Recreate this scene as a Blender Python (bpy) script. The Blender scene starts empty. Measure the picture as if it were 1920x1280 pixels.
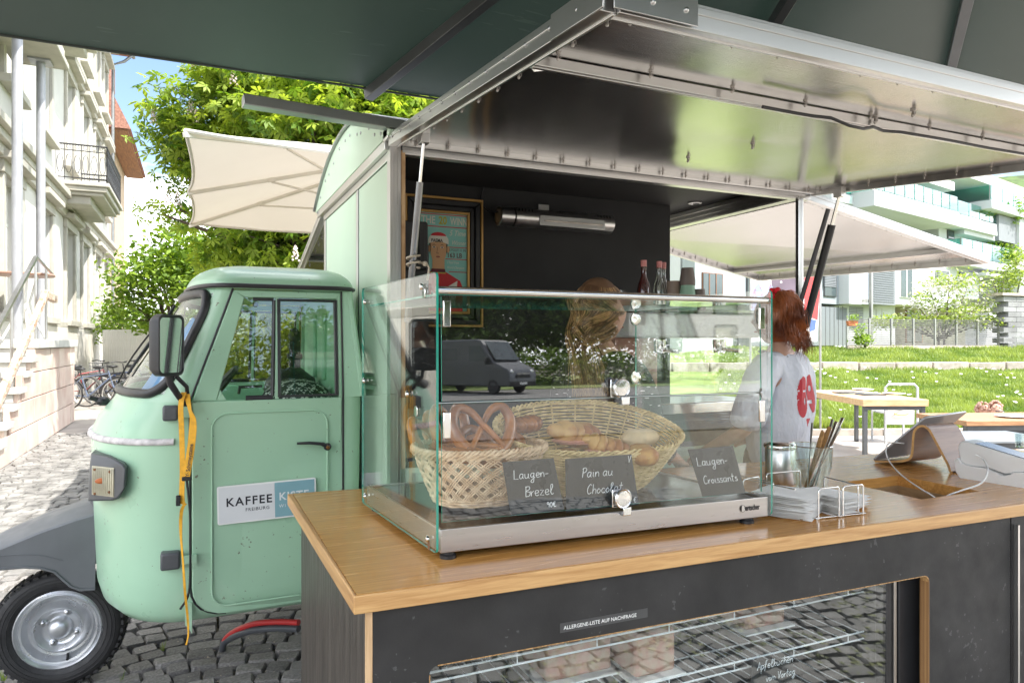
import bpy, bmesh, math, random
import numpy as np
from mathutils import Vector, Matrix, noise
random.seed(7); np.random.seed(7)
R = math.radians; PI = math.pi
S = bpy.context.scene
COL = S.collection

# ------------------------------------------------------------------ camera, world, sun
F = 1310.0; TH = R(24.3); CT, ST = math.cos(TH), math.sin(TH); EYE = 1.52
cam_d = bpy.data.cameras.new('camera'); cam = bpy.data.objects.new('camera', cam_d); COL.objects.link(cam)
cam.location = (0, 0, EYE); cam.rotation_euler = (R(90), 0, -TH)
cam_d.sensor_width = 36; cam_d.lens = 36*F/1920; cam_d.clip_start = 0.05; cam_d.clip_end = 900
S.camera = cam
SUN_EL, SUN_V = R(54), Vector((0.60, -0.80, 0))
w = bpy.data.worlds.new('World'); S.world = w; w.use_nodes = True
nt = w.node_tree; nt.nodes.clear()
sky = nt.nodes.new('ShaderNodeTexSky'); sky.sky_type = 'NISHITA'; sky.sun_disc = False
sky.sun_elevation = SUN_EL; sky.sun_rotation = math.atan2(SUN_V.x, SUN_V.y)
sky.air_density = 1.0; sky.dust_density = 1.2; sky.ozone_density = 1.2
tc = nt.nodes.new('ShaderNodeTexCoord'); mp = nt.nodes.new('ShaderNodeMapping'); mp.inputs['Scale'].default_value = (1.2, 1.2, 3.2); mp.inputs['Location'].default_value = (8.5, 4.5, 0)
nz = nt.nodes.new('ShaderNodeTexNoise'); nz.inputs['Scale'].default_value = 1.9; nz.inputs['Detail'].default_value = 9; nz.inputs['Roughness'].default_value = .58
cr = nt.nodes.new('ShaderNodeValToRGB'); cr.color_ramp.elements[0].position = .45; cr.color_ramp.elements[1].position = .58
mx = nt.nodes.new('ShaderNodeMixRGB'); mx.inputs[2].default_value = (16.8, 17.0, 17.4, 1)
bg = nt.nodes.new('ShaderNodeBackground'); bg.inputs[1].default_value = 0.074
wo = nt.nodes.new('ShaderNodeOutputWorld')
nt.links.new(tc.outputs['Generated'], mp.inputs[0]); nt.links.new(mp.outputs[0], nz.inputs[0]); nt.links.new(nz.outputs[0], cr.inputs[0])
nt.links.new(cr.outputs[0], mx.inputs[0]); nt.links.new(sky.outputs[0], mx.inputs[1]); nt.links.new(mx.outputs[0], bg.inputs[0]); nt.links.new(bg.outputs[0], wo.inputs[0])
sd = bpy.data.lights.new('sun', 'SUN'); sd.energy = 2.4; sd.angle = R(.55); sd.color = (1, .955, .88)
sun = bpy.data.objects.new('sun', sd); COL.objects.link(sun)
sv = Vector((SUN_V.x*math.cos(SUN_EL), SUN_V.y*math.cos(SUN_EL), math.sin(SUN_EL)))
sun.rotation_euler = sv.to_track_quat('Z', 'Y').to_euler()
S.view_settings.view_transform = 'Standard'; S.view_settings.look = 'None'
S.view_settings.exposure = 2.1; S.view_settings.gamma = 1.0; S.view_settings.use_curve_mapping = False
S.cycles.max_bounces = 10; S.cycles.transparent_max_bounces = 24; S.cycles.diffuse_bounces = 4; S.cycles.glossy_bounces = 5
S.cycles.sample_clamp_indirect = 8

# ------------------------------------------------------------------ pixel helpers (rays of the photograph, 1920 wide)
def ray(px, py):
    u = (px-960)/F; v = (640-py)/F
    return Vector((CT*u+ST, CT-ST*u, v))
def onY(px, py, Y): r = ray(px, py); return Vector((0, 0, EYE)) + r*(Y/r.y)
def onX(px, py, X): r = ray(px, py); return Vector((0, 0, EYE)) + r*(X/r.x)
def onZ(px, py, Z): r = ray(px, py); return Vector((0, 0, EYE)) + r*((Z-EYE)/r.z)
def onD(px, py, D): return Vector((0, 0, EYE)) + ray(px, py)*D
def depth(p): return p[0]*ST + p[1]*CT

# ------------------------------------------------------------------ mesh builder
WM = {}
class MB:
    def __init__(s): s.v = []; s.f = []; s.m = []; s.mi = 0
    def add(s, vs, fs):
        b = len(s.v); s.v += [Vector(p) for p in vs]; s.f += [tuple(i+b for i in f) for f in fs]; s.m += [s.mi]*len(fs); return s
    def box(s, x0, x1, y0, y1, z0, z1):
        if x0 > x1: x0, x1 = x1, x0
        if y0 > y1: y0, y1 = y1, y0
        if z0 > z1: z0, z1 = z1, z0
        return s.add([(x0,y0,z0),(x1,y0,z0),(x1,y1,z0),(x0,y1,z0),(x0,y0,z1),(x1,y0,z1),(x1,y1,z1),(x0,y1,z1)],
                     [(0,3,2,1),(4,5,6,7),(0,1,5,4),(1,2,6,5),(2,3,7,6),(3,0,4,7)])
    def cbox(s, c, sz, M=None):
        n = len(s.v); a, b, d = sz[0]/2, sz[1]/2, sz[2]/2; s.box(-a, a, -b, b, -d, d)
        T = Matrix.Translation(Vector(c)) @ (M.to_4x4() if M is not None else Matrix())
        for i in range(n, len(s.v)): s.v[i] = T @ s.v[i]
        return s
    def beam(s, p0, p1, wd, ht, up=(0,0,1)):
        p0, p1 = Vector(p0), Vector(p1); d = (p1-p0); L = d.length; d.normalize(); up = Vector(up)
        x = d.cross(up)
        if x.length < 1e-4: x = d.cross(Vector((1,0,0)))
        x.normalize(); z = x.cross(d)
        M = Matrix((x, d, z)).transposed()
        return s.cbox((p0+p1)/2, (wd, L, ht), M)
    def tube(s, pts, r, n=8, closed=False, caps=True, flat=1.0, up=None):
        pts = [Vector(p) for p in pts]; N = len(pts); b = len(s.v)
        rs = r if isinstance(r, (list, tuple)) else [r]*N
        prev = None; rings = []
        for i, p in enumerate(pts):
            if closed: t = pts[(i+1) % N]-pts[i-1]
            else: t = pts[min(i+1, N-1)]-pts[max(i-1, 0)]
            if t.length < 1e-9: t = Vector((0,0,1))
            t.normalize()
            if prev is None:
                a = Vector(up) if up is not None else Vector((0,0,1))
                if abs(t.dot(a)) > .95: a = Vector((0,1,0)) if abs(t.y) < .9 else Vector((1,0,0))
                x = a.cross(t).normalized()
            else:
                x = prev - t*prev.dot(t)
                if x.length < 1e-6: x = t.orthogonal()
                x.normalize()
            prev = x; y = t.cross(x)
            rings.append([p + x*math.cos(2*PI*k/n+PI/n)*rs[i] + y*math.sin(2*PI*k/n+PI/n)*rs[i]*flat for k in range(n)])
        vs = [q for rg in rings for q in rg]; fs = []
        for i in range(N if closed else N-1):
            j = (i+1) % N
            for k in range(n):
                k2 = (k+1) % n; fs.append((i*n+k, i*n+k2, j*n+k2, j*n+k))
        if caps and not closed:
            fs.append(tuple(reversed(range(n)))); fs.append(tuple((N-1)*n+k for k in range(n)))
        return s.add(vs, fs)
    def cyl(s, p0, p1, r, n=16, r2=None): return s.tube([p0, p1], [r, r if r2 is None else r2], n)
    def lathe(s, prof, c=(0,0,0), M=None, n=24, cap=True):
        c = Vector(c); vs = []; fs = []
        for (r, z) in prof:
            for k in range(n):
                a = 2*PI*k/n; q = Vector((r*math.cos(a), r*math.sin(a), z))
                if M is not None: q = M @ q
                vs.append(q+c)
        for i in range(len(prof)-1):
            for k in range(n):
                k2 = (k+1) % n; fs.append((i*n+k, i*n+k2, (i+1)*n+k2, (i+1)*n+k))
        if cap:
            if prof[0][0] > 1e-5: fs.append(tuple(reversed(range(n))))
            if prof[-1][0] > 1e-5: fs.append(tuple((len(prof)-1)*n+k for k in range(n)))
        return s.add(vs, fs)
    def prism(s, poly, d):           # poly: list of 3D points, d: extrusion vector
        poly = [Vector(p) for p in poly]; d = Vector(d); n = len(poly)
        fs = [tuple(range(n)), tuple(reversed(range(n, 2*n)))] + [(i, i+n, (i+1) % n+n, (i+1) % n) for i in range(n)]
        return s.add(poly+[p+d for p in poly], fs)
    def grid(s, rows, closed=False):
        nr, nc = len(rows), len(rows[0]); vs = [p for r in rows for p in r]; fs = []
        for i in range(nr-1):
            for j in range(nc if closed else nc-1):
                j2 = (j+1) % nc; fs.append((i*nc+j, i*nc+j2, (i+1)*nc+j2, (i+1)*nc+j))
        return s.add(vs, fs)
    def sphere(s, c, r, nu=14, nv=9, sc=(1,1,1)):
        c = Vector(c); prof = []
        rows = []
        for i in range(nv+1):
            a = PI*i/nv
            rows.append([c+Vector((r*sc[0]*math.sin(a)*math.cos(2*PI*k/nu), r*sc[1]*math.sin(a)*math.sin(2*PI*k/nu), r*sc[2]*math.cos(a))) for k in range(nu)])
        return s.grid(rows, True)
    def text(s, txt, size, M, ext=0.0, shear=0.0, align='LEFT', bold=0.0, sx=1.0, space=1.0):
        cu = bpy.data.curves.new('text', 'FONT'); cu.body = txt; cu.size = size; cu.shear = shear; cu.extrude = ext; cu.align_x = align
        cu.offset = bold; cu.resolution_u = 3; cu.space_character = space
        ob = bpy.data.objects.new('text', cu); me = ob.to_mesh()
        vs = [M @ Vector((v.co.x*sx, v.co.y, v.co.z)) for v in me.vertices]; fs = [tuple(p.vertices) for p in me.polygons]
        s.add(vs, fs); ob.to_mesh_clear(); bpy.data.objects.remove(ob); bpy.data.curves.remove(cu); return s
    def map(s, fn, start=0):
        for i in range(start, len(s.v)): s.v[i] = Vector(fn(s.v[i]))
        return s
    def mesh(s, name, mats, W=None, smooth=0, fix=True):
        me = bpy.data.meshes.new(name); I = W.inverted() if W is not None else None
        me.from_pydata([tuple(I @ p) if I is not None else tuple(p) for p in s.v], [], s.f)
        mats = mats if isinstance(mats, (list, tuple)) else [mats]
        for m_ in mats: me.materials.append(m_)
        if len(mats) > 1: me.polygons.foreach_set('material_index', s.m)
        if fix:
            bm = bmesh.new(); bm.from_mesh(me); bmesh.ops.recalc_face_normals(bm, faces=bm.faces); bm.to_mesh(me); bm.free()
        if smooth:
            me.polygons.foreach_set('use_smooth', [True]*len(me.polygons)); me.set_sharp_from_angle(angle=R(smooth))
        me.update(); return me
    def build(s, name, mats, parent=None, world=True, smooth=0, bevel=0, seg=2, sub=0, fix=True, loc=None, label=None):
        W = WM.get(parent) if parent is not None else None
        if parent is None and loc is not None: W = Matrix.Translation(Vector(loc))
        me = s.mesh(name, mats, W if world else None, smooth, fix)
        o = bpy.data.objects.new(name, me); COL.objects.link(o)
        if parent is not None: o.parent = parent; WM[o] = WM[parent]
        else:
            WM[o] = W if W is not None else Matrix()
            if loc is not None: o.location = loc
        if bevel:
            b = o.modifiers.new('b', 'BEVEL'); b.width = bevel; b.segments = seg; b.limit_method = 'ANGLE'; b.angle_limit = R(40)
            if not smooth:
                me.polygons.foreach_set('use_smooth', [True]*len(me.polygons)); me.set_sharp_from_angle(angle=R(50)); b.harden_normals = False
        if sub:
            q = o.modifiers.new('s', 'SUBSURF'); q.levels = sub; q.render_levels = sub
        if label: o['label'] = label
        return o

def tag(o, label=None, cat=None, group=None, kind=None):
    if label: o['label'] = label
    if cat: o['category'] = cat
    if group: o['group'] = group
    if kind: o['kind'] = kind
    return o
def thing(name, label, cat, loc=(0,0,0), rz=0, group=None):
    o = bpy.data.objects.new(name, None); COL.objects.link(o); o.empty_display_size = .1
    o.location = loc; o.rotation_euler = (0, 0, rz); WM[o] = Matrix.Translation(Vector(loc)) @ Matrix.Rotation(rz, 4, 'Z')
    return tag(o, label, cat, group)
KIDS = {}
def copy_tree(o, loc=None, rz=None, label=None, parent=None):
    c = o.copy(); COL.objects.link(c)
    if parent is not None: c.parent = parent
    if loc is not None: c.location = loc
    if rz is not None: c.rotation_euler = (c.rotation_euler[0], c.rotation_euler[1], rz)
    if label: c['label'] = label
    for ch in list(o.children): copy_tree(ch, parent=c)
    return c
def inst(name, me, parent, loc, rot=(0,0,0), sc=(1,1,1)):
    o = bpy.data.objects.new(name, me); COL.objects.link(o); o.parent = parent; o.location = loc; o.rotation_euler = rot; o.scale = sc; return o
def npmesh(name, V, Fq, mat, parent=None, attr=None, smooth=False):
    me = bpy.data.meshes.new(name); V = np.asarray(V, dtype=np.float32); Fq = np.asarray(Fq, dtype=np.int32); k = Fq.shape[1]
    me.vertices.add(len(V)); me.vertices.foreach_set('co', V.ravel())
    me.loops.add(Fq.size); me.loops.foreach_set('vertex_index', Fq.ravel())
    me.polygons.add(len(Fq)); me.polygons.foreach_set('loop_start', np.arange(0, Fq.size, k, dtype=np.int32))
    me.polygons.foreach_set('loop_total', np.full(len(Fq), k, dtype=np.int32))
    if smooth: me.polygons.foreach_set('use_smooth', np.ones(len(Fq), dtype=bool))
    if attr is not None:
        a = me.attributes.new('tone', 'FLOAT', 'FACE'); a.data.foreach_set('value', np.asarray(attr, dtype=np.float32))
    me.materials.append(mat); me.update(calc_edges=True); me.validate()
    o = bpy.data.objects.new(name, me); COL.objects.link(o)
    if parent is not None: o.parent = parent
    WM[o] = Matrix(); return o

# ------------------------------------------------------------------ materials
def nn(t, ty, **kw):
    n = t.nodes.new(ty)
    for k, v in kw.items(): n.inputs[k.replace('_', ' ')].default_value = v
    return n
def mk(name, col, rough=.5, metal=0.0, var=.12, sc=6.0, bump=0.0, bsc=80.0, col2=None, stretch=(1,1,1), coat=0.0, spec=.5, rvar=0.0, lo=.35, hi=.65, detail=6, bdist=.002, randobj=0.0, emis=None, aniso=0):
    m = bpy.data.materials.new(name); m.use_nodes = True; t = m.node_tree; b = t.nodes['Principled BSDF']
    c1 = [min(1, c*(1-var)) for c in col]+[1]; c2 = (list(col2)+[1]) if col2 else [min(1, c*(1+var)) for c in col]+[1]
    tcn = nn(t, 'ShaderNodeTexCoord'); mpn = nn(t, 'ShaderNodeMapping'); mpn.inputs['Scale'].default_value = stretch
    n = nn(t, 'ShaderNodeTexNoise', Scale=sc, Detail=detail); rp = nn(t, 'ShaderNodeValToRGB')
    rp.color_ramp.elements[0].position = lo; rp.color_ramp.elements[1].position = hi
    rp.color_ramp.elements[0].color = c1; rp.color_ramp.elements[1].color = c2
    L = t.links.new; L(tcn.outputs['Object'], mpn.inputs[0]); L(mpn.outputs[0], n.inputs['Vector']); L(n.outputs[0], rp.inputs[0])
    out = rp.outputs[0]
    if randobj:
        oi = nn(t, 'ShaderNodeObjectInfo'); mr = nn(t, 'ShaderNodeMapRange'); mr.inputs['To Min'].default_value = 1-randobj; mr.inputs['To Max'].default_value = 1+randobj
        hs = nn(t, 'ShaderNodeHueSaturation'); L(oi.outputs['Random'], mr.inputs[0]); L(mr.outputs[0], hs.inputs['Value']); L(out, hs.inputs['Color']); out = hs.outputs[0]
    L(out, b.inputs['Base Color'])
    b.inputs['Roughness'].default_value = rough; b.inputs['Metallic'].default_value = metal
    b.inputs['Specular IOR Level'].default_value = spec; b.inputs['Coat Weight'].default_value = coat; b.inputs['Coat Roughness'].default_value = .08
    if rvar:
        n3 = nn(t, 'ShaderNodeTexNoise', Scale=sc*2.3, Detail=5); mr = nn(t, 'ShaderNodeMapRange'); mr.inputs['To Min'].default_value = max(.02, rough-rvar); mr.inputs['To Max'].default_value = min(1, rough+rvar)
        mr.inputs['From Min'].default_value = .3; mr.inputs['From Max'].default_value = .7
        L(mpn.outputs[0], n3.inputs['Vector']); L(n3.outputs[0], mr.inputs[0]); L(mr.outputs[0], b.inputs['Roughness'])
    if bump:
        n2 = nn(t, 'ShaderNodeTexNoise', Scale=bsc, Detail=5); bp = nn(t, 'ShaderNodeBump', Strength=bump, Distance=bdist)
        L(mpn.outputs[0], n2.inputs['Vector']); L(n2.outputs[0], bp.inputs['Height']); L(bp.outputs[0], b.inputs['Normal'])
    if emis: b.inputs['Emission Color'].default_value = list(emis[:3])+[1]; b.inputs['Emission Strength'].default_value = emis[3]
    return m
def glass_mat(name, tint=(.93,.98,.96), refl=1.45, rough=.0, base=0.0, dirt=0.0):
    m = bpy.data.materials.new(name); m.use_nodes = True; t = m.node_tree; t.nodes.clear(); L = t.links.new
    tr = nn(t, 'ShaderNodeBsdfTransparent'); tr.inputs[0].default_value = (*tint, 1)
    gl = nn(t, 'ShaderNodeBsdfGlossy'); gl.inputs['Roughness'].default_value = rough; gl.inputs[0].default_value = (1,1,1,1)
    fr = nn(t, 'ShaderNodeFresnel', IOR=refl); ge = nn(t, 'ShaderNodeNewGeometry'); mi = nn(t, 'ShaderNodeMapRange'); mi.inputs['To Min'].default_value = refl; mi.inputs['To Max'].default_value = 1/refl; L(ge.outputs['Backfacing'], mi.inputs[0]); L(mi.outputs[0], fr.inputs['IOR']); mxs = nn(t, 'ShaderNodeMixShader'); o = nn(t, 'ShaderNodeOutputMaterial')
    fac = fr.outputs[0]
    if base:
        ad = nn(t, 'ShaderNodeMath'); ad.operation = 'ADD'; ad.inputs[1].default_value = base; L(fac, ad.inputs[0]); fac = ad.outputs[0]
    L(fac, mxs.inputs[0]); L(tr.outputs[0], mxs.inputs[1]); L(gl.outputs[0], mxs.inputs[2]); last = mxs.outputs[0]
    if dirt:
        tcn = nn(t, 'ShaderNodeTexCoord'); n = nn(t, 'ShaderNodeTexNoise', Scale=55.0, Detail=8); n.inputs['Roughness'].default_value = .75
        n1 = nn(t, 'ShaderNodeTexNoise', Scale=5.0, Detail=3); mm = nn(t, 'ShaderNodeMath'); mm.operation = 'MULTIPLY'
        mr = nn(t, 'ShaderNodeMapRange'); mr.inputs['From Min'].default_value = .24; mr.inputs['From Max'].default_value = .45; mr.inputs['To Max'].default_value = dirt
        df = nn(t, 'ShaderNodeBsdfDiffuse'); df.inputs[0].default_value = (.75,.75,.73,1); m2 = nn(t, 'ShaderNodeMixShader')
        L(tcn.outputs['Object'], n.inputs['Vector']); L(tcn.outputs['Object'], n1.inputs['Vector']); L(n.outputs[0], mm.inputs[0]); L(n1.outputs[0], mm.inputs[1])
        L(mm.outputs[0], mr.inputs[0]); L(mr.outputs[0], m2.inputs[0]); L(last, m2.inputs[1]); L(df.outputs[0], m2.inputs[2]); last = m2.outputs[0]
    L(last, o.inputs[0]); return m
def wood_mat(name, c1, c2, rough=.35, scale=(1,1,1), sc=9, coat=.0, bump=.15, randobj=0):
    m = bpy.data.materials.new(name); m.use_nodes = True; t = m.node_tree; b = t.nodes['Principled BSDF']; L = t.links.new
    tcn = nn(t, 'ShaderNodeTexCoord'); mpn = nn(t, 'ShaderNodeMapping'); mpn.inputs['Scale'].default_value = scale
    w1 = nn(t, 'ShaderNodeTexNoise', Scale=sc, Detail=9, Distortion=.6); w1.inputs['Roughness'].default_value = .62
    w2 = nn(t, 'ShaderNodeTexNoise', Scale=sc*5.5, Detail=3); mixn = nn(t, 'ShaderNodeMath'); mixn.operation = 'MULTIPLY_ADD'; mixn.inputs[1].default_value = .28
    rp = nn(t, 'ShaderNodeValToRGB'); e = rp.color_ramp.elements; e[0].position = .48; e[1].position = .78; e[0].color = (*c2, 1); e[1].color = (*c1, 1)
    L(tcn.outputs['Object'], mpn.inputs[0]); L(mpn.outputs[0], w1.inputs['Vector']); L(mpn.outputs[0], w2.inputs['Vector'])
    L(w2.outputs[0], mixn.inputs[0]); L(w1.outputs[0], mixn.inputs[2]); L(mixn.outputs[0], rp.inputs[0]); out = rp.outputs[0]
    if randobj:
        oi = nn(t, 'ShaderNodeObjectInfo'); mr = nn(t, 'ShaderNodeMapRange'); mr.inputs['To Min'].default_value = 1-randobj; mr.inputs['To Max'].default_value = 1+randobj
        hs = nn(t, 'ShaderNodeHueSaturation'); L(oi.outputs['Random'], mr.inputs[0]); L(mr.outputs[0], hs.inputs['Value']); L(out, hs.inputs['Color']); out = hs.outputs[0]
    L(out, b.inputs['Base Color'])
    mr = nn(t, 'ShaderNodeMapRange'); mr.inputs['To Min'].default_value = rough*.65; mr.inputs['To Max'].default_value = rough*1.6; L(w1.outputs[0], mr.inputs[0]); L(mr.outputs[0], b.inputs['Roughness'])
    bp = nn(t, 'ShaderNodeBump', Strength=bump, Distance=.001); L(mixn.outputs[0], bp.inputs['Height']); L(bp.outputs[0], b.inputs['Normal'])
    b.inputs['Coat Weight'].default_value = coat; b.inputs['Coat Roughness'].default_value = .1
    return m
def leaf_mat(name, c1, c2, trans=.45, tcol=None):
    m = bpy.data.materials.new(name); m.use_nodes = True; t = m.node_tree; t.nodes.clear(); L = t.links.new
    at = nn(t, 'ShaderNodeAttribute'); at.attribute_name = 'tone'; rp = nn(t, 'ShaderNodeValToRGB')
    rp.color_ramp.elements[0].color = (*c1, 1); rp.color_ramp.elements[1].color = (*c2, 1); L(at.outputs['Fac'], rp.inputs[0])
    d = nn(t, 'ShaderNodeBsdfPrincipled'); d.inputs['Roughness'].default_value = .5; tr = nn(t, 'ShaderNodeBsdfTranslucent')
    g = nn(t, 'ShaderNodeMixRGB'); g.blend_type = 'MULTIPLY'; g.inputs[0].default_value = 1; g.inputs[2].default_value = (*(tcol or (1.3, 1.25, .5)), 1)
    L(rp.outputs[0], d.inputs['Base Color']); L(rp.outputs[0], g.inputs[1]); L(g.outputs[0], tr.inputs[0])
    ms = nn(t, 'ShaderNodeMixShader'); ms.inputs[0].default_value = trans; o = nn(t, 'ShaderNodeOutputMaterial')
    L(d.outputs[0], ms.inputs[1]); L(tr.outputs[0], ms.inputs[2]); L(ms.outputs[0], o.inputs[0]); return m
def cloth_mat(name, col, trans=.3, var=.06, sc=3, tcol=None, rough=.8, bump=.0):
    m = mk(name, col, rough, var=var, sc=sc, bump=bump, bsc=40); t = m.node_tree; L = t.links.new
    b = t.nodes['Principled BSDF']; o = [n for n in t.nodes if n.type == 'OUTPUT_MATERIAL'][0]
    tr = nn(t, 'ShaderNodeBsdfTranslucent'); tr.inputs[0].default_value = (*(tcol or col), 1); ms = nn(t, 'ShaderNodeMixShader'); ms.inputs[0].default_value = trans
    L(b.outputs[0], ms.inputs[1]); L(tr.outputs[0], ms.inputs[2]); L(ms.outputs[0], o.inputs[0]); return m

def specks(m, col, sc, thr, amt=.8, stretch=(1,1,1)):
    t = m.node_tree; b = t.nodes['Principled BSDF']; L = t.links.new; src = b.inputs['Base Color'].links[0].from_socket
    tcn = nn(t, 'ShaderNodeTexCoord'); mpn = nn(t, 'ShaderNodeMapping'); mpn.inputs['Scale'].default_value = stretch; n = nn(t, 'ShaderNodeTexNoise', Scale=sc, Detail=4); n2 = nn(t, 'ShaderNodeTexNoise', Scale=sc*.12, Detail=2)
    ad = nn(t, 'ShaderNodeMath'); ad.operation = 'MULTIPLY_ADD'; ad.inputs[1].default_value = .45; mr = nn(t, 'ShaderNodeMapRange'); mr.inputs['From Min'].default_value = thr; mr.inputs['From Max'].default_value = thr+.03; mr.inputs['To Max'].default_value = amt
    mxn = nn(t, 'ShaderNodeMixRGB'); mxn.inputs[2].default_value = (*col, 1)
    L(tcn.outputs['Object'], mpn.inputs[0]); L(mpn.outputs[0], n.inputs['Vector']); L(tcn.outputs['Object'], n2.inputs['Vector']); L(n2.outputs[0], ad.inputs[0]); L(n.outputs[0], ad.inputs[2]); L(ad.outputs[0], mr.inputs[0]); L(mr.outputs[0], mxn.inputs[0]); L(src, mxn.inputs[1]); L(mxn.outputs[0], b.inputs['Base Color']); return m
M = {}
M['mint'] = mk('mint_paint', (.36,.575,.405), .32, var=.05, sc=2.2, coat=.25, rvar=.06, bump=.05, bsc=5, bdist=.004)
specks(M['mint'], (.12,.07,.04), 75, .945, .75); specks(M['mint'], (.52,.66,.50), 2.2, .86, .18)
M['mint_in'] = mk('mint_inside', (.30,.60,.38), .5, var=.06)
M['mint_box'] = mk('mint_box', (.56,.70,.55), .38, var=.04, sc=1.5)
M['rust'] = mk('rust', (.20,.09,.04), .9, var=.4, sc=60)
M['alu'] = mk('brushed_alu', (.66,.65,.64), .30, 1.0, var=.03, sc=3)
M['alu_d'] = mk('dull_alu', (.45,.45,.45), .38, 1.0, var=.05, sc=5, rvar=.04)
M['chrome'] = mk('chrome', (.80,.79,.77), .10, 1.0, var=.03)
M['steel'] = mk('steel', (.62,.61,.60), .30, 1.0, var=.03, sc=4)
M['black'] = mk('black_plastic', (.018,.018,.02), .42, var=.2)
M['rubber'] = mk('rubber', (.028,.027,.028), .62, var=.25, sc=14, bump=.2, bsc=50, rvar=.1)
M['gasket'] = mk('gasket', (.028,.027,.03), .40, var=.2, sc=10)
M['greypl'] = mk('grey_plastic', (.085,.088,.095), .42, var=.14, sc=6, rvar=.12)
M['mud'] = mk('mudguard_grey', (.14,.145,.155), .45, var=.10, sc=5, rvar=.14)
M['white'] = mk('white_paint', (.82,.82,.80), .5, var=.03)
M['wall_dark'] = mk('anthracite_board', (.024,.0235,.024), .65, var=.16, sc=4, bump=.1, bsc=90, spec=.3)
M['green_canvas'] = cloth_mat('green_canvas', (.064,.072,.067), .08, .10, 1.2, (.035,.07,.055), .5)
specks(M['green_canvas'], (.12,.14,.13), 30, .93, .5, (.25,2.5,1))
M['glass'] = glass_mat('clear_glass', (.985,.99,.985), 1.5)
M['glass_case'] = glass_mat('case_glass', (.975,.99,.985), 1.90, dirt=.010)
M['glass_low'] = glass_mat('lower_flap_glass', (.98,.992,.988), 1.58, dirt=.010)
M['glass_side'] = glass_mat('case_side_glass', (.965,.99,.98), 1.55, dirt=.03)
M['studm'] = mk('zinc_stud', (.42,.39,.37), .35, .8, var=.1)
M['glass_edge'] = mk('glass_edge', (.03,.30,.22), .12, var=.25, sc=8, spec=.8)
M['glass_win'] = glass_mat('window_glass', (.80,.86,.84), 1.55)
M['glass_car'] = glass_mat('car_glass', (.90,.95,.92), 1.6, base=.02)
M['win_dark'] = mk('dark_window', (.05,.07,.075), .12, var=.3, sc=.7, spec=.8)
# ================================================================== GROUND
SL = Vector((ST, CT, 0)); SR = Vector((CT, -ST, 0))
def lawn_h(x, y):
    d = x*ST+y*CT; k = x*CT-y*ST
    t = d - 0.035*k
    if t < 11.2: return 0.02
    if t < 23: return 0.02+(t-11.2)/11.8*.52
    if t < 29: return .78+(t-23)/6*.46
    return 1.24
M['setts'] = mk('ground_bed', (.21,.185,.145), .95, var=.35, sc=30, bump=.6, bsc=90, bdist=.01)
M['sett'] = mk('basalt_sett', (.21,.20,.19), .62, var=.28, sc=9, bump=.5, bsc=22, bdist=.012, randobj=.30, rvar=.15)
M['sett_s'] = mk('basalt_sett_far', (.20,.193,.182), .68, var=.40, sc=5, bump=.5, bsc=22, bdist=.01)
M['grass'] = mk('lawn', (.17,.24,.06), .9, var=.30, sc=1.4, bump=.6, bsc=12, bdist=.05, col2=(.25,.32,.09))
M['paving'] = mk('pale_paving', (.34,.31,.28), .85, var=.12, sc=3, bump=.3, bsc=30)
M['asphalt'] = mk('asphalt', (.20,.196,.19), .9, var=.15, sc=3, bump=.4, bsc=60)
g = MB().box(-260, 260, -260, 330, -.5, -.035)
ground = g.build('cobbled_ground', M['setts']); tag(ground, kind='structure')
def sett_mesh(name, seed):
    rnd = random.Random(seed); mb = MB(); a, b, h = .5, .5, .5
    bot = [(-a*1.0,-b*1.0,-1), (a*1.0,-b*1.0,-1), (a*1.0,b*1.0,-1), (-a*1.0,b*1.0,-1)]
    def j(x, y, z, q=.05): return (x+rnd.uniform(-q, q), y+rnd.uniform(-q, q), z+rnd.uniform(-q, q)*1.2)
    c = .10
    ring = [j(-a+c,-b,.0), j(a-c,-b,.0), j(a,-b+c,0), j(a,b-c,0), j(a-c,b,0), j(-a+c,b,0), j(-a,b-c,0), j(-a,-b+c,0)]
    top = [j(p[0]*.90, p[1]*.90, .26, .03) for p in ring]
    low = [(p[0]*1.02, p[1]*1.02, -1) for p in ring]
    vs = low+ring+top+[j(0,0,.30,.06)]; fs = []
    for k in range(8):
        k2 = (k+1) % 8; fs += [(k,k2,8+k2,8+k), (8+k,8+k2,16+k2,16+k), (16+k,16+k2,24)]
    mb.add(vs, fs); return mb.mesh(name, M['sett'], smooth=38)
SM = [sett_mesh('cobblestone', 50+i) for i in range(9)]
def sett_positions(x0, x1, y0, y1, dx=.125, dy=.108):
    out = []; row = 0; y = y0
    while y < y1:
        x = x0+random.uniform(0, dx)
        while x < x1:
            L_ = dx*random.uniform(.78, 1.22); cx = x+L_/2
            ang = -.30*math.sin(2*PI*cx/1.7); yy = y+.082*math.cos(2*PI*cx/1.7)*1.0
            out.append((cx, yy+random.uniform(-.008,.008), L_-.008, dy*random.uniform(.86,.96), ang+random.uniform(-.07,.07), random.uniform(-.006,.006)))
            x += L_
        y += dy
    return out
def fr_px(x, y, z=0):
    d = depth((x, y)); k = x*CT-y*ST
    if d < .3: return None
    return (960+F*k/d, 640+F*(EYE-z)/d)
near = []; far = []
for p in sett_positions(-2.7, 4.2, -3.6, 9.2)+sett_positions(-3.1, -0.9, 9.2, 13.5):
    q = fr_px(p[0], p[1]); vis = q is not None and -20 < q[0] < 560 and q[1] < 1300
    if vis and q[1] > 1080: near.append(((q[1]), p))
    else: far.append(p)
near.sort(key=lambda a: -a[0]); far += [p for _, p in near[295:]]; near = [p for _, p in near[:295]]
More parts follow.
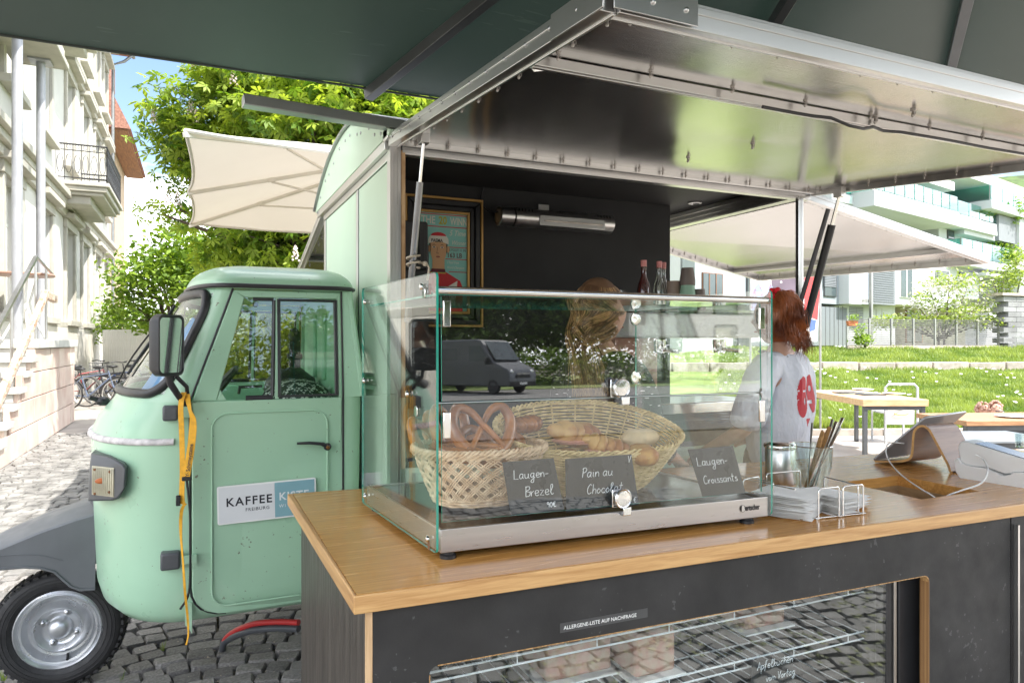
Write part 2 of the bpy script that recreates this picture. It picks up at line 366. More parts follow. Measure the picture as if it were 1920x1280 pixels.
for (x, y, L_, w_, a, dz) in near:
    inst('cobblestone', random.choice(SM), ground, (x, y, dz-.010), (random.uniform(-.06,.06), random.uniform(-.06,.06), a), (L_, w_, .05))
bv = [np.array([tuple(v.co) for v in m_.vertices]) for m_ in SM]; bf = [[tuple(p.vertices) for p in m_.polygons] for m_ in SM]
VV = []; FF = []; off = 0
for (x, y, L_, w_, a, dz) in far:
    i = random.randrange(len(SM)); v = bv[i]*np.array([L_, w_, .05]); c, s_ = math.cos(a), math.sin(a)
    v = np.stack([v[:,0]*c-v[:,1]*s_+x, v[:,0]*s_+v[:,1]*c+y, v[:,2]+dz-.010], 1); VV.append(v)
    FF += [tuple(k+off for k in f) for f in bf[i]]; off += len(v)
me = bpy.data.meshes.new('cobblestone_field'); me.from_pydata(np.concatenate(VV).tolist(), [], FF); me.materials.append(M['sett_s'])
me.polygons.foreach_set('use_smooth', [True]*len(me.polygons)); me.set_sharp_from_angle(angle=R(38))
cf = bpy.data.objects.new('cobblestone_field', me); COL.objects.link(cf); cf.parent = ground; cf['kind'] = 'stuff'
# flat paved areas away from the setts (each a sheet above the bed)
def slab(name, poly, z, mat, th=.03, kind='structure'):
    o = MB().prism([(p[0], p[1], z) for p in poly], (0,0,-th)).build(name, mat); return tag(o, kind=kind)
slab('pavement', [(4.25,-3), (4.25,2.2), (4.25,14), (30,4), (30,-3)], .0, M['paving'])
slab('road', [(-60,-9), (60,-9), (60,-31), (-60,-31)], -.004, M['asphalt'])
slab('verge', [(-60,-31.01), (60,-31.01), (60,-60), (-60,-60)], .03, M['grass'], .05)
slab('courtyard', [(-3.1,13.55), (4.2,13.55), (4.2,40), (-9,40), (-9,9.25), (-3.1,9.25)], -.012, M['paving'], .02)
# lawn, rising to the stone edging
rows = []
for i in range(60):
    t = 11.2+ (i/59)**1.3*36
    row = []
    for k in np.linspace(-4, 60, 50):
        p = SL*(t+.035*k)+SR*k; row.append((p.x, p.y, lawn_h(p.x, p.y)+.015*noise.noise(p*1.2)))
    rows.append(row)
lawn = MB().grid(rows).build('lawn', M['grass'], smooth=60); tag(lawn, kind='structure')
def lawn_path(t, a, b, n): return [SL*(t+.035*k)+SR*k for k in np.linspace(a, b, n)]
# kerb stones along the lawn and the low stone wall in it
M['kerb'] = mk('kerb_stone', (.42,.37,.32), .85, var=.18, sc=6, bump=.4, bsc=30, randobj=.15)
kp = thing('lawn_kerb', 'pale stone kerb between the paving and the lawn', 'kerb', tuple(SL*11.15+SR*4))
pts = lawn_path(11.15, -2, 24, 27)
for a, b in zip(pts, pts[1:]):
    d = (b-a).normalized(); MB().beam(a+d*.012+Vector((0,0,.04)), b-d*.012+Vector((0,0,.04)), .14, .12).build('stone', M['kerb'], kp)
wl = thing('garden_stone_wall', 'low retaining wall of long grey stone blocks crossing the lawn', 'wall', tuple(SL*23.0+SR*12))
pts = lawn_path(23.0, 4, 44, 33)
for i, (a, b) in enumerate(zip(pts, pts[1:])):
    d = (b-a).normalized(); zc = .66+random.uniform(-.012,.012)
    MB().beam(a+d*.03+Vector((0,0,zc)), b-d*.03+Vector((0,0,zc)), .5, .33).build('stone', M['kerb'], wl, bevel=.02)
# grass blades
M['blade'] = leaf_mat('grass_blade', (.11,.19,.03), (.30,.38,.10), .35)
def blades(name, n, tmin, tmax, kf, hmin=.05, hmax=.14, wd=.012):
    t = tmin+(tmax-tmin)*np.random.rand(n)**1.6; k = kf[0]+(kf[1]-kf[0])*np.random.rand(n); k = k*t
    cx = np.array(SL)[None,:2]*(t+.035*k)[:,None]+np.array(SR)[None,:2]*k[:,None]
    clump = np.array([noise.noise(Vector((x*.9, y*.9, 0))) for x, y in cx[:, :2]])
    z = np.array([lawn_h(x, y) for x, y in cx[:, :2]]); h = (hmin+(hmax-hmin)*np.random.rand(n))*(1+.9*np.clip(clump*2, -.6, 1.2))
    a = np.random.rand(n)*2*PI; wv = wd*(.6+t/14); dx = np.cos(a)*wv; dy = np.sin(a)*wv; lx = (np.random.rand(n)-.5)*h*1.3; ly = (np.random.rand(n)-.5)*h*1.3
    V = np.zeros((n,3,3)); V[:,0] = np.stack([cx[:,0]-dx, cx[:,1]-dy, z-.01],1); V[:,1] = np.stack([cx[:,0]+dx, cx[:,1]+dy, z-.01],1); V[:,2] = np.stack([cx[:,0]+lx, cx[:,1]+ly, z+h],1)
    o = npmesh(name, V.reshape(-1,3), np.arange(3*n).reshape(n,3), M['blade'], None, np.clip(.5+clump*1.1+.35*np.random.randn(n)*.6, 0, 1)); return tag(o, kind='stuff')
tag(blades('grass', 150000, 11.3, 29, (.30, .80)), 'bright sunlit grass growing on the lawn beside the food van', 'grass')
nd = 200; rng_ = np.random.RandomState(2); tt_ = 11.6+rng_.rand(nd)*11; kk_ = tt_*(.30+.5*rng_.rand(nd)); V = []
for t_, k_ in zip(tt_, kk_):
    p = SL*(t_+.035*k_)+SR*k_; z = lawn_h(p.x,p.y)+.11+.06*rng_.rand(); q = .008+.0010*t_
    if noise.noise(Vector((p.x*.5,p.y*.5,0))) < -.05: continue
    V += [(p.x-SR.x*q,p.y-SR.y*q,z),(p.x+SR.x*q,p.y+SR.y*q,z),(p.x+SR.x*q+SL.x*q,p.y+SR.y*q,z+q*.9),(p.x-SR.x*q,p.y-SR.y*q+q,z+q*.9)]
tag(npmesh('daisies', V, np.arange(len(V)).reshape(-1,4), M['white']), 'small white daisies scattered through the sunny lawn', 'daisies', kind='stuff')
# tufts between the setts
n = 260; V = []; T = []
for i in range(55):
    x, y = random.uniform(-1.0, .2), random.uniform(3.1, 3.9)
    if i > 12: x, y = random.uniform(-3, 3), random.uniform(-3, 3)
    for k in range(7):
        a = random.uniform(0, 6.3); h = random.uniform(.02, .07); d = .002
        V += [(x-d*math.cos(a)*1.5, y-d*math.sin(a)*1.5, -.01), (x+d*math.cos(a)*1.5, y+d*math.sin(a)*1.5, -.01), (x+random.uniform(-.02,.02), y+random.uniform(-.02,.02), h)]; T.append(random.random()); x += random.uniform(-.008,.008); y += random.uniform(-.008,.008)
tag(npmesh('weeds', V, np.arange(len(V)).reshape(-1,3), M['blade'], None, T), 'thin green weeds sprouting from joints of the dark cobbles', 'weeds', kind='stuff')
V = []
for i in range(2600):
    x, y = random.uniform(-1.6, .5), random.uniform(3.0, 5.2); 
    if noise.noise(Vector((x*3, y*3, 9))) < -.1: continue
    a = random.uniform(0, 6.3); q = random.uniform(.002, .0065); z = random.uniform(-.012, .006)
    V += [(x+q*math.cos(a+j*2.1), y+q*math.sin(a+j*2.1), z+random.uniform(0,.004)) for j in range(3)]
tag(npmesh('grit', V, np.arange(len(V)).reshape(-1,3), mk('grit', (.50,.43,.33), .9, var=.4, sc=40)), 'pale grit and crumbs lying between the dark cobbles under the cab', 'grit', kind='stuff')
# moss in the joints of the sunlit setts
V = []; T = []
mm = leaf_mat('moss', (.10,.13,.03), (.25,.27,.07), .2)
for i in range(15000):
    x, y = random.uniform(-1.5, 4.2), random.uniform(-3.0, 1.4)
    if noise.noise(Vector((x*1.5, y*1.5, 3))) < -.05: continue
    a = random.uniform(0, 6.3); q = random.uniform(.006, .02)
    V += [(x+q*math.cos(a+j*2.1), y+q*math.sin(a+j*2.1), .0045+random.uniform(-.004,.006)) for j in range(3)]; T.append(random.random())
tag(npmesh('moss', V, np.arange(len(V)).reshape(-1,3), mm, None, T), 'patchy moss between the sunlit cobbles in front of the counter', 'moss', kind='stuff')

# ================================================================== TREES AND SHRUBS
def leafcloud(cs, n, size, droop=.3, flat=.5, palm=0, seedn=0, dens=None):
    """leaves spread through overlapping blobs cs=[(x,y,z,rx,ry,rz)]; returns V (n*4,3), tone"""
    rng = np.random.RandomState(seedn); cs = np.array(cs, dtype=float); vol = cs[:,3]*cs[:,4]*cs[:,5]; idx = rng.choice(len(cs), n, p=vol/vol.sum())
    d = rng.randn(n,3); d /= np.linalg.norm(d,axis=1)[:,None]; r = rng.rand(n)**.42
    P = cs[idx,:3]+d*r[:,None]*cs[idx,3:6]
    # break up: cluster around twig ends
    tw = P[rng.randint(0, n, n//14)]; ti = rng.randint(0, len(tw), n); P = tw[ti]+np.clip(rng.randn(n,3),-1.5,1.5)*size*1.25*np.array([1,1,.6])
    nrm = rng.randn(n,3)*.75; nrm[:,2] = np.abs(nrm[:,2])+flat; nrm /= np.linalg.norm(nrm,axis=1)[:,None]
    ax = np.cross(nrm, rng.randn(n,3)); ax /= np.linalg.norm(ax,axis=1)[:,None]; bx = np.cross(nrm, ax)
    if palm:
        Vs = []; T = []
        for k in range(palm):
            a = (k/(palm-1)-.5)*3.6; dirk = ax*math.cos(a)+bx*math.sin(a); sd_ = -ax*math.sin(a)+bx*math.cos(a); L_ = size*(1-.25*abs(a)/1.8)*(.75+.5*rng.rand(n))[:,None]
            dn = np.array([0,0,-droop])[None,:]*L_
            V = np.stack([P, P+dirk*L_*.6+sd_*L_*.20+dn*.25, P+dirk*L_+dn, P+dirk*L_*.6-sd_*L_*.20+dn*.25], 1); Vs.append(V); T.append(None)
        V = np.concatenate(Vs,0); t = np.tile(rng.rand(n),palm)
    else:
        s_ = size*(.6+.8*rng.rand(n))[:,None]; V = np.stack([P-ax*s_*.5, P+bx*s_*.26, P+ax*s_*.5+np.array([0,0,-droop])*s_*.4, P-bx*s_*.26],1); t = rng.rand(n)
    return V.reshape(-1,3), np.clip(t,0,1)
def branchy(mb, base, top, r0, r1, n=7, wob=.12, sides=8):
    base, top = Vector(base), Vector(top); L_ = (top-base).length
    pts = [base.lerp(top, i/n)+Vector((noise.noise(Vector((i*.7,base.x,1))), noise.noise(Vector((i*.7,base.y,5))), 0))*wob*L_*(i/n if i else 0) for i in range(n+1)]
    mb.tube(pts, [r0+(r1-r0)*i/n for i in range(n+1)], sides); return pts
M['bark'] = mk('bark', (.10,.075,.055), .95, var=.35, sc=12, bump=.8, bsc=30, bdist=.02)
def tree(name, label, cat, base, blobs, n, size, mat, trunk_h, r0=.18, palm=0, seedn=1, group=None, flowers=None):
    t = thing(name, label, cat, base, 0, group)
    mb = MB(); c = Vector(base); hub = c+Vector((0,0,trunk_h)); branchy(mb, base, hub, r0, r0*.7, wob=.04)
    for b in blobs:
        branchy(mb, hub-Vector((0,0,.1)), (b[0], b[1], b[2]+b[5]*.3), r0*.5, r0*.08, n=6, wob=.08, sides=6)
        for q in range(4):
            a = random.uniform(0,6.3); branchy(mb, (b[0]*.6+hub.x*.4, b[1]*.6+hub.y*.4, b[2]*.6+hub.z*.4), (b[0]+b[3]*.8*math.cos(a), b[1]+b[4]*.8*math.sin(a), b[2]+b[5]*random.uniform(-.4,.7)), r0*.2, r0*.03, n=4, wob=.1, sides=5)
    mb.build('trunk', M['bark'], t, smooth=60)
    V, T = leafcloud(blobs, n, size, palm=palm, seedn=seedn)
    o = npmesh('crown', V-np.array(base), np.arange(len(V)).reshape(-1,4), mat, t, T); o['kind'] = 'stuff'
    if flowers:
        rng = np.random.RandomState(seedn+9); mb = MB(); cs = blobs
        for i in range(flowers):
            b = cs[rng.randint(len(cs))]; d = rng.randn(3); d[2] = abs(d[2])*.6; d[1] = -abs(d[1]); d /= np.linalg.norm(d); p = Vector((b[0]+d[0]*b[3]*.8, b[1]+d[1]*b[4]*.95, b[2]+d[2]*b[5]*.7))
            for q in range(16):
                zz = q/16*.22; rr = .05*(1-q/20); a = q*2.4; c_ = p+Vector((rr*math.cos(a), rr*math.sin(a), zz)); mb.sphere(c_, .018, 5, 3)
        mb.build('blossom', M['blossom'], t)['kind'] = 'stuff'
    return t
M['blossom'] = mk('blossom', (.80,.66,.62), .8, var=.1, sc=20)
M['leaf_ch'] = leaf_mat('chestnut_leaf', (.08,.18,.018), (.42,.53,.08), .52)
M['leaf_b'] = leaf_mat('bush_leaf', (.09,.18,.02), (.30,.44,.06), .42)
M['leaf_y'] = leaf_mat('yellow_leaf', (.16,.20,.03), (.46,.46,.10), .45)
M['leaf_d'] = leaf_mat('dark_leaf', (.04,.085,.015), (.15,.24,.045), .3)
M['leaf_h'] = leaf_mat('hill_leaf', (.07,.13,.03), (.24,.34,.07), .30)
def P3(px, py, D): return tuple(onD(px, py, D))
def blob(px, py, D, rx, rz, ry=None): p = onD(px, py, D); return (p.x, p.y, p.z, rx, ry or rx, rz)
D0 = 11.0
b0 = onD(640, 640, D0+.4)
tree('chestnut_tree', 'large flowering chestnut tree with bright leaves above the white parasol', 'tree', (b0.x, b0.y, 0),
     [blob(430,190,D0,1.05,.65), blob(540,215,D0-.3,1.2,.8), blob(660,215,D0,1.3,.9), blob(770,250,D0+.4,1.3,1.0), blob(350,255,D0,.65,.45), blob(400,300,D0+.2,.7,.5), blob(345,330,D0+.3,.35,.28),
      blob(480,330,D0+.6,1.1,.7), blob(520,430,D0+.3,1.1,.55), blob(620,380,D0+.8,1.3,1.1), blob(470,480,D0+.2,.75,.35), blob(345,400,D0+.5,.5,.25), blob(720,420,D0+.8,1.2,1.0), blob(585,500,D0,.9,.4), blob(500,150,D0,.9,.5), blob(860,200,D0+1,1.6,1.2)],
     21000, .15, M['leaf_ch'], 2.3, .22, palm=5, seedn=3, flowers=44)
b1 = onD(330, 640, 19)
tree('hazel_tree', 'loose light green tree standing behind the parked bicycles', 'tree', (b1.x, b1.y, 0),
     [blob(300,520,19,1.3,1.0), blob(380,480,19,1.5,1.2), blob(270,505,19.5,.6,.5), blob(430,540,18.5,1.6,1.2), blob(250,580,19,.7,.7), blob(520,520,18,1.6,1.3), blob(315,450,19.6,.6,.4)], 15000, .17, M['leaf_b'], 1.6, .14, seedn=5)
b2 = onD(215, 640, 22)
tree('background_shrub', 'low green shrub beside the corner of the white villa', 'shrub', (b2.x, b2.y, 0),
     [blob(225,600,22,.9,.9), blob(270,615,22,1.0,.8), blob(330,620,21,1.2,.9)], 7000, .14, M['leaf_b'], .6, .06, seedn=6)
tree('garden_bush', 'dense bush with pale upright shoots seen through the cab windows', 'bush', (onD(490,640,7.2).x, onD(490,640,7.2).y, 0),
     [blob(440,690,7.2,.5,.55), blob(500,660,7.2,.55,.75), blob(560,650,7.0,.55,.8), blob(600,690,7.2,.5,.6), blob(380,700,7.5,.5,.45), blob(520,760,7.2,.9,.35)], 9000, .085, M['leaf_y'], .5, .04, seedn=7)
V, T = [], []
rng = np.random.RandomState(4); c0 = onD(500, 640, 7.0)
for i in range(170):
    px = rng.uniform(400, 620); D = rng.uniform(6.6, 7.4); p = onD(px, rng.uniform(570, 720), D); h = rng.uniform(.10,.22)
    for q in range(16):
        a = q*2.4; z = q/16*h; rr = .028*(1-q/18); c = p+Vector((0,0,z)); e = Vector((rr*math.cos(a), rr*math.sin(a), .02)); sd_ = Vector((-math.sin(a), math.cos(a), 0))*.006
        V += [c-sd_, c+sd_, c+e]; T.append(.75+.25*rng.rand())
sh = npmesh('shoots', [tuple(v) for v in V], np.arange(len(V)).reshape(-1,3), M['leaf_y'], None, T); tag(sh, 'pale yellow flower spikes standing above the bush behind the cab', 'flower spikes', kind='stuff')
# ================================================================== THE COFFEE VAN
Y0 = 3.69
van = thing('coffee_van', 'pale green three wheeled coffee van with open serving hatch and raised metal flaps', 'food van', (.6, Y0, 0))
def lerpt(tab, z):
    for (z0, v0), (z1, v1) in zip(tab, tab[1:]):
        if z <= z1: t = max(0, (z-z0)/(z1-z0)); return v0+(v1-v0)*t
    return tab[-1][1]
TIP = [(.40,-.30),(.42,-.345),(.46,-.385),(.52,-.402),(.9,-.418),(1.13,-.425),(1.20,-.398),(1.27,-.340),(1.76,-.03)]
XS = [(.4,-.02),(1.285,-.02),(1.76,.145)]
HW = [(.40,.60),(.42,.648),(.46,.678),(.52,.69),(1.285,.69),(1.76,.645)]
XR = [(.4,.64),(1.3,.655),(1.76,.60)]
def G(phi, z, off=0.0):
    a = lerpt(XS,z)-lerpt(TIP,z)+off; h = lerpt(HW,z)+off; n = 2/2.35
    c, s_ = math.cos(phi), math.sin(phi)
    return Vector((lerpt(XS,z)-a*max(s_,0)**n, Y0-h*(abs(c)**n)*(1 if c >= 0 else -1), z))
zl = [.40,.42,.46,.52,.62,.75,.9,1.05,1.13,1.165,1.2,1.235,1.27,1.285]
NP = 40
def section(z, far=True):
    row = [Vector((lerpt(XR,z), Y0+.0, z))]
    row = []
    h = lerpt(HW,z); xr = lerpt(XR,z); r = .07
    for k in range(7):
        a = PI/2*k/6; row.append(Vector((xr-r+r*math.cos(a), Y0+0 - (h-r) - r*math.sin(a), z)))
    row += [Vector((xr-r-.1*k, Y0-h, z)) for k in range(1,5)]
    row += [G(PI*k/NP, z) for k in range(NP+1)]
    row += [Vector((xr-r-.1*k, Y0+h, z)) for k in range(4,0,-1)]
    for k in range(7):
        a = PI/2*(6-k)/6; row.append(Vector((xr-r+r*math.cos(a), Y0+(h-r)+r*math.sin(a), z)))
    return row
mb = MB(); mb.grid([section(z) for z in zl], True)
mb.prism(section(.405), (0,0,.004))
body = mb.build('cab_body', M['mint'], van, smooth=60)
# cab floor / inside lining
mb = MB(); mb.box(-.08,.62,Y0-.55,Y0+.55,.44,.47); mb.box(.60,.62,Y0-.60,Y0+.60,.47,1.27); mb.box(.585,.60,Y0-.60,Y0+.60,1.27,1.74)
mb.box(-.02,.58,Y0+.60,Y0+.66,.5,1.27); mb.box(-.02,.58,Y0-.66,Y0-.63,.5,1.255)
for k in range(2): mb.tube([(.583, Y0-.15+.3*k, 1.33), (.583, Y0-.15+.3*k, 1.66)], .018, 8)
mb.build('cab_lining', M['mint_in'], van, bevel=.004)
# dashboard
mb = MB(); rowsd = [[G(PI*k/20, z, -.03) + Vector((dx,0,0)) for k in range(3,18)] for z, dx in ((1.25,0),(1.262,.0),(1.262,.16),(1.18,.22))]
mb.grid(rowsd); mb.build('dashboard', M['mint_in'], van, smooth=40)
# greenhouse: strips round the windscreen
ZW0, ZW1, PH = 1.315, 1.715, R(17)
mb = MB()
def ww(z): return PH
def gstrip(p0, p1, z0, z1, nu, nv): 
    for off in (0, -.018):
        mb.grid([[G(p0+(p1-p0)*i/nu, z0+(z1-z0)*j/nv, off) for i in range(nu+1)] for j in range(nv+1)])
gstrip(0, PH, 1.285, 1.76, 4, 6); gstrip(PI-PH, PI, 1.285, 1.76, 4, 6)
gstrip(PH, PI-PH, 1.285, ZW0, 24, 1); gstrip(PH, PI-PH, ZW1, 1.76, 24, 1)
mb.build('windscreen_surround', M['mint'], van, smooth=60)
def wpath(inset=0.0, n=64):
    out = []; a0, a1, z0, z1 = PH+inset, PI-PH-inset, ZW0+inset*.3, ZW1-inset*.3; ra, rz = R(13), .10
    cs = [(a1-ra, z1-rz, 0), (a0+ra, z1-rz, 90), (a0+ra, z0+rz, 180), (a1-ra, z0+rz, 270)]
    for (ca, cz, s0) in cs:
        for k in range(9):
            t = R(s0+90*k/8); out.append((ca+ra*math.cos(t), cz+rz*math.sin(t)))
    dense = []
    for i in range(len(out)):
        a, b = out[i], out[(i+1) % len(out)]; L_ = abs(a[0]-b[0])/.12+abs(a[1]-b[1])/.08; m_ = max(1, int(L_))
        dense += [(a[0]+(b[0]-a[0])*q/m_, a[1]+(b[1]-a[1])*q/m_) for q in range(m_)]
    return dense
wp = wpath()
mb = MB(); mb.tube([G(a, z, .004) for a, z in wp], .019, 8, closed=True); mb.build('windscreen_gasket', M['gasket'], van, smooth=80)
mb = MB(); mb.grid([[G(PH+(PI-2*PH)*i/36, ZW0+(ZW1-ZW0)*j/8, .0) for i in range(37)] for j in range(9)]); mb.build('windscreen', M['glass_car'], van, smooth=80)
# wipers
for k, (p_a, p_b) in enumerate([((R(96),1.29),(R(70),1.62)), ((R(120),1.29),(R(104),1.62))]):
    mb = MB(); mb.tube([G(p_a[0]+(p_b[0]-p_a[0])*q/6, p_a[1]+(p_b[1]-p_a[1])*q/6, .03+.01*math.sin(PI*q/6)) for q in range(7)], .004, 6)
    mb.tube([G(p_b[0]+R(4)-(R(14))*q/6*.3, p_b[1]+.06-.30*q/6, .014) for q in range(7)], .006, 6); mb.sphere(G(*p_a, .02), .016); mb.build('wiper', M['black'], van, smooth=60)
mb = MB(); p = G(R(84), 1.255, .03); mb.sphere(p, .03, sc=(1,1,.7)); mb.tube([p, p+Vector((-.05,-.02,.02))], .012, 8); mb.build('wiper_spindle', M['black'], van, smooth=50)
# roof
def roofring(s_, z):
    out = []
    x_s, hw = .16, .672
    for k in range(NP+1):
        ph = PI*k/NP; n = 2/2.6; c, sn = math.cos(ph), max(math.sin(ph), 0)
        out.append(((x_s-.205*sn**n), -hw*(abs(c)**n)*(1 if c >= 0 else -1)))
    out += [(.35, hw), (.54, hw), (.60, hw-.02), (.625, hw-.07), (.63, .3), (.63,-.3), (.625, -hw+.07), (.60, -hw+.02), (.54,-hw), (.35,-hw)]
    return [Vector((.3+(x-.3)*s_, Y0+y*s_, z)) for x, y in out]
mb = MB()
rr = [(1.0,1.735),(1.0,1.762),(.985,1.775),(.95,1.795),(.88,1.818),(.78,1.836),(.62,1.850),(.42,1.860),(.2,1.864),(.01,1.866)]
mb.grid([roofring(a, z) for a, z in rr], True); mb.prism(roofring(.99,1.737), (0,0,.002)); mb.build('cab_roof', M['mint'], van, smooth=50)
mb = MB(); mb.tube(roofring(1.008,1.745), .009, 6, closed=True); mb.build('rain_gutter', M['gasket'], van, smooth=60)
# side doors, near and far
def side_parts(sg):
    def sp(x, z, off=0): return Vector((x, Y0-sg*(lerpt(HW,z)+off), z))
    rear = lambda z: .60+(1.76-z)*.02
    # fixed frame: B pillar and cant rail
    mb = MB()
    for (a, b, c, d) in [(.572,1.283,.645,1.283), ]:
        pass
    def plate(poly, off0, off1):
        mb.prism([sp(x, z, off0) for x, z in poly], (0, -sg*(off1-off0), 0))
    plate([(.572,1.285),(.655,1.285),(.60,1.745),(.572,1.745)], -.05, .0)
    plate([(.13,1.735),(.60,1.735),(.60,1.76),(.15,1.76)], -.04, .0)
    mb.tube([sp(.652-(z-1.285)*.115,z,-.012) for z in (1.285,1.4,1.5,1.6,1.75)], [.016]*5, 8)
    mb.build('door_pillar', M['mint'], van, smooth=40)
    # door leaf
    xf = lambda z: lerpt(XS, z)+.004
    dz0, dz1 = .428, 1.285; xr = .560
    out = [(xf(1.2),1.285)]
    out = [(-.016,1.285), (-.016,.60)] + [(-.016+.13-.13*math.cos(R(a)), .56+.13*(-math.sin(R(a)))) for a in (0,15,30,45,60,75,90)] + [(.3,.43),(xr,.43),(xr,1.285)]
    mb = MB(); mb.prism([sp(x, max(z,.53)) + Vector((0, sg*.0, z-max(z,.53))) + Vector((0,-sg*.001 + sg*.55*max(0,.50-z),0)) for x, z in out], (0,-sg*.011,0))
    # window frame of the door
    zt = 1.728
    def pl2(poly): mb.prism([sp(x, z, -.012) for x, z in poly], (0,-sg*.020,0))
    pl2([(xf(1.285),1.2855),(.072,1.2855),(.178,1.70),(xf(zt),zt)]); pl2([(xf(zt),zt),(.178,1.70),(.545,1.70),(.56,zt)]); pl2([(.545,1.70),(.56,zt),(.56,1.2855),(.545,1.2855)])
    mb.prism([sp(.072,1.2855,-.012), sp(.11,1.2855,-.012), sp(.085,1.33,-.012)], (0,-sg*.018,0))
    door = mb.build('door', M['mint'], van, bevel=.004)
    door['label'] = 'pale green door with sliding window and magnetic sign' if sg > 0 else 'far side door of the cab'
    # seams
    mb = MB(); seam = [(x, z) for x, z in out[:-1]]+[(xr+.006,.45),(xr+.006,1.285),(.568,1.735)]
    path = [sp(xf(1.735)-.006,1.735,.002), sp(xf(1.5)-.006,1.5,.002), sp(-.024,1.285,.002)] + [sp(x-.006, max(z,.46)-.0, .001)+Vector((0, 0, z-max(z,.46)))+Vector((0,sg*.6*max(0,.47-z),0)) for x, z in out[1:9]]
    mb.tube(path, .0045, 6); mb.tube([sp(.567,.44,-.01), sp(.567,.6,.001), sp(.567,1.285,.001), sp(.567,1.735,.001)], .0045, 6); mb.build('door_seam', M['gasket'], van, smooth=60)
    # pressed bead in the door
    mb = MB(); bead = []; x0, x1, z0, z1, r = .055, .500, .475, 1.235, .06
    for (cx, cz, s0) in ((x1-r,z1-r,0),(x0+r,z1-r,90),(x0+r,z0+r,180),(x1-r,z0+r,270)):
        for k in range(7): t = R(s0+15*k); bead.append(sp(cx+r*math.cos(t), max(cz+r*math.sin(t), .0), .0115))
    bead = [p if p.z > .53 else Vector((p.x, Y0-sg*(.69+.0115), p.z)) for p in bead]
    mb.tube(bead, .0042, 6, closed=True); mb.build('door_bead', M['mint'], door, smooth=70)
    # glazing: gaskets, panes, divider
    mb = MB(); mb.tube([sp(.308,1.296,.006), sp(.540,1.296,.006), sp(.540,1.692,.006), sp(.308,1.692,.006)], .010, 6, closed=True); mb.tube([sp(.282,1.30,.004), sp(.292,1.69,.004)], .0085, 6); mb.tube([sp(.18,1.292,.004), sp(.282,1.292,.004)], .011, 6)
    mb.tube([sp(.21,1.693,.004), sp(.29,1.693,.004)], .007, 6); mb.build('window_gasket', M['gasket'], door, smooth=60)
    mb = MB(); mb.prism([sp(.292,1.287,-.004), sp(.306,1.287,-.004), sp(.310,1.70,-.004), sp(.298,1.70,-.004)], (0,-sg*.016,0)); mb.build('window_divider', M['mint'], door)
    for poly in ([(.075,1.29),(.295,1.29),(.30,1.70),(.18,1.70)], [(.306,1.29),(.545,1.29),(.545,1.70),(.306,1.70)]):
        mb = MB(); mb.prism([sp(x, z, 0) for x, z in poly], (0,-sg*.003,0)); mb.build('window_pane', M['glass_car'], door)
    mb = MB(); mb.tube([sp(.155,1.335,.0)+Vector((0,sg*.03,0)), sp(.245,1.337,0)+Vector((0,sg*.03,0))], .006, 6); mb.tube([sp(.16,1.335,.0)+Vector((0,sg*.03,0)), sp(.155,1.31,0)+Vector((0,sg*.02,0))], .006, 6); mb.sphere(sp(.222,1.672,-.02), .012); mb.build('window_latch', M['black'], door, smooth=50)
    return door, sp
door, sp = side_parts(1); side_parts(-1)
# door handle
hl = onY(620,838,2.985); mb = MB(); mb.tube([onY(557,831,2.965), onY(580,830,2.955), onY(606,832,2.955)], [.005,.0065,.007], 8); mb.sphere(onY(614,837,2.962), .016, sc=(1,.6,1)); mb.tube([onY(604,832,2.957), onY(614,836,2.96)], .009, 8)
mb.cyl(onY(614,837,2.965), onY(614,837,2.985), .011, 12); h_ = mb.build('handle', M['black'], door, smooth=50)
mb = MB(); q = onY(614.5,838,2.951); mb.cyl(q, q+Vector((0,-.002,0)), .0075, 14); mb.build('lock', M['chrome'], h_, smooth=40)
# hinges and bracket
for (x0, x1, y0, y1) in ((305,334,760,787), (301,338,1034,1062)):
    mb = MB(); a, b = onY(x0, y0, 3.0), onY(x1, y1, 3.0); mb.box(a.x, b.x, 2.965, 3.06, b.z, a.z); mb.build('hinge_cover', M['greypl'], van, bevel=.008)
mb = MB(); a, b = onY(339,1042,2.98), onY(370,1054,2.98); mb.box(a.x, b.x, 2.975, 2.985, b.z, a.z); a, b = onY(370,1036,2.98), onY(366,1060,2.98); mb.box(a.x-.003, b.x+.004, 2.972, 2.982, b.z, a.z)
a = onY(352,1180,2.99); mb.prism([onY(346,1130,2.99), onY(360,1130,2.99), onY(360,1188,2.99), onY(354,1176,2.99), onY(347,1172,2.99)], (0,.012,0)); mb.build('door_bracket', M['mint'], van, bevel=.002)
a, b = onY(341,762,2.985), onY(360,782,2.985); mb = MB(); mb.box(a.x, b.x, 2.975, 2.985, b.z, a.z); mb.build('mirror_bracket', M['mint'], van, bevel=.002)
# trim strip
mb = MB(); 
rows = []
for dz, off in ((-.013,.0),(-.012,.008),(-.005,.013),(.005,.013),(.012,.008),(.013,.0)): rows.append([G(R(6)+(PI-R(12))*k/40, 1.132+dz, off) for k in range(41)])
mb.grid(rows); mb.build('trim_strip', mk('worn_strip', (.62,.58,.58), .55, var=.25, sc=30, bump=.4, bsc=80), van, smooth=50)
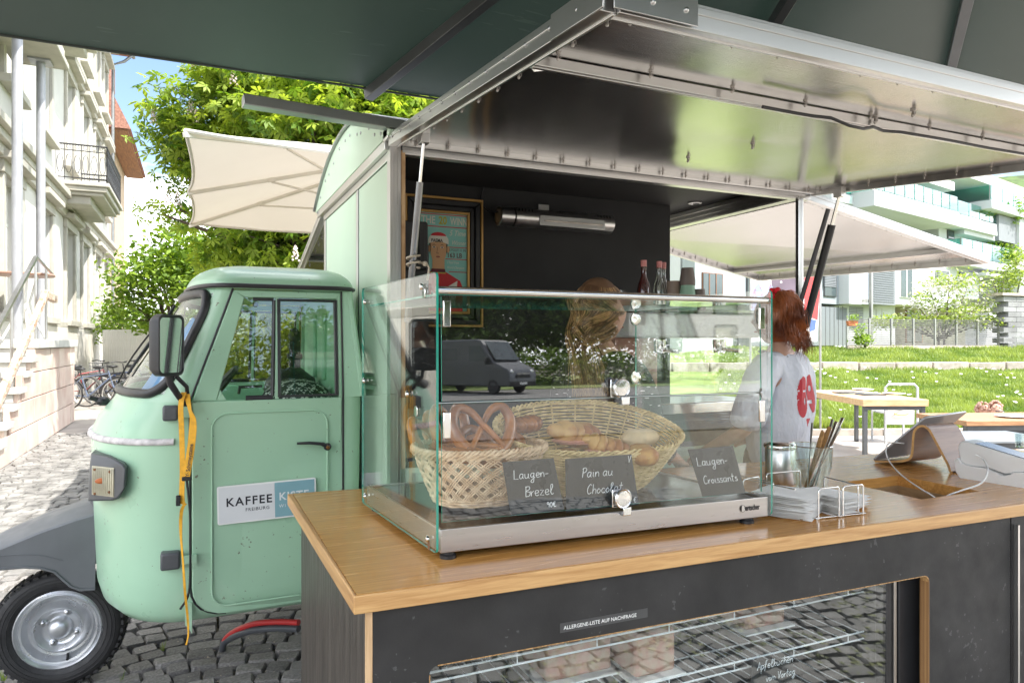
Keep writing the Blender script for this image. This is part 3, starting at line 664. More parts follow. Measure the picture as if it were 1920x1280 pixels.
# headlamp housing and indicator lens
for sg in (1, -1):
    def hy(y): return Y0-sg*(Y0-y)
    hyf = lambda px: 3.195-.155*(px-165)/73
    P = [(170,850),(205,856),(232,868),(238,876),(236,912),(224,934),(212,938),(165,939),(166,900)]
    mb = MB(); pts = [onY(x, y, hyf(x)) for x, y in P]; pts = [Vector((p.x, hy(p.y), p.z)) for p in pts]
    back = [Vector((p.x*1.0, p.y+sg*.28, p.z)) for p in pts]
    front = [Vector((p.x+.006*(1 if p.x < -.3 else -1), p.y-sg*.012, p.z+(.006 if p.z < .95 else -.006))) for p in pts]
    n = len(pts); mb.add(front+pts+back, [tuple(range(n))]+[(i,(i+1)%n,n+(i+1)%n,n+i) for i in range(n)]+[(n+i,n+(i+1)%n,2*n+(i+1)%n,2*n+i) for i in range(n)]+[tuple(range(2*n,3*n))])
    hs = mb.build('headlamp_housing', M['greypl'], van, bevel=.004)
    a, b = onY(172,873,hyf(172)-.02), onY(214,932,hyf(214)-.02); mb = MB(); pp = [a, Vector((b.x,b.y,a.z)), b, Vector((a.x,a.y,b.z))]; mb.prism([Vector((p.x,hy(p.y),p.z)) for p in pp], (0,sg*.02,0)); sl_ = (b.y-a.y)/(b.x-a.x); ly = lambda x: hy(a.y+sl_*(x-a.x)-.0015)
    for k in range(11): x = a.x+.004+(b.x-a.x-.008)*k/10; mb.tube([(x,ly(x),b.z+.004),(x,ly(x),a.z-.004)], .0028, 5)
    lm = mk('indicator_lens', (.50,.46,.34), .25, var=.15, sc=15, spec=.7); mb.build('indicator', lm, hs, bevel=.003)
    c = onY(190,901,hyf(190)-.021); mb = MB(); mb.sphere((c.x, ly(c.x), c.z), .022, sc=(1,.22,.5)); mb.build('indicator_bulb', mk('amber', (.55,.16,.05), .4, var=.2), hs, smooth=60)
    mb = MB()
    for (x, y) in ((178,880),(206,884),(178,925),(205,922)): c = onY(x,y,hyf(x)-.021); mb.sphere((c.x, ly(c.x), c.z), .0055, sc=(1,.6,1))
    mb.build('screw', M['rust'], hs, smooth=60)
mb = MB(); mb.lathe([(0,0),(.07,0),(.085,.01),(.08,.03),(.0,.045)], (-.42, Y0, .95), Matrix.Rotation(R(-90),3,'Y'), 24)
# mudguard
MG = M['mud']; mb = MB()
side = [(-.395,.770),(-.47,.752),(-.60,.712),(-.74,.658),(-.86,.600),(-.93,.545),(-.95,.500),(-.93,.50),(-.86,.545),(-.74,.580),(-.66,.578),(-.60,.567),(-.55,.545),(-.52,.510),(-.49,.475),(-.455,.455),(-.40,.452)]
n = len(side); ys = [3.49, 3.493, Y0, 3.887, 3.89]
top = lambda x, z, y: z+ (.055*(1-abs(y-Y0)/.2) if z > .59 or x < -.9 else 0)
ups = side[:7]
for sg in (1,-1):
    yy = Y0-sg*.195; mb.prism([(x, yy+sg*(.03*(x+.4)*-1), z) for x, z in side], (0, sg*.006, 0))
rows = []
for (x, z) in ups: rows.append([(x, Y0-.195+.03*-(x+.4), z), (x, Y0-.188+.03*-(x+.4), z+.008), (x, Y0-.10, z+.035), (x, Y0, z+.046), (x, Y0+.10, z+.035), (x, Y0+.188-.03*-(x+.4), z+.008), (x, Y0+.195-.03*-(x+.4), z)])
mb.grid(rows); mb.prism([(-.42,3.52,.82),(-.395,3.50,.94),(-.385,3.50,.76)], (0,.38,0))
mb.build('mudguard', MG, van, smooth=28)
mb = MB(); low = [(x, z) for x, z in side[7:]]; mb.tube([(x, Y0-.197+.03*-(x+.4), z) for x, z in low], .006, 6)
mb.tube([(x, Y0-.196+.03*-(x+.4), z+.055) for x, z in side[7:12]]+[(-.52, Y0-.192, .59)], .0022, 5); mb.build('mudguard_lip', MG, van, smooth=60)
# front wheel
wc = Vector((-.548, 3.655, .258)); wr = Matrix.Rotation(R(-4), 3, "Z") @ Matrix.Rotation(R(-90), 3, "X")
mb = MB(); Rt = .256
prof = [(.168,-.046),(.176,-.056),(.20,-.064),(.225,-.064),(.243,-.054),(.252,-.038),(Rt,-.02),(Rt,.02),(.252,.038),(.243,.054),(.225,.064),(.20,.064),(.176,.056),(.168,.046)]
mb.lathe(prof, wc, wr, 64, cap=False)
for q in range(46):
    a = 2*PI*q/46
    for sgn in (-1,1):
        for rr_, zz, L_ in ((.2475,.045,.018),(.2575,.012,.02)):
            c = wc + wr @ Vector((rr_*math.cos(a), rr_*math.sin(a), sgn*zz)); Mx = (wr @ Matrix.Rotation(a,3,'Z')); mb.cbox(c, (.010,.020,L_), Mx)
wheel = mb.build('front_wheel', M['rubber'], van, smooth=35)
mb = MB()
for rr_ in (.208,.222,.190): mb.lathe([(rr_-.0015,-.0655),(rr_,-.067),(rr_+.0015,-.0655)], wc, wr, 60, cap=False)
mb.build('tyre_rings', M['rubber'], wheel, smooth=60)
rimM = mk('silver_rim', (.62,.63,.65), .34, .75, var=.12, sc=8, rvar=.1)
mb = MB(); zs = -1
mb.lathe([(.176,.050),(.172,-.052),(.166,-.056),(.160,-.050),(.155,-.042),(.150,-.046),(.142,-.044),(.136,-.022),(.126,-.008),(.116,-.006),(.108,-.018),(.100,-.038),(.094,-.044),(.088,-.040),(.078,-.018),(.066,-.012),(.050,-.012),(.046,-.030),(.040,-.044),(.028,-.054),(.012,-.058),(0,-.0585)], wc, wr, 56)
for k in range(4):
    a = 2*PI*k/4+.4; c = wc+wr @ Vector((.070*math.cos(a), .070*math.sin(a), -.016)); mb.lathe([(.017,.004),(.015,-.004),(.009,-.008),(.009,-.003)], c, wr, 16, cap=False)
rim = mb.build('rim', rimM, wheel, smooth=40)
mb = MB()
for k in range(4):
    a = 2*PI*k/4+.4; c = wc+wr @ Vector((.070*math.cos(a), .070*math.sin(a), -.024)); mb.lathe([(.0085,.01),(.0085,-.005),(.004,-.007),(.004,-.012),(0,-.012)], c, wr, 6)
mb.build('wheel_nut', M['steel'], rim, smooth=30)
mb = MB(); c = wc+wr @ Vector((.03,.120,-.02)); mb.tube([c, c+wr @ Vector((.004,.014,-.03))], .006, 8); mb.build('valve', M['black'], rim)
mb = MB(); mb.tube([(-.55,Y0+.06,.26),(-.45,Y0+.10,.34),(-.30,Y0+.08,.5)], .03, 10); mb.tube([(-.55,Y0-.02,.26),(-.55,Y0+.12,.26)], .022, 10); mb.build('fork', M['black'], van, smooth=60)
# mirror on its arm
mc = onD(315,647,2.60); mR = Matrix.Rotation(R(52),3,'Z')
def rrect(w_, h_, r, n=5):
    o = []
    for (cx, cz, s0) in ((w_/2-r,h_/2-r,0),(-w_/2+r,h_/2-r,90),(-w_/2+r,-h_/2+r,180),(w_/2-r,-h_/2+r,270)):
        for k in range(n+1): t = R(s0+90*k/n); o.append((cx+r*math.cos(t), cz+r*math.sin(t)))
    return o
mb = MB(); lay = [(.0,-.012,1),(.0,-.016,.93)]
rings = [[mc+mR @ Vector((x*s_, d, z*s_)) for x, z in rrect(.135,.228,.026)] for d, s_ in ((-.012,.90),(-.018,.93),(-.016,1.0),(.012,1.0),(.03,.9),(.038,.6))]
mb.grid(rings, True); mb.prism(rings[0], mR @ Vector((0,.003,0))); mb.prism(rings[-1], mR @ Vector((0,-.003,0)))
mir = mb.build('mirror', M['gasket'], van, smooth=45)
mb = MB(); mb.prism([mc+mR @ Vector((x, -.0125, z)) for x, z in rrect(.115,.204,.018)], mR @ Vector((0,-.002,0))); mb.build('mirror_glass', mk('mirror_silver', (.85,.88,.86), .03, 1.0, var=.01), mir)
mb = MB(); mb.tube([mc+Vector((0,.02,-.10)), onD(319,718,2.62), onD(335,742,2.66), onD(349,760,2.72), onD(352,782,2.74)], [.014,.013,.012,.011,.010], 8)
mb.tube([onD(330,705,2.64), onD(350,725,2.68), onD(354,762,2.73)], .008, 8); mb.build('mirror_arm', M['gasket'], mir, smooth=60)
# interior: seat with patterned cover, seat belt, sunshade, bag
pat = bpy.data.materials.new('ikat_cover'); pat.use_nodes = True; t = pat.node_tree; b_ = t.nodes['Principled BSDF']; b_.inputs['Roughness'].default_value = .9
tcn = nn(t,'ShaderNodeTexCoord'); mpn = nn(t,'ShaderNodeMapping'); mpn.inputs['Rotation'].default_value = (0,R(45),0); mpn.inputs['Scale'].default_value = (1,1,1); ck = nn(t,'ShaderNodeTexChecker', Scale=26.0); ck2 = nn(t,'ShaderNodeTexChecker', Scale=78.0)
mxr = nn(t,'ShaderNodeMixRGB'); mxr.inputs[1].default_value = (.03,.045,.04,1); t.links.new(tcn.outputs['Object'], mpn.inputs[0]); t.links.new(mpn.outputs[0], ck.inputs[0]); t.links.new(mpn.outputs[0], ck2.inputs[0])
ck2.inputs[1].default_value = (.75,.77,.72,1); ck2.inputs[2].default_value = (.06,.08,.07,1); t.links.new(ck.outputs['Fac'], mxr.inputs[0]); t.links.new(ck2.outputs[0], mxr.inputs[2]); t.links.new(mxr.outputs[0], b_.inputs['Base Color'])
mb = MB(); mb.box(.15,.56,Y0-.45,Y0+.45,.55,1.0); mb.build('seat', M['black'], van, bevel=.05, seg=3)
mb = MB(); mb.sphere((.43, Y0-.28, 1.23), .16, 22, 12, (1.05,1.4,.72)); mb.build('seat_cover', pat, van, smooth=80)
mb = MB(); mb.sphere((.44, Y0+.05, 1.28), .12, 14, 8, (1.1,1.2,.9)); mb.map(lambda v: v+Vector((0,0,.02*noise.noise(v*18)))); mb.build('dark_bag', M['black'], van, smooth=60)
mb = MB(); x = .49; mb.box(.475,.535,Y0+.40,Y0+.42,1.25,1.52); mb.box(.465,.545,Y0+.385,Y0+.42,1.42,1.45); mb.sphere((.503,Y0+.41,1.55), .034, sc=(1,.5,1.4)); mb.build('seat_belt', M['black'], van, bevel=.006)
mb = MB(); mb.prism([G(R(28),1.31,-.03), G(R(45),1.31,-.03), G(R(40),1.62,-.05), G(R(26),1.60,-.05)], (.006,.004,0)); mb.build('blue_sunshade', mk('blue_shade', (.07,.20,.42), .5, var=.2), van)
mb = MB(); mb.prism([G(R(50),1.29,-.03), G(R(85),1.29,-.03), G(R(80),1.295,-.2), G(R(50),1.295,-.2)], (.0,.0,.003)); mb.build('paper', M['white'], van)
mb = MB(); mb.lathe([(.17,-.012),(.182,0),(.17,.012),(.158,0),(.17,-.012)], (.06,Y0-.22,1.27), Matrix.Rotation(R(-50),3,'Y'), 30, cap=False); mb.tube([(.06,Y0-.22,1.27),(-.1,Y0-.22,1.15)], .02, 8); mb.tube([(.06,Y0-.39,1.27),(.06,Y0-.05,1.27)], .012, 6); mb.build('steering_wheel', M['black'], van, smooth=60)
# magnetic sign on the door
sx0, sx1, sz0, sz1, sy = .074, .453, .800, .952, 2.984
sg_t = math.atan2(-.012, .379)*.6
signM = thing('magnetic_sign', 'white and blue magnetic sign on the pale green cab door', 'sign', ((sx0+sx1)/2, sy, (sz0+sz1)/2), 0); signM.rotation_euler = (0, -sg_t*-1.0, 0); WM[signM] = Matrix.Translation(signM.location)
tw, th_ = (sx1-sx0)/2, (sz1-sz0)/2; c = signM.location
mb = MB(); mb.prism([c+Vector((x, 0, z)) for x, z in rrect(2*tw, 2*th_, .008, 4)], (0,.003,0)); mb.build('backing', M['white'], signM)
mb = MB(); mb.box(c.x-tw+.006, c.x+.026, sy-.0012, sy-.0002, c.z-th_+.006, c.z+th_-.006); mb.build('white_field', mk('sign_white', (.70,.71,.72), .4, var=.03), signM)
mb = MB(); mb.box(c.x+.0265, c.x+tw-.006, sy-.0012, sy-.0002, c.z-th_+.006, c.z+th_-.006); mb.build('blue_field', mk('sign_blue', (.22,.40,.45), .4, var=.04), signM)
def TM(o, ex, ez): # text matrix: x along ex, y along ez
    ex = Vector(ex).normalized(); ez = Vector(ez).normalized(); n_ = ex.cross(ez); m_ = Matrix((ex, ez, n_)).transposed().to_4x4(); m_.translation = Vector(o); return m_
mb = MB(); mb.text('KAFFEE', .047, TM((c.x-.158, sy-.0018, c.z-.006), (1,0,0), (0,0,1)), .0003, bold=.0008, space=1.18); mb.text('FREIBURG', .0185, TM((c.x-.086, sy-.0018, c.z-.032), (1,0,0), (0,0,1)), .0003, space=1.15); mb.build('dark_lettering', mk('ink', (.02,.022,.03), .5, var=.05), signM, fix=False)
mb = MB(); mb.text('KISTE', .044, TM((c.x+.042, sy-.0018, c.z-.002), (1,0,0), (0,0,1)), .0003, bold=.0008, space=1.12); mb.text('WI', .0185, TM((c.x+.042, sy-.0018, c.z-.032), (1,0,0), (0,0,1)), .0003, space=1.3); mb.build('white_lettering', mk('ink_white', (.72,.76,.76), .5, var=.05), signM, fix=False)

# ---------------------------------------------------------------- box body
XB, XE, YN, YF, ZH = .7264, 3.03, 2.78, 4.45, 2.335
arch = lambda y: 2.60-.235*abs((y-3.66)/.93)**2.1
AR = [2.72+ (4.62-2.72)*k/18 for k in range(19)]
mb = MB(); mb.prism([(XB-.03, y, arch(y)) for y in AR]+[(XB-.03, 4.62, 2.345), (XB-.03, 2.74, 2.345)], (.03,0,0)); ap = mb.build('arch_panel', M['mint_box'], van, bevel=.003)
mb = MB()
mb.sphere((0,0,0), .008, 8, 5, (.6,1,1)); rm_ = mb.mesh('rivet', M['alu_d'], smooth=60)
for y in (2.86,2.97,3.08,3.25,3.33,3.5,3.62,3.78,3.95,4.1,4.22,4.4,4.52): inst('rivet', rm_, ap, WM[van].inverted() @ Vector((XB-.031, y, arch(y)-.05-(.02 if int(y*100) % 2 else 0))))
mb = MB(); mb.grid([[(x, y, arch(y)+.004+dz) for y in AR] for x, dz in ((XB-.045,0),(XE+.03,0),(XE+.03,.012),(XB-.045,.012),(XB-.045,0))]); mb.build('box_roof', M['alu_d'], van, smooth=40)
def panel(y0, y1, z0, z1): MB().box(XB-.004, XB+.01, y0, y1, z0, z1).build('front_panel', M['mint_box'], van)
panel(YN+.055, 3.42, .62, 2.26); panel(3.47, 4.36, .62, 2.26)
al = M['alu']
def post(name, *a, m=al, bv=.003): return MB().box(*a).build(name, m, van, bevel=bv)
mb = MB()
for (dx, w_) in ((0,.012),(.016,.010),(.03,.014)): mb.box(XB-.012+dx, XB-.012+dx+w_, YN, YN+.05, .60, 2.33)
mb.box(XB-.006, XB+.03, YN+.004, YN+.048, .60, 2.33); mb.build('corner_post', al, van)
post('frame_bar', XB-.008, XB+.02, 3.422, 3.468, .6, 2.262); post('frame_bar', XB-.008, XB+.02, 4.36, 4.42, .6, 2.262); post('frame_bar', XB-.010, XB+.02, YN+.052, 4.42, 2.264, 2.30)
post('frame_bar', XB-.028, XB+.02, YN+.03, 4.56, 2.302, 2.343)
# dark gasket lines beside the panels
mb = MB()
for y in (3.416, 4.354): mb.box(XB-.007, XB+.0, y, y+.006, .62, 2.262)
mb.build('panel_seal', M['gasket'], van)
mb = MB(); mb.box(XB+.035, XB+.052, YN+.004, YN+.03, .6, 2.30); mb.build('plywood_edge', wood_mat('ply_edge', (.60,.40,.22), (.36,.20,.09), .6, (1,1,.2), 30), van)
mb = MB(); mb.box(XB+.022, XB+.034, YN+.055, 3.66, .6, 2.39); mb.build('inner_side_wall', M['wall_dark'], van)
mb = MB(); mb.box(XB+.02, 2.755, 3.65, 3.68, .6, 2.386); mb.build('inner_back_wall', M['wall_dark'], van)
mb = MB(); mb.box(XB+.02, XE-.02, 2.83, 4.4, 2.388, 2.40); ceil_ = mb.build('ceiling', M['wall_dark'], van)
mb = MB(); mb.box(XB, XE, YN-.006, YN+.05, 2.345, 2.42)
for z in (2.349,2.37,2.395): mb.box(XB, XE, YN-.012, YN-.006, z, z+.012)
mb.build('hinge_rail', al, van)
mb = MB(); mb.box(XB+.04, XE-.0, YN+.006, YN+.046, 2.285, 2.343); mb.box(XB+.04, XE, YN-.002, YN+.006, 2.29, 2.302); mb.box(XB+.04, XE, YN-.002, YN+.006, 2.325, 2.337); mb.build('lintel', al, van)
mb = MB(); mb.box(XB, XE, 2.80, 4.4, .56, .60); mb.build('floor', M['wall_dark'], van)
mb = MB(); mb.box(XB+.03, XE-.12, YN+.004, YN+.02, .60, 1.0); mb.build('side_panel', M['mint_box'], van)
for (cx, cy) in ((895,290),(1115,317),(1303,340),(1303,380),(1250,308)):
    p = onZ(cx, cy, 2.386); mb = MB(); mb.lathe([(.042,.003),(.042,-.006),(.030,-.008),(.026,.0)], p, None, 22, cap=False); sl = mb.build('spotlight', M['alu_d'], ceil_, smooth=50)
# right hand posts
mb = MB()
for (dx, w_) in ((0,.010),(.014,.008),(.026,.010)): mb.box(2.935+dx, 2.935+dx+w_, YN-.004, YN+.016, .60, 2.30)
mb.box(2.938,2.968,YN+.0,YN+.014,.60,2.30); mb.build('corner_post', al, van)
post('corner_post', XE-.05, XE, 4.36, 4.42, .6, 2.34)
mb = MB(); mb.box(XE-.06, XE+.0, YN+.052, 4.42, 2.30, 2.387)
for z in (2.305,2.33,2.36): mb.box(XE-.068, XE-.06, YN+.05, 4.42, z, z+.014)
mb.build('rear_rail', al, van)
mb = MB(); mb.beam(onD(455,189,2.52)+Vector((0,0,0)), Vector((XB+.03, YN-.03, 2.385)), .055, .040); mb.build('roof_rail', M['alu_d'], van, bevel=.003)
mb = MB(); mb.box(XB-.03,XB+.02,YN-.02,YN+.05,2.335,2.38); mb.build('corner_bracket', M['alu'], van, bevel=.003)
# rear wheels (mostly hidden) and chassis
for y in (2.98, 4.3):
    mb = MB(); mb.lathe([(.12,-.06),(.2,-.065),(.245,-.05),(.255,0),(.245,.05),(.2,.065),(.12,.06)], (2.0,y,.256), Matrix.Rotation(R(90),3,'X'), 32); mb.build('rear_wheel', M['rubber'], van, smooth=40)
mb = MB(); mb.box(.5,2.9,3.45,3.55,.40,.55); mb.box(.5,2.9,3.85,3.95,.40,.55); mb.box(1.98,2.02,2.98,4.3,.23,.28); mb.build('chassis', M['black'], van)

# ---------------------------------------------------------------- flaps
sheetM = bpy.data.materials.new('steel_sheet'); sheetM.use_nodes = True; t = sheetM.node_tree; b_ = t.nodes['Principled BSDF']
b_.inputs['Base Color'].default_value = (.48,.465,.455,1); b_.inputs['Metallic'].default_value = 1; b_.inputs['Anisotropic'].default_value = .6
tcn = nn(t,'ShaderNodeTexCoord'); mpn = nn(t,'ShaderNodeMapping'); mpn.inputs['Scale'].default_value = (1.2,260,260); n1 = nn(t,'ShaderNodeTexNoise', Scale=1.0, Detail=3)
n2 = nn(t,'ShaderNodeTexNoise', Scale=1.1, Detail=1); mpx = nn(t,'ShaderNodeMapping'); mpx.inputs['Scale'].default_value = (3.6,.35,.35); bp = nn(t,'ShaderNodeBump', Strength=.35, Distance=.0006); bp2_ = nn(t,'ShaderNodeBump', Strength=.30, Distance=.010); L = t.links.new
b_.inputs['Roughness'].default_value = .20
L(tcn.outputs['Object'], mpn.inputs[0]); L(mpn.outputs[0], n1.inputs['Vector']); L(tcn.outputs['Object'], mpx.inputs[0]); L(mpx.outputs[0], n2.inputs['Vector']); L(n2.outputs[0], bp2_.inputs['Height']); L(n1.outputs[0], bp.inputs['Height']); L(bp2_.outputs[0], bp.inputs['Normal']); L(bp.outputs[0], b_.inputs['Normal'])
mb = MB(); mb.lathe([(.010,.0),(.010,-.006),(.005,-.008),(.005,-.016),(.0065,-.018),(.0065,-.026),(.003,-.03),(0,-.03)], (0,0,0), None, 8); mb.tube([(.012,0,-.004),(.013,0,-.016),(.004,.0,-.022)], .0016, 4); mb.map(lambda v: v*.62); stud_me = mb.mesh('stud', M['studm'], smooth=50)
mb = MB(); mb.sphere((0,0,0), .0065, 8, 5, (.7,1,1)); rivet_me = mb.mesh('rivet', M['alu_d'], smooth=60)
def flap(name, h0, h1, o0, o1, ribs=(.78,), studs=True, studn=(17,11)):
    """h0,h1 hinge ends, o0,o1 outer ends (o0 opposite h0)"""
    h0, h1, o0, o1 = map(Vector, (h0,h1,o0,o1)); fl = MB()
    nrm = (h1-h0).cross(o0-h0).normalized(); nrm = nrm if nrm.z > 0 else -nrm
    fl.prism([h0, h1, o1, o0], nrm*.003); f = fl.build(name, sheetM, van)
    def edge(a, b, w_, h_, nm, side_in):
        mb = MB(); mb.beam(a, b, w_, h_, nrm); d = (b-a).normalized(); s_ = side_in
        mb.beam(a+s_*(w_*.5-.004)-nrm*(h_*.5+.001), b+s_*(w_*.5-.004)-nrm*(h_*.5+.001), .006, .006, nrm)
        mb.beam(a-s_*(w_*.5+.0015)+nrm*h_*.22, b-s_*(w_*.5+.0015)+nrm*h_*.22, .003, h_*.3, nrm)
        mb.build(nm, al, f, bevel=.002)
    e = (h1-h0).normalized(); q = (o0-h0).normalized()
    edge(h0-e*.02+q*.0, o0-e*.02+q*.025, .038, .05, 'frame_rail', e); edge(h1+e*.02, o1+e*.02+q*.025, .038, .05, 'frame_rail', -e)
    edge(o0-e*.0+q*.019, o1+e*.0+q*.019, .034, .052, 'frame_rail', -q); edge(h0+q*.018-nrm*.004, h1+q*.018-nrm*.004, .026, .03, 'frame_rail', q)
    for rb in ribs:
        a, b = h0.lerp(o0, rb)-nrm*.015, h1.lerp(o1, rb)-nrm*.015; mb = MB(); mb.beam(a, b, .034, .026, nrm); mb.beam(a-nrm*.014, b-nrm*.014, .012, .004, nrm); mb.build('rib', al, f, bevel=.002)
    if studs:
        W = WM[van].inverted(); nx, ny = studn; rot = nrm.to_track_quat('Z','Y').to_euler()
        P = []
        for k in range(ny): t_ = (k+.6)/ny; P += [h0.lerp(o0,t_)+e*.03, h1.lerp(o1,t_)-e*.03]
        for k in range(nx): t_ = (k+.5)/nx; P += [h0.lerp(h1,t_)+q*.045, o0.lerp(o1,t_)-q*.03]
        for k in range(0,nx,2): t_ = (k+.35)/nx; P += [h0.lerp(h1,t_)+(o0-h0)*(ribs[0]+.028) if ribs else h0]
        for p in P: inst('stud', stud_me, f, W @ p, rot)
        for k in range(13): c = h0.lerp(o0, (k+.5)/13)-e*.0405; inst('rivet', rivet_me, f, W @ (c+nrm*.004))
    return f, nrm, e, q
f1, n1_, e1, q1 = flap('serving_flap', (XB+.02,YN,ZH), (XE-.0,YN,ZH), (XB+.02,1.18,2.185), (XE,1.18,2.185))
# corner brackets, catch, cable on the serving flap
for c in ((XB+.0,1.155,2.185), (XE+.02,1.155,2.185)):
    mb = MB(); mb.cbox(Vector(c)+Vector((.10,-.018,0)), (.20,.004,.056)); mb.cbox(Vector(c)+Vector((-.0215,.09,.008)), (.004,.22,.056), Matrix.Rotation(R(5.3),3,'X')); 
    for k in (.02,.09,.17): mb.sphere(Vector(c)+Vector((k,-.021,0)), .006, 8, 5)
    mb.build('corner_plate', M['alu'], f1, bevel=.001)
mb = MB(); p = onY(1018,128,1.62); mb.cyl(p+Vector((0,0,.03)), p, .016, 14); mb.tube([p, p+Vector((-.03,-.01,-.01)), p+Vector((-.05,-.01,.008))], [.007,.008,.005], 6); mb.build('catch', M['chrome'], f1, smooth=50)
mb = MB(); a, b = Vector((1.45,1.50,2.195)), Vector((XE-.05,1.50,2.195)); mb.tube([a.lerp(b,k/24)+Vector((0,.02*math.sin(k*.9)*(1 if 3<k<9 else .1)-.0, -.016-.018*(1 if k in (5,6) else 0)))for k in range(25)], .005, 6); mb.build('cable', M['black'], f1, smooth=60)
# single studs on the sheet
for (x, y) in ((1290,294),(1411,268),(1641,218),(1712,205)):
    r_ = ray(x, y); pl = Vector((0,YN,ZH)); nn_ = n1_; tt = (pl-Vector((0,0,EYE))).dot(nn_)/r_.dot(nn_); inst('stud', stud_me, f1, WM[van].inverted() @ (Vector((0,0,EYE))+r_*tt), (0,0,0), (1.3,1.3,1.3))
f2, *_ = flap('rear_flap', (XE,4.55,2.325), (XE,2.86,2.325), (4.55,4.75,2.09), (4.57,2.83,2.045), ribs=(.80,), studn=(11,12))
f3, *_ = flap('far_flap', (XE-.1,4.50,2.32), (XB+.02,4.50,2.32), (XE-.1,5.75,2.02), (XB+.02,5.75,2.02), ribs=(.62,), studn=(8,9))
mb = MB(); mb.prism([(XB+.0,4.48,2.33),(XB+.0,4.48,2.30),(XB+.0,5.80,1.94),(XB+.0,5.80,2.02)], (.004,0,0)); mb.build('flap_side', al, f3)
# gas struts
def strut(a, b, fat):
    a, b = Vector(a), Vector(b); mb = MB(); m_ = a.lerp(b, .22); mb.tube([a, m_], fat*.45, 8); s_ = mb.build('gas_strut', M['chrome'], van, smooth=60)
    mb = MB(); mb.tube([m_, b], fat, 12); mb.build('strut_cylinder', M['black'] if fat > .017 else mk('strut_grey', (.20,.20,.205), .25, .8, var=.1), s_, smooth=60)
    mb = MB(); mb.cbox(a+Vector((0,0,.012)), (.035,.05,.05)); mb.build('strut_bracket', M['alu'], s_, bevel=.002); return s_
strut((.80,2.60,2.295), (.782,2.765,1.60), .0145)
s2 = strut((3.0,2.57,2.27), (2.985,2.775,1.60), .020)
mb = MB(); mb.tube([(2.955,2.60,2.2),(2.945,2.775,1.72)], .012, 8); mb.build('safety_rod', M['greypl'], s2, smooth=60)
# ================================================================== PARASOLS
def parasol(name, label, cx, cy, hx, hy_, ze, zp, n3, mat, ribm, poleb, lip=.0, sag=.05, ribw=.035, ribh=.05, poleat=None, hyn=None):
    t = thing(name, label, 'parasol', (cx, cy, 0))
    P = Vector((cx, cy, zp)); cor = []; px_, py_ = (cx, cy) if poleat is None else poleat
    def edgepts(a, b, n): return [Vector(a).lerp(Vector(b), k/n) for k in range(n)]
    hyn = hyn or hy_; cs = [(cx-hx, cy-hyn, ze), (cx+hx, cy-hyn, ze), (cx+hx, cy+hy_, ze), (cx-hx, cy+hy_, ze)]
    nodes = []
    for k in range(4): nodes += edgepts(cs[k], cs[(k+1) % 4], n3)
    nseg = len(nodes); mb = MB(); SEG = 12
    for i in range(nseg):
        a, b = nodes[i], nodes[(i+1) % nseg]; rows = []
        for r_ in range(SEG+1):
            s_ = r_/SEG*.985+.015; row = []
            for q in range(SEG+1):
                f_ = q/SEG; p = P.lerp(a.lerp(b, f_), s_); w_ = s_*(a-b).length
                p = p + Vector((0,0,-sag*s_*4*f_*(1-f_)*.5+ .012*noise.noise(p*2.2)))
                inw = (Vector((cx,cy,ze))-p); inw.z = 0
                if s_ > .8: p = p+inw.normalized()*4*f_*(1-f_)*.05*(s_-.8)/.2*w_*.5
                row.append(p)
            rows.append(row)
        mb.grid(rows)
    c = mb.build('canopy', mat, t, smooth=40)
    if lip:
        mb = MB()
        for i in range(nseg):
            a, b = nodes[i], nodes[(i+1) % nseg]
            pts = []
            for q in range(13): f_ = q/12; p = a.lerp(b, f_); inw = Vector((cx,cy,ze))-p; inw.z = 0; pts.append(p+inw.normalized()*4*f_*(1-f_)*.05*(a-b).length*.5+Vector((0,0,-sag*2*f_*(1-f_)-.004)))
            mb.tube(pts, lip, 5)
        mb.build('hem', mat, c, smooth=60)
    for a in nodes:
        d = (a-P); s_ = P+d*.04-Vector((0,0,.045)); e = P+d*1.004-Vector((0,0,.03)); mb = MB(); mb.beam(s_, e, ribw, ribh); mb.build('rib', ribm, t, bevel=.003)
        k = s_.lerp(e, .62); mb = MB(); mb.beam(k-d.normalized()*.03, k+d.normalized()*.03, ribw*1.25, ribh*1.2); (mb.beam(k-Vector((0,0,ribh*.6)), Vector((cx, cy, zp-.55)), ribw*.6, ribh*.6) if poleat is None else 0); mb.build('rib_strut' if poleat is None else 'rib_knuckle', ribm, t, bevel=.002)
    mb = MB(); mb.cyl((px_,py_,poleb), (px_,py_,zp+(.25 if poleat else .02)), .04, 16); mb.lathe([(.07,zp-.62),(.07,zp-.5)], (cx,cy,0)); mb.cyl((cx,cy,zp-.62),(cx,cy,zp+.05),.03,12)
    if poleat: mb.beam((px_,py_,zp+.2),(cx,cy,zp+.05),.08,.10)
    mb.build('pole', ribm, t, smooth=40)
    mb = MB(); mb.box(px_-.42, px_+.42, py_-.42, py_+.42, .0, .09); mb.build('base', M['alu_d'] if mat is M['green_canvas'] else M['white'], t, bevel=.01)
    return t
M['rib_grey'] = mk('rib_grey', (.10,.105,.11), .35, .3, var=.12, sc=5)
big = parasol('green_parasol', 'large dark green parasol on grey ribs spread over the serving counter', 1.70, .84, 2.90, 2.40, 2.70, 3.30, 3, M['green_canvas'], M['rib_grey'], .09, lip=.006, sag=.035, ribw=.045, ribh=.05, poleat=(5.1,.9), hyn=1.45)
M['cream'] = cloth_mat('cream_canvas', (.66,.63,.57), .16, .03, 1.5, (.80,.70,.60), .8)
wp_ = parasol('white_parasol', 'off white square parasol beyond the green van', 1.72, 6.30, 1.78, 1.78, 2.76, 3.25, 2, M['cream'], mk('rib_cream', (.62,.58,.50), .5, var=.05), .09, lip=.012, sag=.05, ribw=.022, ribh=.03)

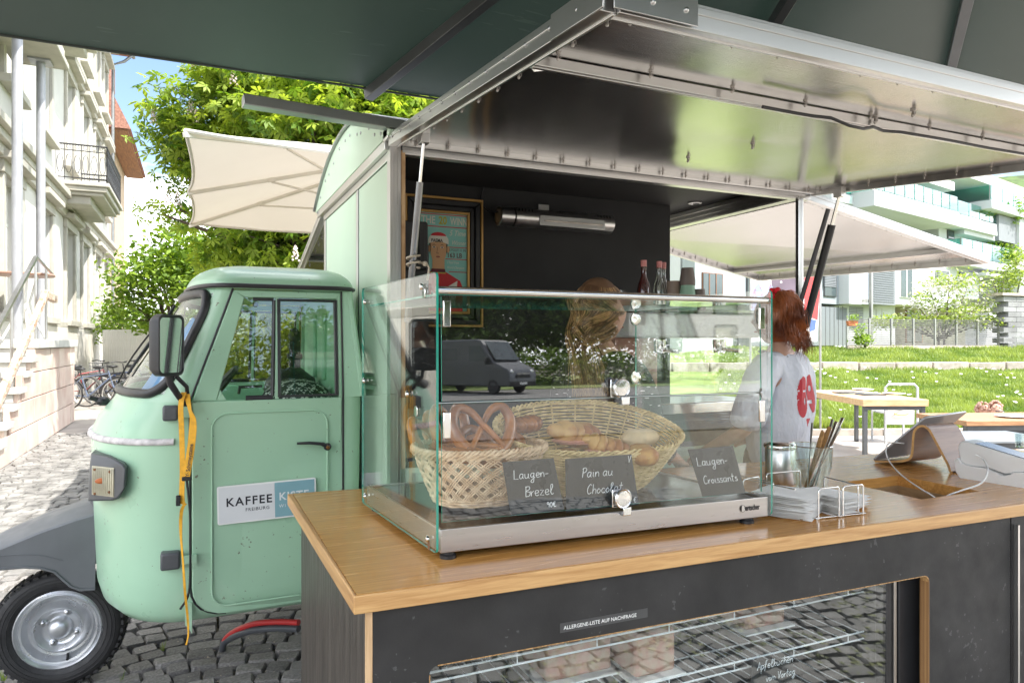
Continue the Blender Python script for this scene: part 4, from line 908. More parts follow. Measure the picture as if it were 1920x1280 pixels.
# ================================================================== COUNTER
M['oak'] = wood_mat('varnished_oak', (.64,.325,.09), (.44,.20,.052), .22, (1.2,26,26), 3.0, coat=.32, bump=.2)
M['oak_e'] = wood_mat('oak_edge', (.60,.36,.15), (.40,.20,.065), .42, (.6,11,13), 4.5, coat=.15, bump=.3)
M['oak_e2'] = wood_mat('oak_end_grain', (.58,.34,.14), (.38,.19,.065), .42, (11,.6,13), 4.5, coat=.15, bump=.3)
M['ply'] = wood_mat('plywood', (.52,.31,.13), (.20,.10,.035), .5, (90,90,.8), 1.2, bump=.2)
M['panel_f'] = mk('film_faced_panel', (.026,.025,.025), .58, var=.25, sc=7, bump=.12, bsc=180, rvar=.08, spec=.35)
M['panel_s'] = mk('brown_film_panel', (.060,.050,.042), .42, var=.35, sc=5, stretch=(9,9,.5), bump=.2, bsc=60, rvar=.1)
ctr = thing('serving_counter', 'long serving counter with varnished oak top and black panelled front', 'counter', (1.7, 1.9, 0))
Yf = lambda x: 1.434-.0320*(x-.293); Yb = lambda x: 2.494-.0926*(x-.282)
ZT, ZB = 1.0, .962
def cell(mb, x0, x1, fy0, fy1, z0=ZB, z1=ZT):
    v = [(x0,fy0(x0)),(x1,fy0(x1)),(x1,fy1(x1)),(x0,fy1(x0))]
    mb.prism([(x, y, z0) for x, y in v], (0,0,z1-z0))
hx0, hx1, hy0, hy1 = 2.18, 2.48, 1.545, 1.855
mb = MB(); fe = lambda x: Yf(x)+.006
c0 = lambda y: (lambda x: y)
cell(mb, .30, hx0, fe, Yb); cell(mb, hx0, hx1, fe, c0(hy0)); cell(mb, hx0, hx1, c0(hy1), Yb); cell(mb, hx1, 2.70, fe, Yb)
top1 = mb.build('counter_top', M['oak'], ctr)
mb = MB(); cell(mb, 2.703, 3.6, fe, Yb); mb.build('counter_top', M['oak'], ctr)
mb = MB(); v = [(.293,Yf(.293)),(3.6,Yf(3.6)),(3.6,fe(3.6)-.0),(.293,fe(.293))]; mb.prism([(x,y,ZB-.001) for x,y in v], (0,0,ZT-ZB+.0005)); mb.build('front_edging', M['oak_e'], ctr, bevel=.0025)
mb = MB(); v = [(.293,fe(.293)),(.30,fe(.3)),(.30,Yb(.3)),(.283,Yb(.282))]; mb.prism([(x,y,ZB-.001) for x,y in v], (0,0,ZT-ZB+.0005)); mb.build('side_edging', M['oak_e2'], ctr, bevel=.0025)
mb = MB()
for a in ((hx0-.02,hx0,hy0,hy1),(hx1,hx1+.02,hy0,hy1),(hx0-.02,hx1+.02,hy1,hy1+.02),(hx0-.02,hx1+.02,hy0-.02,hy0)): mb.box(*a, .86, ZB-.0005)
mb.box(hx0-.02,hx1+.02,hy0-.02,hy1+.02,.84,.86); rec = mb.build('cable_well', wood_mat('well_wood', (.42,.27,.14), (.26,.15,.07), .5, (1,1,6), 9), ctr)
mb = MB(); mb.box(hx0+.03,hx1-.03,hy0+.03,hy1-.03,.861,.866); mb.build('well_floor', M['black'], ctr)
mb = MB(); mb.lathe([(.008,0),(.008,.004),(.0,.004)], (hx1-.06,hy1,.93), Matrix.Rotation(R(90),3,'X'), 12); mb.build('bolt', M['steel'], ctr)
# body
bx0 = .322
mb = MB(); v = [(bx0, Yf(bx0)+.030),(bx0+.02, Yf(bx0)+.030),(bx0+.02, 2.44),(bx0, 2.44)]; mb.prism([(x,y,.03) for x,y in v], (0,0,ZB-.031)); mb.build('side_panel', M['panel_s'], ctr)
mb = MB(); mb.box(bx0, bx0+.0145, Yf(bx0)+.0235, Yf(bx0)+.0295, .03, ZB-.001); mb.build('corner_lipping', wood_mat('lipping', (.62,.42,.24), (.45,.27,.13), .5, (9,9,.5), 5), ctr)
wl_, wr_ = onY(806,1243,1.445).x, onY(1740,1082,1.405).x
zwt = .818
def front_box(mb, x0, x1, z0, z1, y0=.022, y1=.046):
    v = [(x0,Yf(x0)+y0),(x1,Yf(x1)+y0),(x1,Yf(x1)+y1),(x0,Yf(x0)+y1)]; mb.prism([(x,y,z0) for x,y in v], (0,0,z1-z0))
mb = MB(); front_box(mb, bx0+.0152, wl_, .03, ZB-.001); front_box(mb, wl_, wr_, zwt, ZB-.001); front_box(mb, wr_, 2.385, .03, ZB-.001); front_box(mb, wl_, wr_, .03, .22)
# rounded corners of the window opening
for (cx, sgx) in ((wl_, 1), (wr_, -1)):
    pts = [(cx, zwt), ] + [(cx+sgx*(.022-.022*math.sin(R(a))), zwt-.022+.022*math.cos(R(a))) for a in range(0, 91, 15)]
    mb.prism([(x, Yf(x)+.0222, z) for x, z in pts], (0,.0236,0))
specks(M['panel_f'], (.10,.10,.10), 60, .93, .6); specks(M['panel_s'], (.16,.14,.12), 40, .93, .6, (3,3,.3))
fp = mb.build('front_panel', M['panel_f'], ctr)
mb = MB(); front_box(mb, wl_, wl_+.003, .222, zwt-.02, .023, .05); front_box(mb, wr_-.003, wr_, .222, zwt-.022, .0215, .05); front_box(mb, wl_+.02, wr_-.02, zwt-.0025, zwt, .0215, .05)
arcp = [(wr_-.022+.022*math.sin(R(a)), zwt-.022+.022*math.cos(R(a))) for a in range(0,91,10)]
for (x0,z0),(x1,z1) in zip(arcp, arcp[1:]): mb.prism([(x0,Yf(x0)+.0215,z0),(x1,Yf(x0)+.0215,z1),(x1-.002,Yf(x0)+.0215,z1-.002),(x0-.002,Yf(x0)+.0215,z0-.002)], (0,.028,0))
mb.build('opening_edge', M['ply'], ctr)
mb = MB()
for k in range(6): front_box(mb, wr_-.0036, wr_-.003, .222, zwt-.022, .0235+.0045*k, .0255+.0045*k)
mb.build('ply_layers', mk('ply_dark', (.16,.07,.025), .6), ctr)
mb = MB(); front_box(mb, 2.392, 3.55, .03, ZB-.001); mb.build('front_panel', M['panel_f'], ctr)
mb = MB(); front_box(mb, 2.386, 2.392, .03, ZB-.05, .026, .05); front_box(mb, 2.396, 2.404, .2, ZB-.03, .004, .021); mb.build('door_trim', M['steel'], ctr)
mb = MB(); mb.box(.36, 3.5, 2.2, 2.22, .03, .95); mb.box(.4,3.4,1.56,2.15,.03,.06); mb.build('carcass', M['panel_s'], ctr)
# label strip
def fz(px, py): # point on the front panel plane
    p = onY(px, py, 1.44); 
    for _ in range(4): p = onY(px, py, Yf(p.x)+.022)
    return p
exf = Vector((1,-.032,0)).normalized()
a, b = fz(1050,1186), fz(1214,1163)
lb = thing('printed_label', 'black printed tape label stuck on the counter front above the fridge window', 'label', tuple(a))
dx = (b-a); dx.z = 0; up = Vector((0,0,1)); ex_ = (b-a).normalized(); ez_ = Vector((0,0,1)); h_ = .022
ex_ = exf*math.cos(R(-.3))+up*math.sin(R(.3))
mb = MB(); mb.prism([a, a+ex_*dx.length, a+ex_*dx.length+up*h_, a+up*h_], (0,-.0006,0)); mb.build('tape', mk('tape', (.055,.055,.057), .35, var=.1), lb)
mb = MB(); mb.text('ALLERGENE-LISTE AUF NACHFRAGE', .0125, TM(a+ex_*.009+up*.0065+Vector((0,-.0012,0)), ex_, up), .0002, sx=dx.length*.91/(.0125*29*.612)); mb.build('lettering', M['white'], lb, fix=False)
# fridge behind the opening
fr = thing('counter_fridge', 'glass fronted fridge with wire shelves built in under the counter', 'fridge', (1.3, 1.6, .2))
mb = MB(); mb.box(wl_-.03, 2.10, 1.93, 1.95, .1, .88); mb.box(wl_-.05, wl_-.03, 1.50, 1.95, .1, .88); mb.box(2.06, 2.10, 1.50, 1.93, .1, .88); mb.box(wl_-.03, 2.06, 1.50, 1.93, .86, .88); mb.box(wl_-.03,2.06,1.5,1.93,.1,.13)
mb.build('cabinet', mk('fridge_inside', (.05,.05,.052), .4, var=.1), fr)
for a_ in ((1.905, 1.93, 1.463, 1.50, .13, .86),(1.955,2.06,1.458,1.50,.13,.86),(wl_-.03,wl_-.004,1.465,1.50,.13,.86)): MB().box(*a_).build('door_frame', M['black'], fr, bevel=.002)
mb = MB(); mb.box(1.932, 1.944, 1.458, 1.47, .13, .86); mb.build('shelf_track', M['steel'], fr)
mb = MB(); mb.prism([(wl_-.005,1.471,.13),(1.906,1.467,.13),(1.906,1.464,.86),(wl_-.005,1.468,.86)], (0,.004,0)); mb.build('glass_door', glass_mat('fridge_glass', (.93,.96,.96), 1.70), fr)
for z in (.765, .62, .46):
    mb = MB(); x0, x1, y0, y1 = wl_, 1.89, 1.53, 1.90
    for y in (y0, y1): mb.tube([(x0,y,z),(x1,y,z)], .003, 6)
    mb.tube([(x0,y0,z-.022),(x1,y0,z-.022)], .0028, 6)
    for k in range(32): x = x0+(x1-x0)*(k+.5)/32; mb.tube([(x,y0,z-.022 if k % 5 == 0 else z),(x,y0,z+.003),(x,y1,z+.003)], .0019, 4)
    mb.build('wire_shelf', mk('white_wire', (.82,.83,.84), .3, .1, var=.03), fr, smooth=60)
cake = mk('sponge_cake', (.55,.42,.30), .9, var=.25, sc=40, bump=.5, bsc=60, col2=(.42,.22,.17))
for k, (x, y, w_, d_, h_, z) in enumerate(((.93,1.70,.20,.16,.10,.624),(1.12,1.62,.13,.15,.12,.624),(1.62,1.74,.16,.16,.06,.624))):
    t = thing('cake', ['pale sponge cake slab at the left of the fridge shelf', 'pink cake block beside the sponge slab in the fridge', 'flat cake on the right of the fridge shelf behind the card'][k], 'cake', (x, y, z)); mb = MB(); mb.box(x-w_/2,x+w_/2,y-d_/2,y+d_/2,z+.006,z+h_); mb.build('slice', cake, t, bevel=.01); mb = MB(); mb.box(x-w_/2-.02,x+w_/2+.02,y-d_/2-.02,y+d_/2+.02,z,z+.005); mb.build('plate', M['white'], t)

# ------------------------------------------------------------------ handwriting in chalk
GL = {'L':[[(0,1),(0,0),(.5,.02)]],'a':[[(.45,.5),(.15,.5),(.02,.2),(.2,0),(.42,.25),(.45,.5),(.42,.1),(.55,0)]],'u':[[(0,.5),(.02,.12),(.2,0),(.4,.2),(.42,.5),(.42,.1),(.55,0)]],
'n':[[(0,.5),(.03,0),(.05,.3),(.25,.5),(.4,.35),(.42,0)]],'g':[[(.42,.5),(.15,.5),(.02,.25),(.2,.05),(.42,.3),(.42,.5),(.38,-.4),(.15,-.5),(.05,-.35),(.3,-.1),(.55,.05)]],'e':[[(.03,.25),(.4,.3),(.35,.5),(.1,.48),(.03,.2),(.2,0),(.45,.08)]],
'-':[[(.05,.3),(.4,.32)]],'B':[[(.05,1),(.02,0)],[(0,.95),(.4,.95),(.42,.7),(.05,.52),(.45,.4),(.42,.08),(0,0)]],'r':[[(0,.5),(.04,0),(.08,.3),(.3,.5)]],'z':[[(0,.5),(.38,.5),(.02,.02),(.42,.0)]],'l':[[(.02,.2),(.3,.8),(.2,1),(.08,.8),(.1,.1),(.25,0),(.35,.1)]],
'P':[[(.05,1),(.02,0)],[(-.05,.9),(.25,1.02),(.45,.8),(.3,.55),(.05,.5)]],'i':[[(.05,.5),(.08,.08),(.2,0)],[(.08,.72),(.09,.74)]],'C':[[(.5,.85),(.3,1),(.05,.7),(.02,.25),(.2,0),(.5,.15)]],'h':[[(.05,1),(.02,0),(.06,.3),(.25,.5),(.4,.35),(.42,0)]],
'o':[[(.22,.5),(.02,.25),(.2,0),(.42,.25),(.22,.5)]],'c':[[(.4,.42),(.2,.5),(.02,.25),(.2,0),(.42,.08)]],'t':[[(.2,.95),(.16,.1),(.3,0)],[(0,.6),(.4,.62)]],'s':[[(.35,.45),(.1,.5),(.1,.3),(.33,.2),(.25,0),(0,.05)]],'0':[[(.22,.8),(.02,.4),(.2,0),(.42,.4),(.22,.8)]],
'9':[[(.4,.6),(.2,.8),(.05,.6),(.2,.42),(.4,.62),(.36,0)]],'E':[[(.5,.7),(.25,.8),(.1,.4),(.25,0),(.5,.1)],[(-.02,.5),(.35,.5)],[(-.02,.32),(.32,.32)]],'A':[[(0,0),(.25,1),(.5,0)],[(.08,.35),(.42,.38)]],'p':[[(.02,.5),(.05,-.5)],[(.04,.4),(.28,.5),(.42,.25),(.2,0),(.05,.1)]],
'f':[[(.4,.9),(.22,1),(.15,.5),(.1,-.3)],[(0,.5),(.35,.52)]],'k':[[(.05,1),(.02,0)],[(.35,.5),(.05,.22),(.4,0)]],'v':[[(0,.5),(.2,0),(.4,.5)]],'m':[[(0,.5),(.03,0),(.05,.3),(.2,.5),(.3,.3),(.3,0),(.32,.3),(.48,.5),(.6,.3),(.6,0)]],'V':[[(0,1),(.22,0),(.5,1)]],
'g2':[]}
CH = mk('chalk', (.80,.82,.84), .8, var=.05)
def hand(mb, s_, o, ex, ez, size, r=.0008, slant=.15):
    x = 0; o = Vector(o); ex = Vector(ex).normalized(); ez = Vector(ez).normalized()
    for c_ in s_:
        if c_ == ' ': x += .4; continue
        st = GL[c_]; w_ = 0
        for line in st:
            pts = []
            L2 = line if len(line) < 3 else line
            for i in range(len(L2)-1):
                p0 = L2[max(i-1,0)]; p1 = L2[i]; p2 = L2[i+1]; p3 = L2[min(i+2,len(L2)-1)]
                for q in range(4 if len(L2) > 2 and c_ not in 'LAzVk' else 1):
                    t_ = q/(4 if len(L2) > 2 and c_ not in 'LAzVk' else 1)
                    f = lambda k: .5*((2*p1[k])+(-p0[k]+p2[k])*t_+(2*p0[k]-5*p1[k]+4*p2[k]-p3[k])*t_*t_+(-p0[k]+3*p1[k]-3*p2[k]+p3[k])*t_**3)
                    pts.append((f(0), f(1)))
            pts.append(L2[-1]); w_ = max(w_, max(p[0] for p in L2))
            mb.tube([o+ex*(x+p[0]+slant*p[1])*size+ez*p[1]*size for p in pts], r, 4)
        x += w_+.12
    return x*size

# ================================================================== DISPLAY CASE
cFL, cFR, cBL, cBR = Vector((.5196,1.5796,0)), Vector((1.503,1.529,0)), Vector((.4747,2.165,0)), Vector((1.4445,2.11,0))
def C(a, b, z): p = cFL.lerp(cFR, a).lerp(cBL.lerp(cBR, a), b); return Vector((p.x, p.y, z))
case = thing('display_case', 'heated glass display case on a stainless steel base standing on the oak counter', 'display case', tuple(C(.5,.5,1.0)))
def cb(mb, a0, a1, b0, b1, z0, z1):
    n = len(mb.v); mb.box(a0,a1,b0,b1,z0,z1)
    for i in range(n, len(mb.v)): v = mb.v[i]; mb.v[i] = C(v.x, v.y, v.z)
def cbox_part(name, mat, args, bevel=.002, parent=case):
    mb = MB()
    for a in (args if isinstance(args[0], (tuple, list)) else [args]): cb(mb, *a)
    return mb.build(name, mat, parent, bevel=bevel)
steelB = mk('base_steel', (.52,.50,.49), .32, 1.0, var=.05, sc=5, stretch=(1,1,14), rvar=.06)
base = cbox_part('steel_base', steelB, [(.008,.996,.0,.014,1.018,1.074),(.008,.016,.016,1,1.018,1.074),(.988,.996,.016,1,1.018,1.074),(.016,.988,.985,1,1.018,1.074)], .0015)
cbox_part('heating_plate', mk('hot_plate', (.05,.048,.048), .18, .6, var=.2, rvar=.08), (.017,.987,.0155,.984,1.058,1.070), 0)
cbox_part('base_floor', M['black'], (.02,.98,.02,.98,1.018,1.03), 0)
for a, b in ((.035,.035),(.94,.035),(.035,.95),(.94,.95)):
    mb = MB(); mb.lathe([(.020,1.0005),(.020,1.008),(.016,1.011),(.016,1.018)], C(a,b,0), None, 18); mb.build('rubber_foot', M['black'], case, smooth=40)
def pane(name, poly, d, mat=M['glass_case'], parent=case):
    mb = MB(); mb.prism(poly, d); mb.m = [0,0]+[1]*(len(poly)); return mb.build(name, [mat, M['glass_edge']], parent, fix=True)
lf = (C(0,-.004,0)-C(1,-.004,0)).normalized()
def rc(a, b0, b1, z0, z1, r=.012):
    L_ = (C(a,1,0)-C(a,0,0)).length; rb = r/L_; pts = []
    for (cb_, cz, s0) in ((b1-rb,z1-r,0),(b0+rb,z1-r,90),(b0+rb,z0+r,180),(b1-rb,z0+r,270)):
        for k in range(4): t = R(s0+30*k); pts.append(C(a, cb_+rb*math.cos(t), cz+r*math.sin(t)))
    return pts
pane('side_glass', rc(.0,-.012,1.01,1.020,1.684), lf*.006, M['glass_side'])
pane('side_glass', rc(.999,-.012,1.01,1.020,1.668), -lf*.006, M['glass_case'])
tl = .0045  # slight backward lean of the flaps
def flapglass(z0, z1, y0, lean, nm='glass_flap', mt=None):
    a0, a1 = .016, .984; p = [C(a0,y0,z0), C(a1,y0,z0), C(a1,y0+lean,z1), C(a0,y0+lean,z1)]; return pane(nm, p, (0,.0045,0), mt or M['glass_case'])
pane('roof_glass', [C(.016,.05,1.632), C(.984,.05,1.632), C(.984,.99,1.628), C(.016,.99,1.628)], (0,0,.005))
fu = flapglass(1.3765, 1.629, .020, .0066); fl_ = flapglass(1.088, 1.3695, .018, .006, 'glass_flap', M['glass_low'])
mb = MB(); mb.tube([C(.0,.012,1.6425), C(1,.012,1.6385)], .0095, 16); mb.build('chrome_rail', M['chrome'], case, smooth=60)
mb = MB(); mb.tube([C(.01,.03,1.3725), C(.99,.03,1.3725)], .0025, 8); mb.build('centre_rail', M['steel'], case, smooth=60)
# knobs
def casept(px, py):
    p = onY(px, py, 1.56)
    for _ in range(5): a = (p.x-cFL.x)/(cFR.x-cFL.x); p = onY(px, py, C(a,.015,0).y-.022)
    return p
kn = mk('turned_steel', (.72,.71,.70), .22, 1.0, var=.12, sc=30, rvar=.1)
for (x, y, zb) in ((1165,727,1.3765),(1168,934,1.088)):
    p = casept(x, y); mb = MB(); Rx = Matrix.Rotation(R(90),3,'X'); 
    mb.lathe([(.012,-.024),(.012,-.010),(.020,-.008),(.0245,-.004),(.0255,.003),(.0235,.005),(.0205,.0035),(.0195,.0045),(.004,.0060),(0,.006)], p, Rx, 30); k_ = mb.build('knob', kn, case, smooth=35)
    mb = MB(); yb = p.y+.020; mb.box(p.x-.022,p.x+.014,yb-.004,yb-.001,p.z-.026,p.z+.022); mb.box(p.x-.004,p.x+.020,yb-.030,yb-.027,p.z-.043,p.z-.022); mb.box(p.x-.004,p.x+.020,yb-.027,yb-.001,p.z-.045,p.z-.042); mb.build('knob_bracket', M['chrome'], k_, bevel=.002)
# clips, hinges, screws
def screw(p, ax, r=.0085, parent=case):
    mb = MB(); Mx = ax.to_track_quat('Z','Y').to_matrix(); mb.lathe([(r*.75,0),(r*.75,.003),(r,.003),(r*.85,.007),(0,.009)], p, Mx, 14); mb.build('screw', M['chrome'], parent, smooth=40)
for b, z in ((.06,1.046),(.93,1.050),(.30,1.385),(.95,1.40),(.93,1.640),(.13,1.655)): screw(C(-.0075,b,z), lf)
for (b, z) in ((.11,1.638),(.20,1.345)):
    mb = MB(); p = C(-.0072,b,z); mb.prism([p+Vector((0,y,z_)) for y, z_ in rrect(.022,.026,.006,3)], lf*.003)
    mb.build('clip', M['chrome'], case, bevel=.001)
for a in (.022, .972):
    for z in (1.585, 1.32):
        cbox_part('flap_clamp', M['chrome'], (a-.008,a+.010,-.006,.006,z-.030,z+.032), .0015)
for z in (1.60,1.585,1.372,1.30):
    p = C(.985,.05 if z > 1.5 else .03,z); mb = MB(); mb.lathe([(.014,0),(.014,.003),(.006,.004),(.006,-.001)], p, Vector((1,-.6,0)).to_track_quat('Z','Y').to_matrix(), 18); mb.build('hinge_disc', M['steel'], case, smooth=40)
for b, z in ((.97,1.60),(.97,1.39)):
    p = C(.985,b,z); mb = MB(); mb.lathe([(.022,0),(.024,.004),(.014,.008),(.006,.006)], p, Vector((-1,-.3,0)).to_track_quat('Z','Y').to_matrix(), 20); mb.build('rear_fixing', M['chrome'], case, smooth=40)
# maker's name
p = onY(1390,957,1.53); a_ = (p.x-cFL.x)/(cFR.x-cFL.x); p = C(a_,0,0); ez_ = Vector((0,0,1)); cex = (cFR-cFL).normalized(); p.z = 1.041; p -= Vector((0,.0015,0))
mb = MB(); mb.text('artscher', .0225, TM(p+cex*.0172, cex, ez_), .0003, bold=.0004, sx=.66); mb.lathe([(.0095,0),(.0095,.0008),(0,.0008)], p+cex*.008+ez_*.0065, Matrix.Rotation(R(90),3,'X'), 20); mb.build('maker_name', M['black'], base, fix=False)
mb = MB(); mb.text('B', .0205, TM(p+cex*.0030+Vector((0,-.0012,0)), cex, ez_), .0003, bold=.0012, sx=.85); mb.build('maker_initial', M['steel'], base, fix=False)
# rust stains round two screws
mb = MB(); q = C(-.0078,.062,1.030); mb.prism([q+Vector((0,y,z)) for y, z in ((-.008,.012),(-.010,-.004),(-.006,-.011),(.002,-.011),(.006,-.003),(.005,.010))], lf*.0004); mb.build('rust_stain', M['rust'], base)

# ------------------------------------------------------------------ wicker baskets
wk1 = mk('pale_wicker', (.74,.47,.27), .5, var=.22, sc=40, bump=.2, bsc=120, col2=(.84,.64,.44)); wk2 = mk('golden_wicker', (.70,.50,.20), .5, var=.25, sc=40, bump=.2, bsc=120, col2=(.84,.66,.34))
def ell(n_, rx, ry, t): # superellipse
    c_, s_ = math.cos(t), math.sin(t); return Vector((rx*abs(c_)**(2/n_)*(1 if c_>=0 else -1), ry*abs(s_)**(2/n_)*(1 if s_>=0 else -1), 0))
def basket(name, label, c, rx, ry, h, tilt, mat, lattice, hb=0.0, rz=0, backup=0.0):
    t = thing(name, label, 'basket', tuple(c)); c = Vector(c); Rm = Matrix.Rotation(rz,3,'Z') @ Matrix.Rotation(tilt,3,'X')
    def pt(th, u, off=0):
        fl = .66+.34*u**.8; e = ell(2.3, rx, ry, th); n_ = Vector((e.x/rx**2, e.y/ry**2, 0)).normalized(); hh = h*(1+backup*max(0,math.sin(th))**1.5)
        return c+Rm @ (e*fl+n_*off+Vector((0,0,hh*u+.006)))
    mb = MB(); N = 84; nst = 28 if not lattice else 24
    if lattice:
        for k in range(nst):
            for sgn in (1,-1):
                for dd in (0,.055,.11):
                    pts = [pt(2*PI*k/nst+dd+sgn*u*1.05, u, .0025*(1 if int(u*9+k) % 2 else -1)*sgn) for u in [q/12 for q in range(1,13)]]; mb.tube(pts, .0021, 5)
        levels = [.04,.09,.14,.93,.98]
    else: levels = [(.02+.96*i/17) for i in range(18)]
    for i, u in enumerate(levels):
        for st in (0,1):
            pts = [pt(2*PI*k/N, u+st*.012, .0036*math.sin(nst*.5*2*PI*k/N+PI*i+PI*st)) for k in range(N)]; mb.tube(pts, .0026 if not lattice else .0028, 5, closed=True)
    w_ = mb.build('weave', mat, t, smooth=70); w_['kind'] = 'stuff'
    mb = MB()
    for k in range(nst):
        if not lattice: mb.tube([pt(2*PI*(k+.5)/nst, u) for u in (0,.2,.4,.6,.8,1)], .0028, 5)
    if not lattice: s_ = mb.build('stakes', mat, t, smooth=70); s_['kind'] = 'stuff'
    mb = MB(); N2 = 150
    for s_ in range(3):
        pts = []
        for k in range(N2):
            th = 2*PI*k/N2; a = 30*th/1.0+s_*2*PI/3; p = pt(th, 1.0, .006*math.cos(a)); pts.append(p+Vector((0,0,.006*math.sin(a)+.004)))
        mb.tube(pts, .0035, 5, closed=True)
    if lattice:
        for k in range(54):
            th = 2*PI*k/54; mb.tube([pt(th,.90,.004), pt(th+.10,.97,.009), pt(th+.2,1.03,.004)], .0026, 5)
    mb.build('rim', mat, t, smooth=70)
    mb = MB(); N3 = 40; mb.prism([pt(2*PI*k/N3, .02) for k in range(N3)], Rm @ Vector((0,0,.006))); mb.build('bottom', mat, t)
    return t
bc1 = C(.225,.42,1.071); basket('bread_basket', 'light wicker lattice basket of pretzels at the left of the case', (bc1.x, bc1.y, 1.071), .185, .145, .150, 0, wk1, True)
bc2 = C(.628,.60,1.085); basket('bread_basket', 'large golden oval basket tilted forward behind the price cards', (bc2.x, bc2.y, 1.090),   .298, .20, .155, R(13), wk2, False, rz=R(-3), backup=.15)

# ------------------------------------------------------------------ baked goods
crust = mk('pretzel_crust', (.17,.042,.012), .25, var=.4, sc=9, coat=.4, bump=.25, bsc=30, col2=(.56,.20,.04), lo=.3, hi=.7)
gold = mk('golden_pastry', (.78,.46,.15), .5, var=.25, sc=14, bump=.6, bsc=22, bdist=.008, col2=(.38,.14,.035), lo=.42, hi=.60)
dough = mk('pale_dough', (.82,.64,.40), .7, var=.15, sc=14, bump=.5, bsc=30)
def catmull(P, m_=6):
    out = []
    for i in range(len(P)-1):
        p0, p1, p2, p3 = P[max(i-1,0)], P[i], P[i+1], P[min(i+2,len(P)-1)]
        for q in range(m_):
            t_ = q/m_; out.append(tuple(.5*((2*p1[k])+(-p0[k]+p2[k])*t_+(2*p0[k]-5*p1[k]+4*p2[k]-p3[k])*t_*t_+(-p0[k]+3*p1[k]-3*p2[k]+p3[k])*t_**3) for k in range(len(p1))))
    out.append(P[-1]); return out
PZ = [(.30,-.36,.10,.045),(.12,-.12,.06,.05),(-.04,.06,.06,.055),(-.20,.28,0,.07),(-.42,.33,0,.085),(-.54,.08,0,.095),(-.44,-.24,0,.11),(-.22,-.44,0,.13),(0,-.50,0,.14),(.22,-.44,0,.13),(.44,-.24,0,.11),(.54,.08,0,.095),(.42,.33,0,.085),(.20,.28,0,.07),(.04,.06,-.04,.055),(-.12,-.12,.04,.05),(-.30,-.36,.10,.045)]
def pretzel(p, rot, s_, label):
    t = thing('pretzel', label, 'pretzel', tuple(p), 0, 'pretzels heaped in the left basket'); Rm = Matrix.Rotation(rot[2],3,'Z') @ Matrix.Rotation(rot[0],3,'X') @ Matrix.Rotation(rot[1],3,'Y')
    c = catmull(PZ, 5); mb = MB(); mb.tube([Vector(p)+Rm @ (Vector((q[0],q[1],q[2]))*s_) for q in c], [q[3]*s_ for q in c], 12); mb.build('crust', crust, t, smooth=80)
    mb = MB(); mb.tube([Vector(p)+Rm @ (Vector((x,-.50+abs(x)*.12,.115))*s_) for x in (-.25,-.12,0,.12,.25)], [.01*s_,.035*s_,.045*s_,.035*s_,.01*s_], 6, flat=.5); mb.build('split', dough, t, smooth=60)
def cp(a, b, z): return C(a, b, z)
pretzel(onD(905,800,1.93), (R(72),0,R(5)), .165, 'pretzel standing upright at the front of the pretzel basket')
pretzel(onD(845,800,2.00), (R(78),R(14),R(28)), .165, 'pretzel leaning at the left of the pretzel basket')
pretzel(onD(880,838,1.93), (R(12),0,R(20)), .17, 'pretzel lying flat under the upright ones')
pretzel(onD(920,830,2.00), (R(25),R(10),R(-30)), .165, 'pretzel lying at the right rim of the pretzel basket')
pretzel(onD(800,815,2.05), (R(70),R(-10),R(60)), .16, 'pretzel leaning against the back left rim of the basket')
def pastry(p, rz, L_, wd, label, mat, cres=.25, nm='croissant', tilt=0, seg=7, top=None):
    t = thing(nm, label, nm.replace('_',' '), tuple(p)); p = Vector(p); Rm = Matrix.Rotation(rz,3,'Z') @ Matrix.Rotation(tilt,3,'Y'); rows = []
    NS = seg*6
    for i in range(NS+1):
        u = i/NS*2-1; r = wd*(1-abs(u)**2.4)**.55*(.86+.20*abs(math.sin(seg*PI*i/NS))**.6)*(1+.22*noise.noise(Vector((u*3+p.x*40,rz*9,p.y*30))))+.002
        cc = Vector((u*L_/2, cres*L_*(u*u), 0)); rows.append([p+Rm @ (cc+Vector((0, r*math.cos(a), r*.72*math.sin(a)))*(1+.10*noise.noise(Vector((u*6+rz,a*1.1,p.x*20))))) for a in [2*PI*k/14 for k in range(14)]])
    mb = MB(); mb.grid(rows, True); mb.build('crust', mat, t, smooth=60)
    if top: mb = MB(); mb.sphere(p+Rm @ Vector((0,-.1*wd,-wd*.25)), 1, 18, 8, (L_*.46, wd*1.12, .006)); mb.sphere(p+Rm @ Vector((0,-.2*wd,-wd*.35)), 1, 18, 8, (L_*.42, wd*1.18, .004)); mb.build('filling', top, t, smooth=60)
ham = mk('ham', (.62,.30,.24), .4, var=.2, sc=20)
pastry(onD(1085,815,2.10), R(12), .20, .052, 'filled pale croissant resting at the top left of the large basket', gold, .12, top=ham, tilt=R(12))
pastry(onD(1140,838,2.05), R(-20), .17, .040, 'filled croissant half covered below the first one in the large basket', gold, .1, top=ham, tilt=R(20))
pastry(onD(1205,852,2.04), R(70), .13, .042, 'flaky pain au chocolat showing its spiral end toward the front', gold, 0, 'pain_au_chocolat', seg=3)
pastry(onD(1200,820,2.20), R(10), .15, .038, 'pale pain au chocolat lying behind the spiral ended one', dough, 0, 'pain_au_chocolat', seg=2)
pastry(onD(990,795,2.22), R(25), .16, .036, 'dark lye croissant at the far left of the large basket', crust, .2)
pastry(onD(1060,860,2.12), R(40), .18, .040, 'golden croissant buried at the bottom of the large basket', gold, .15)

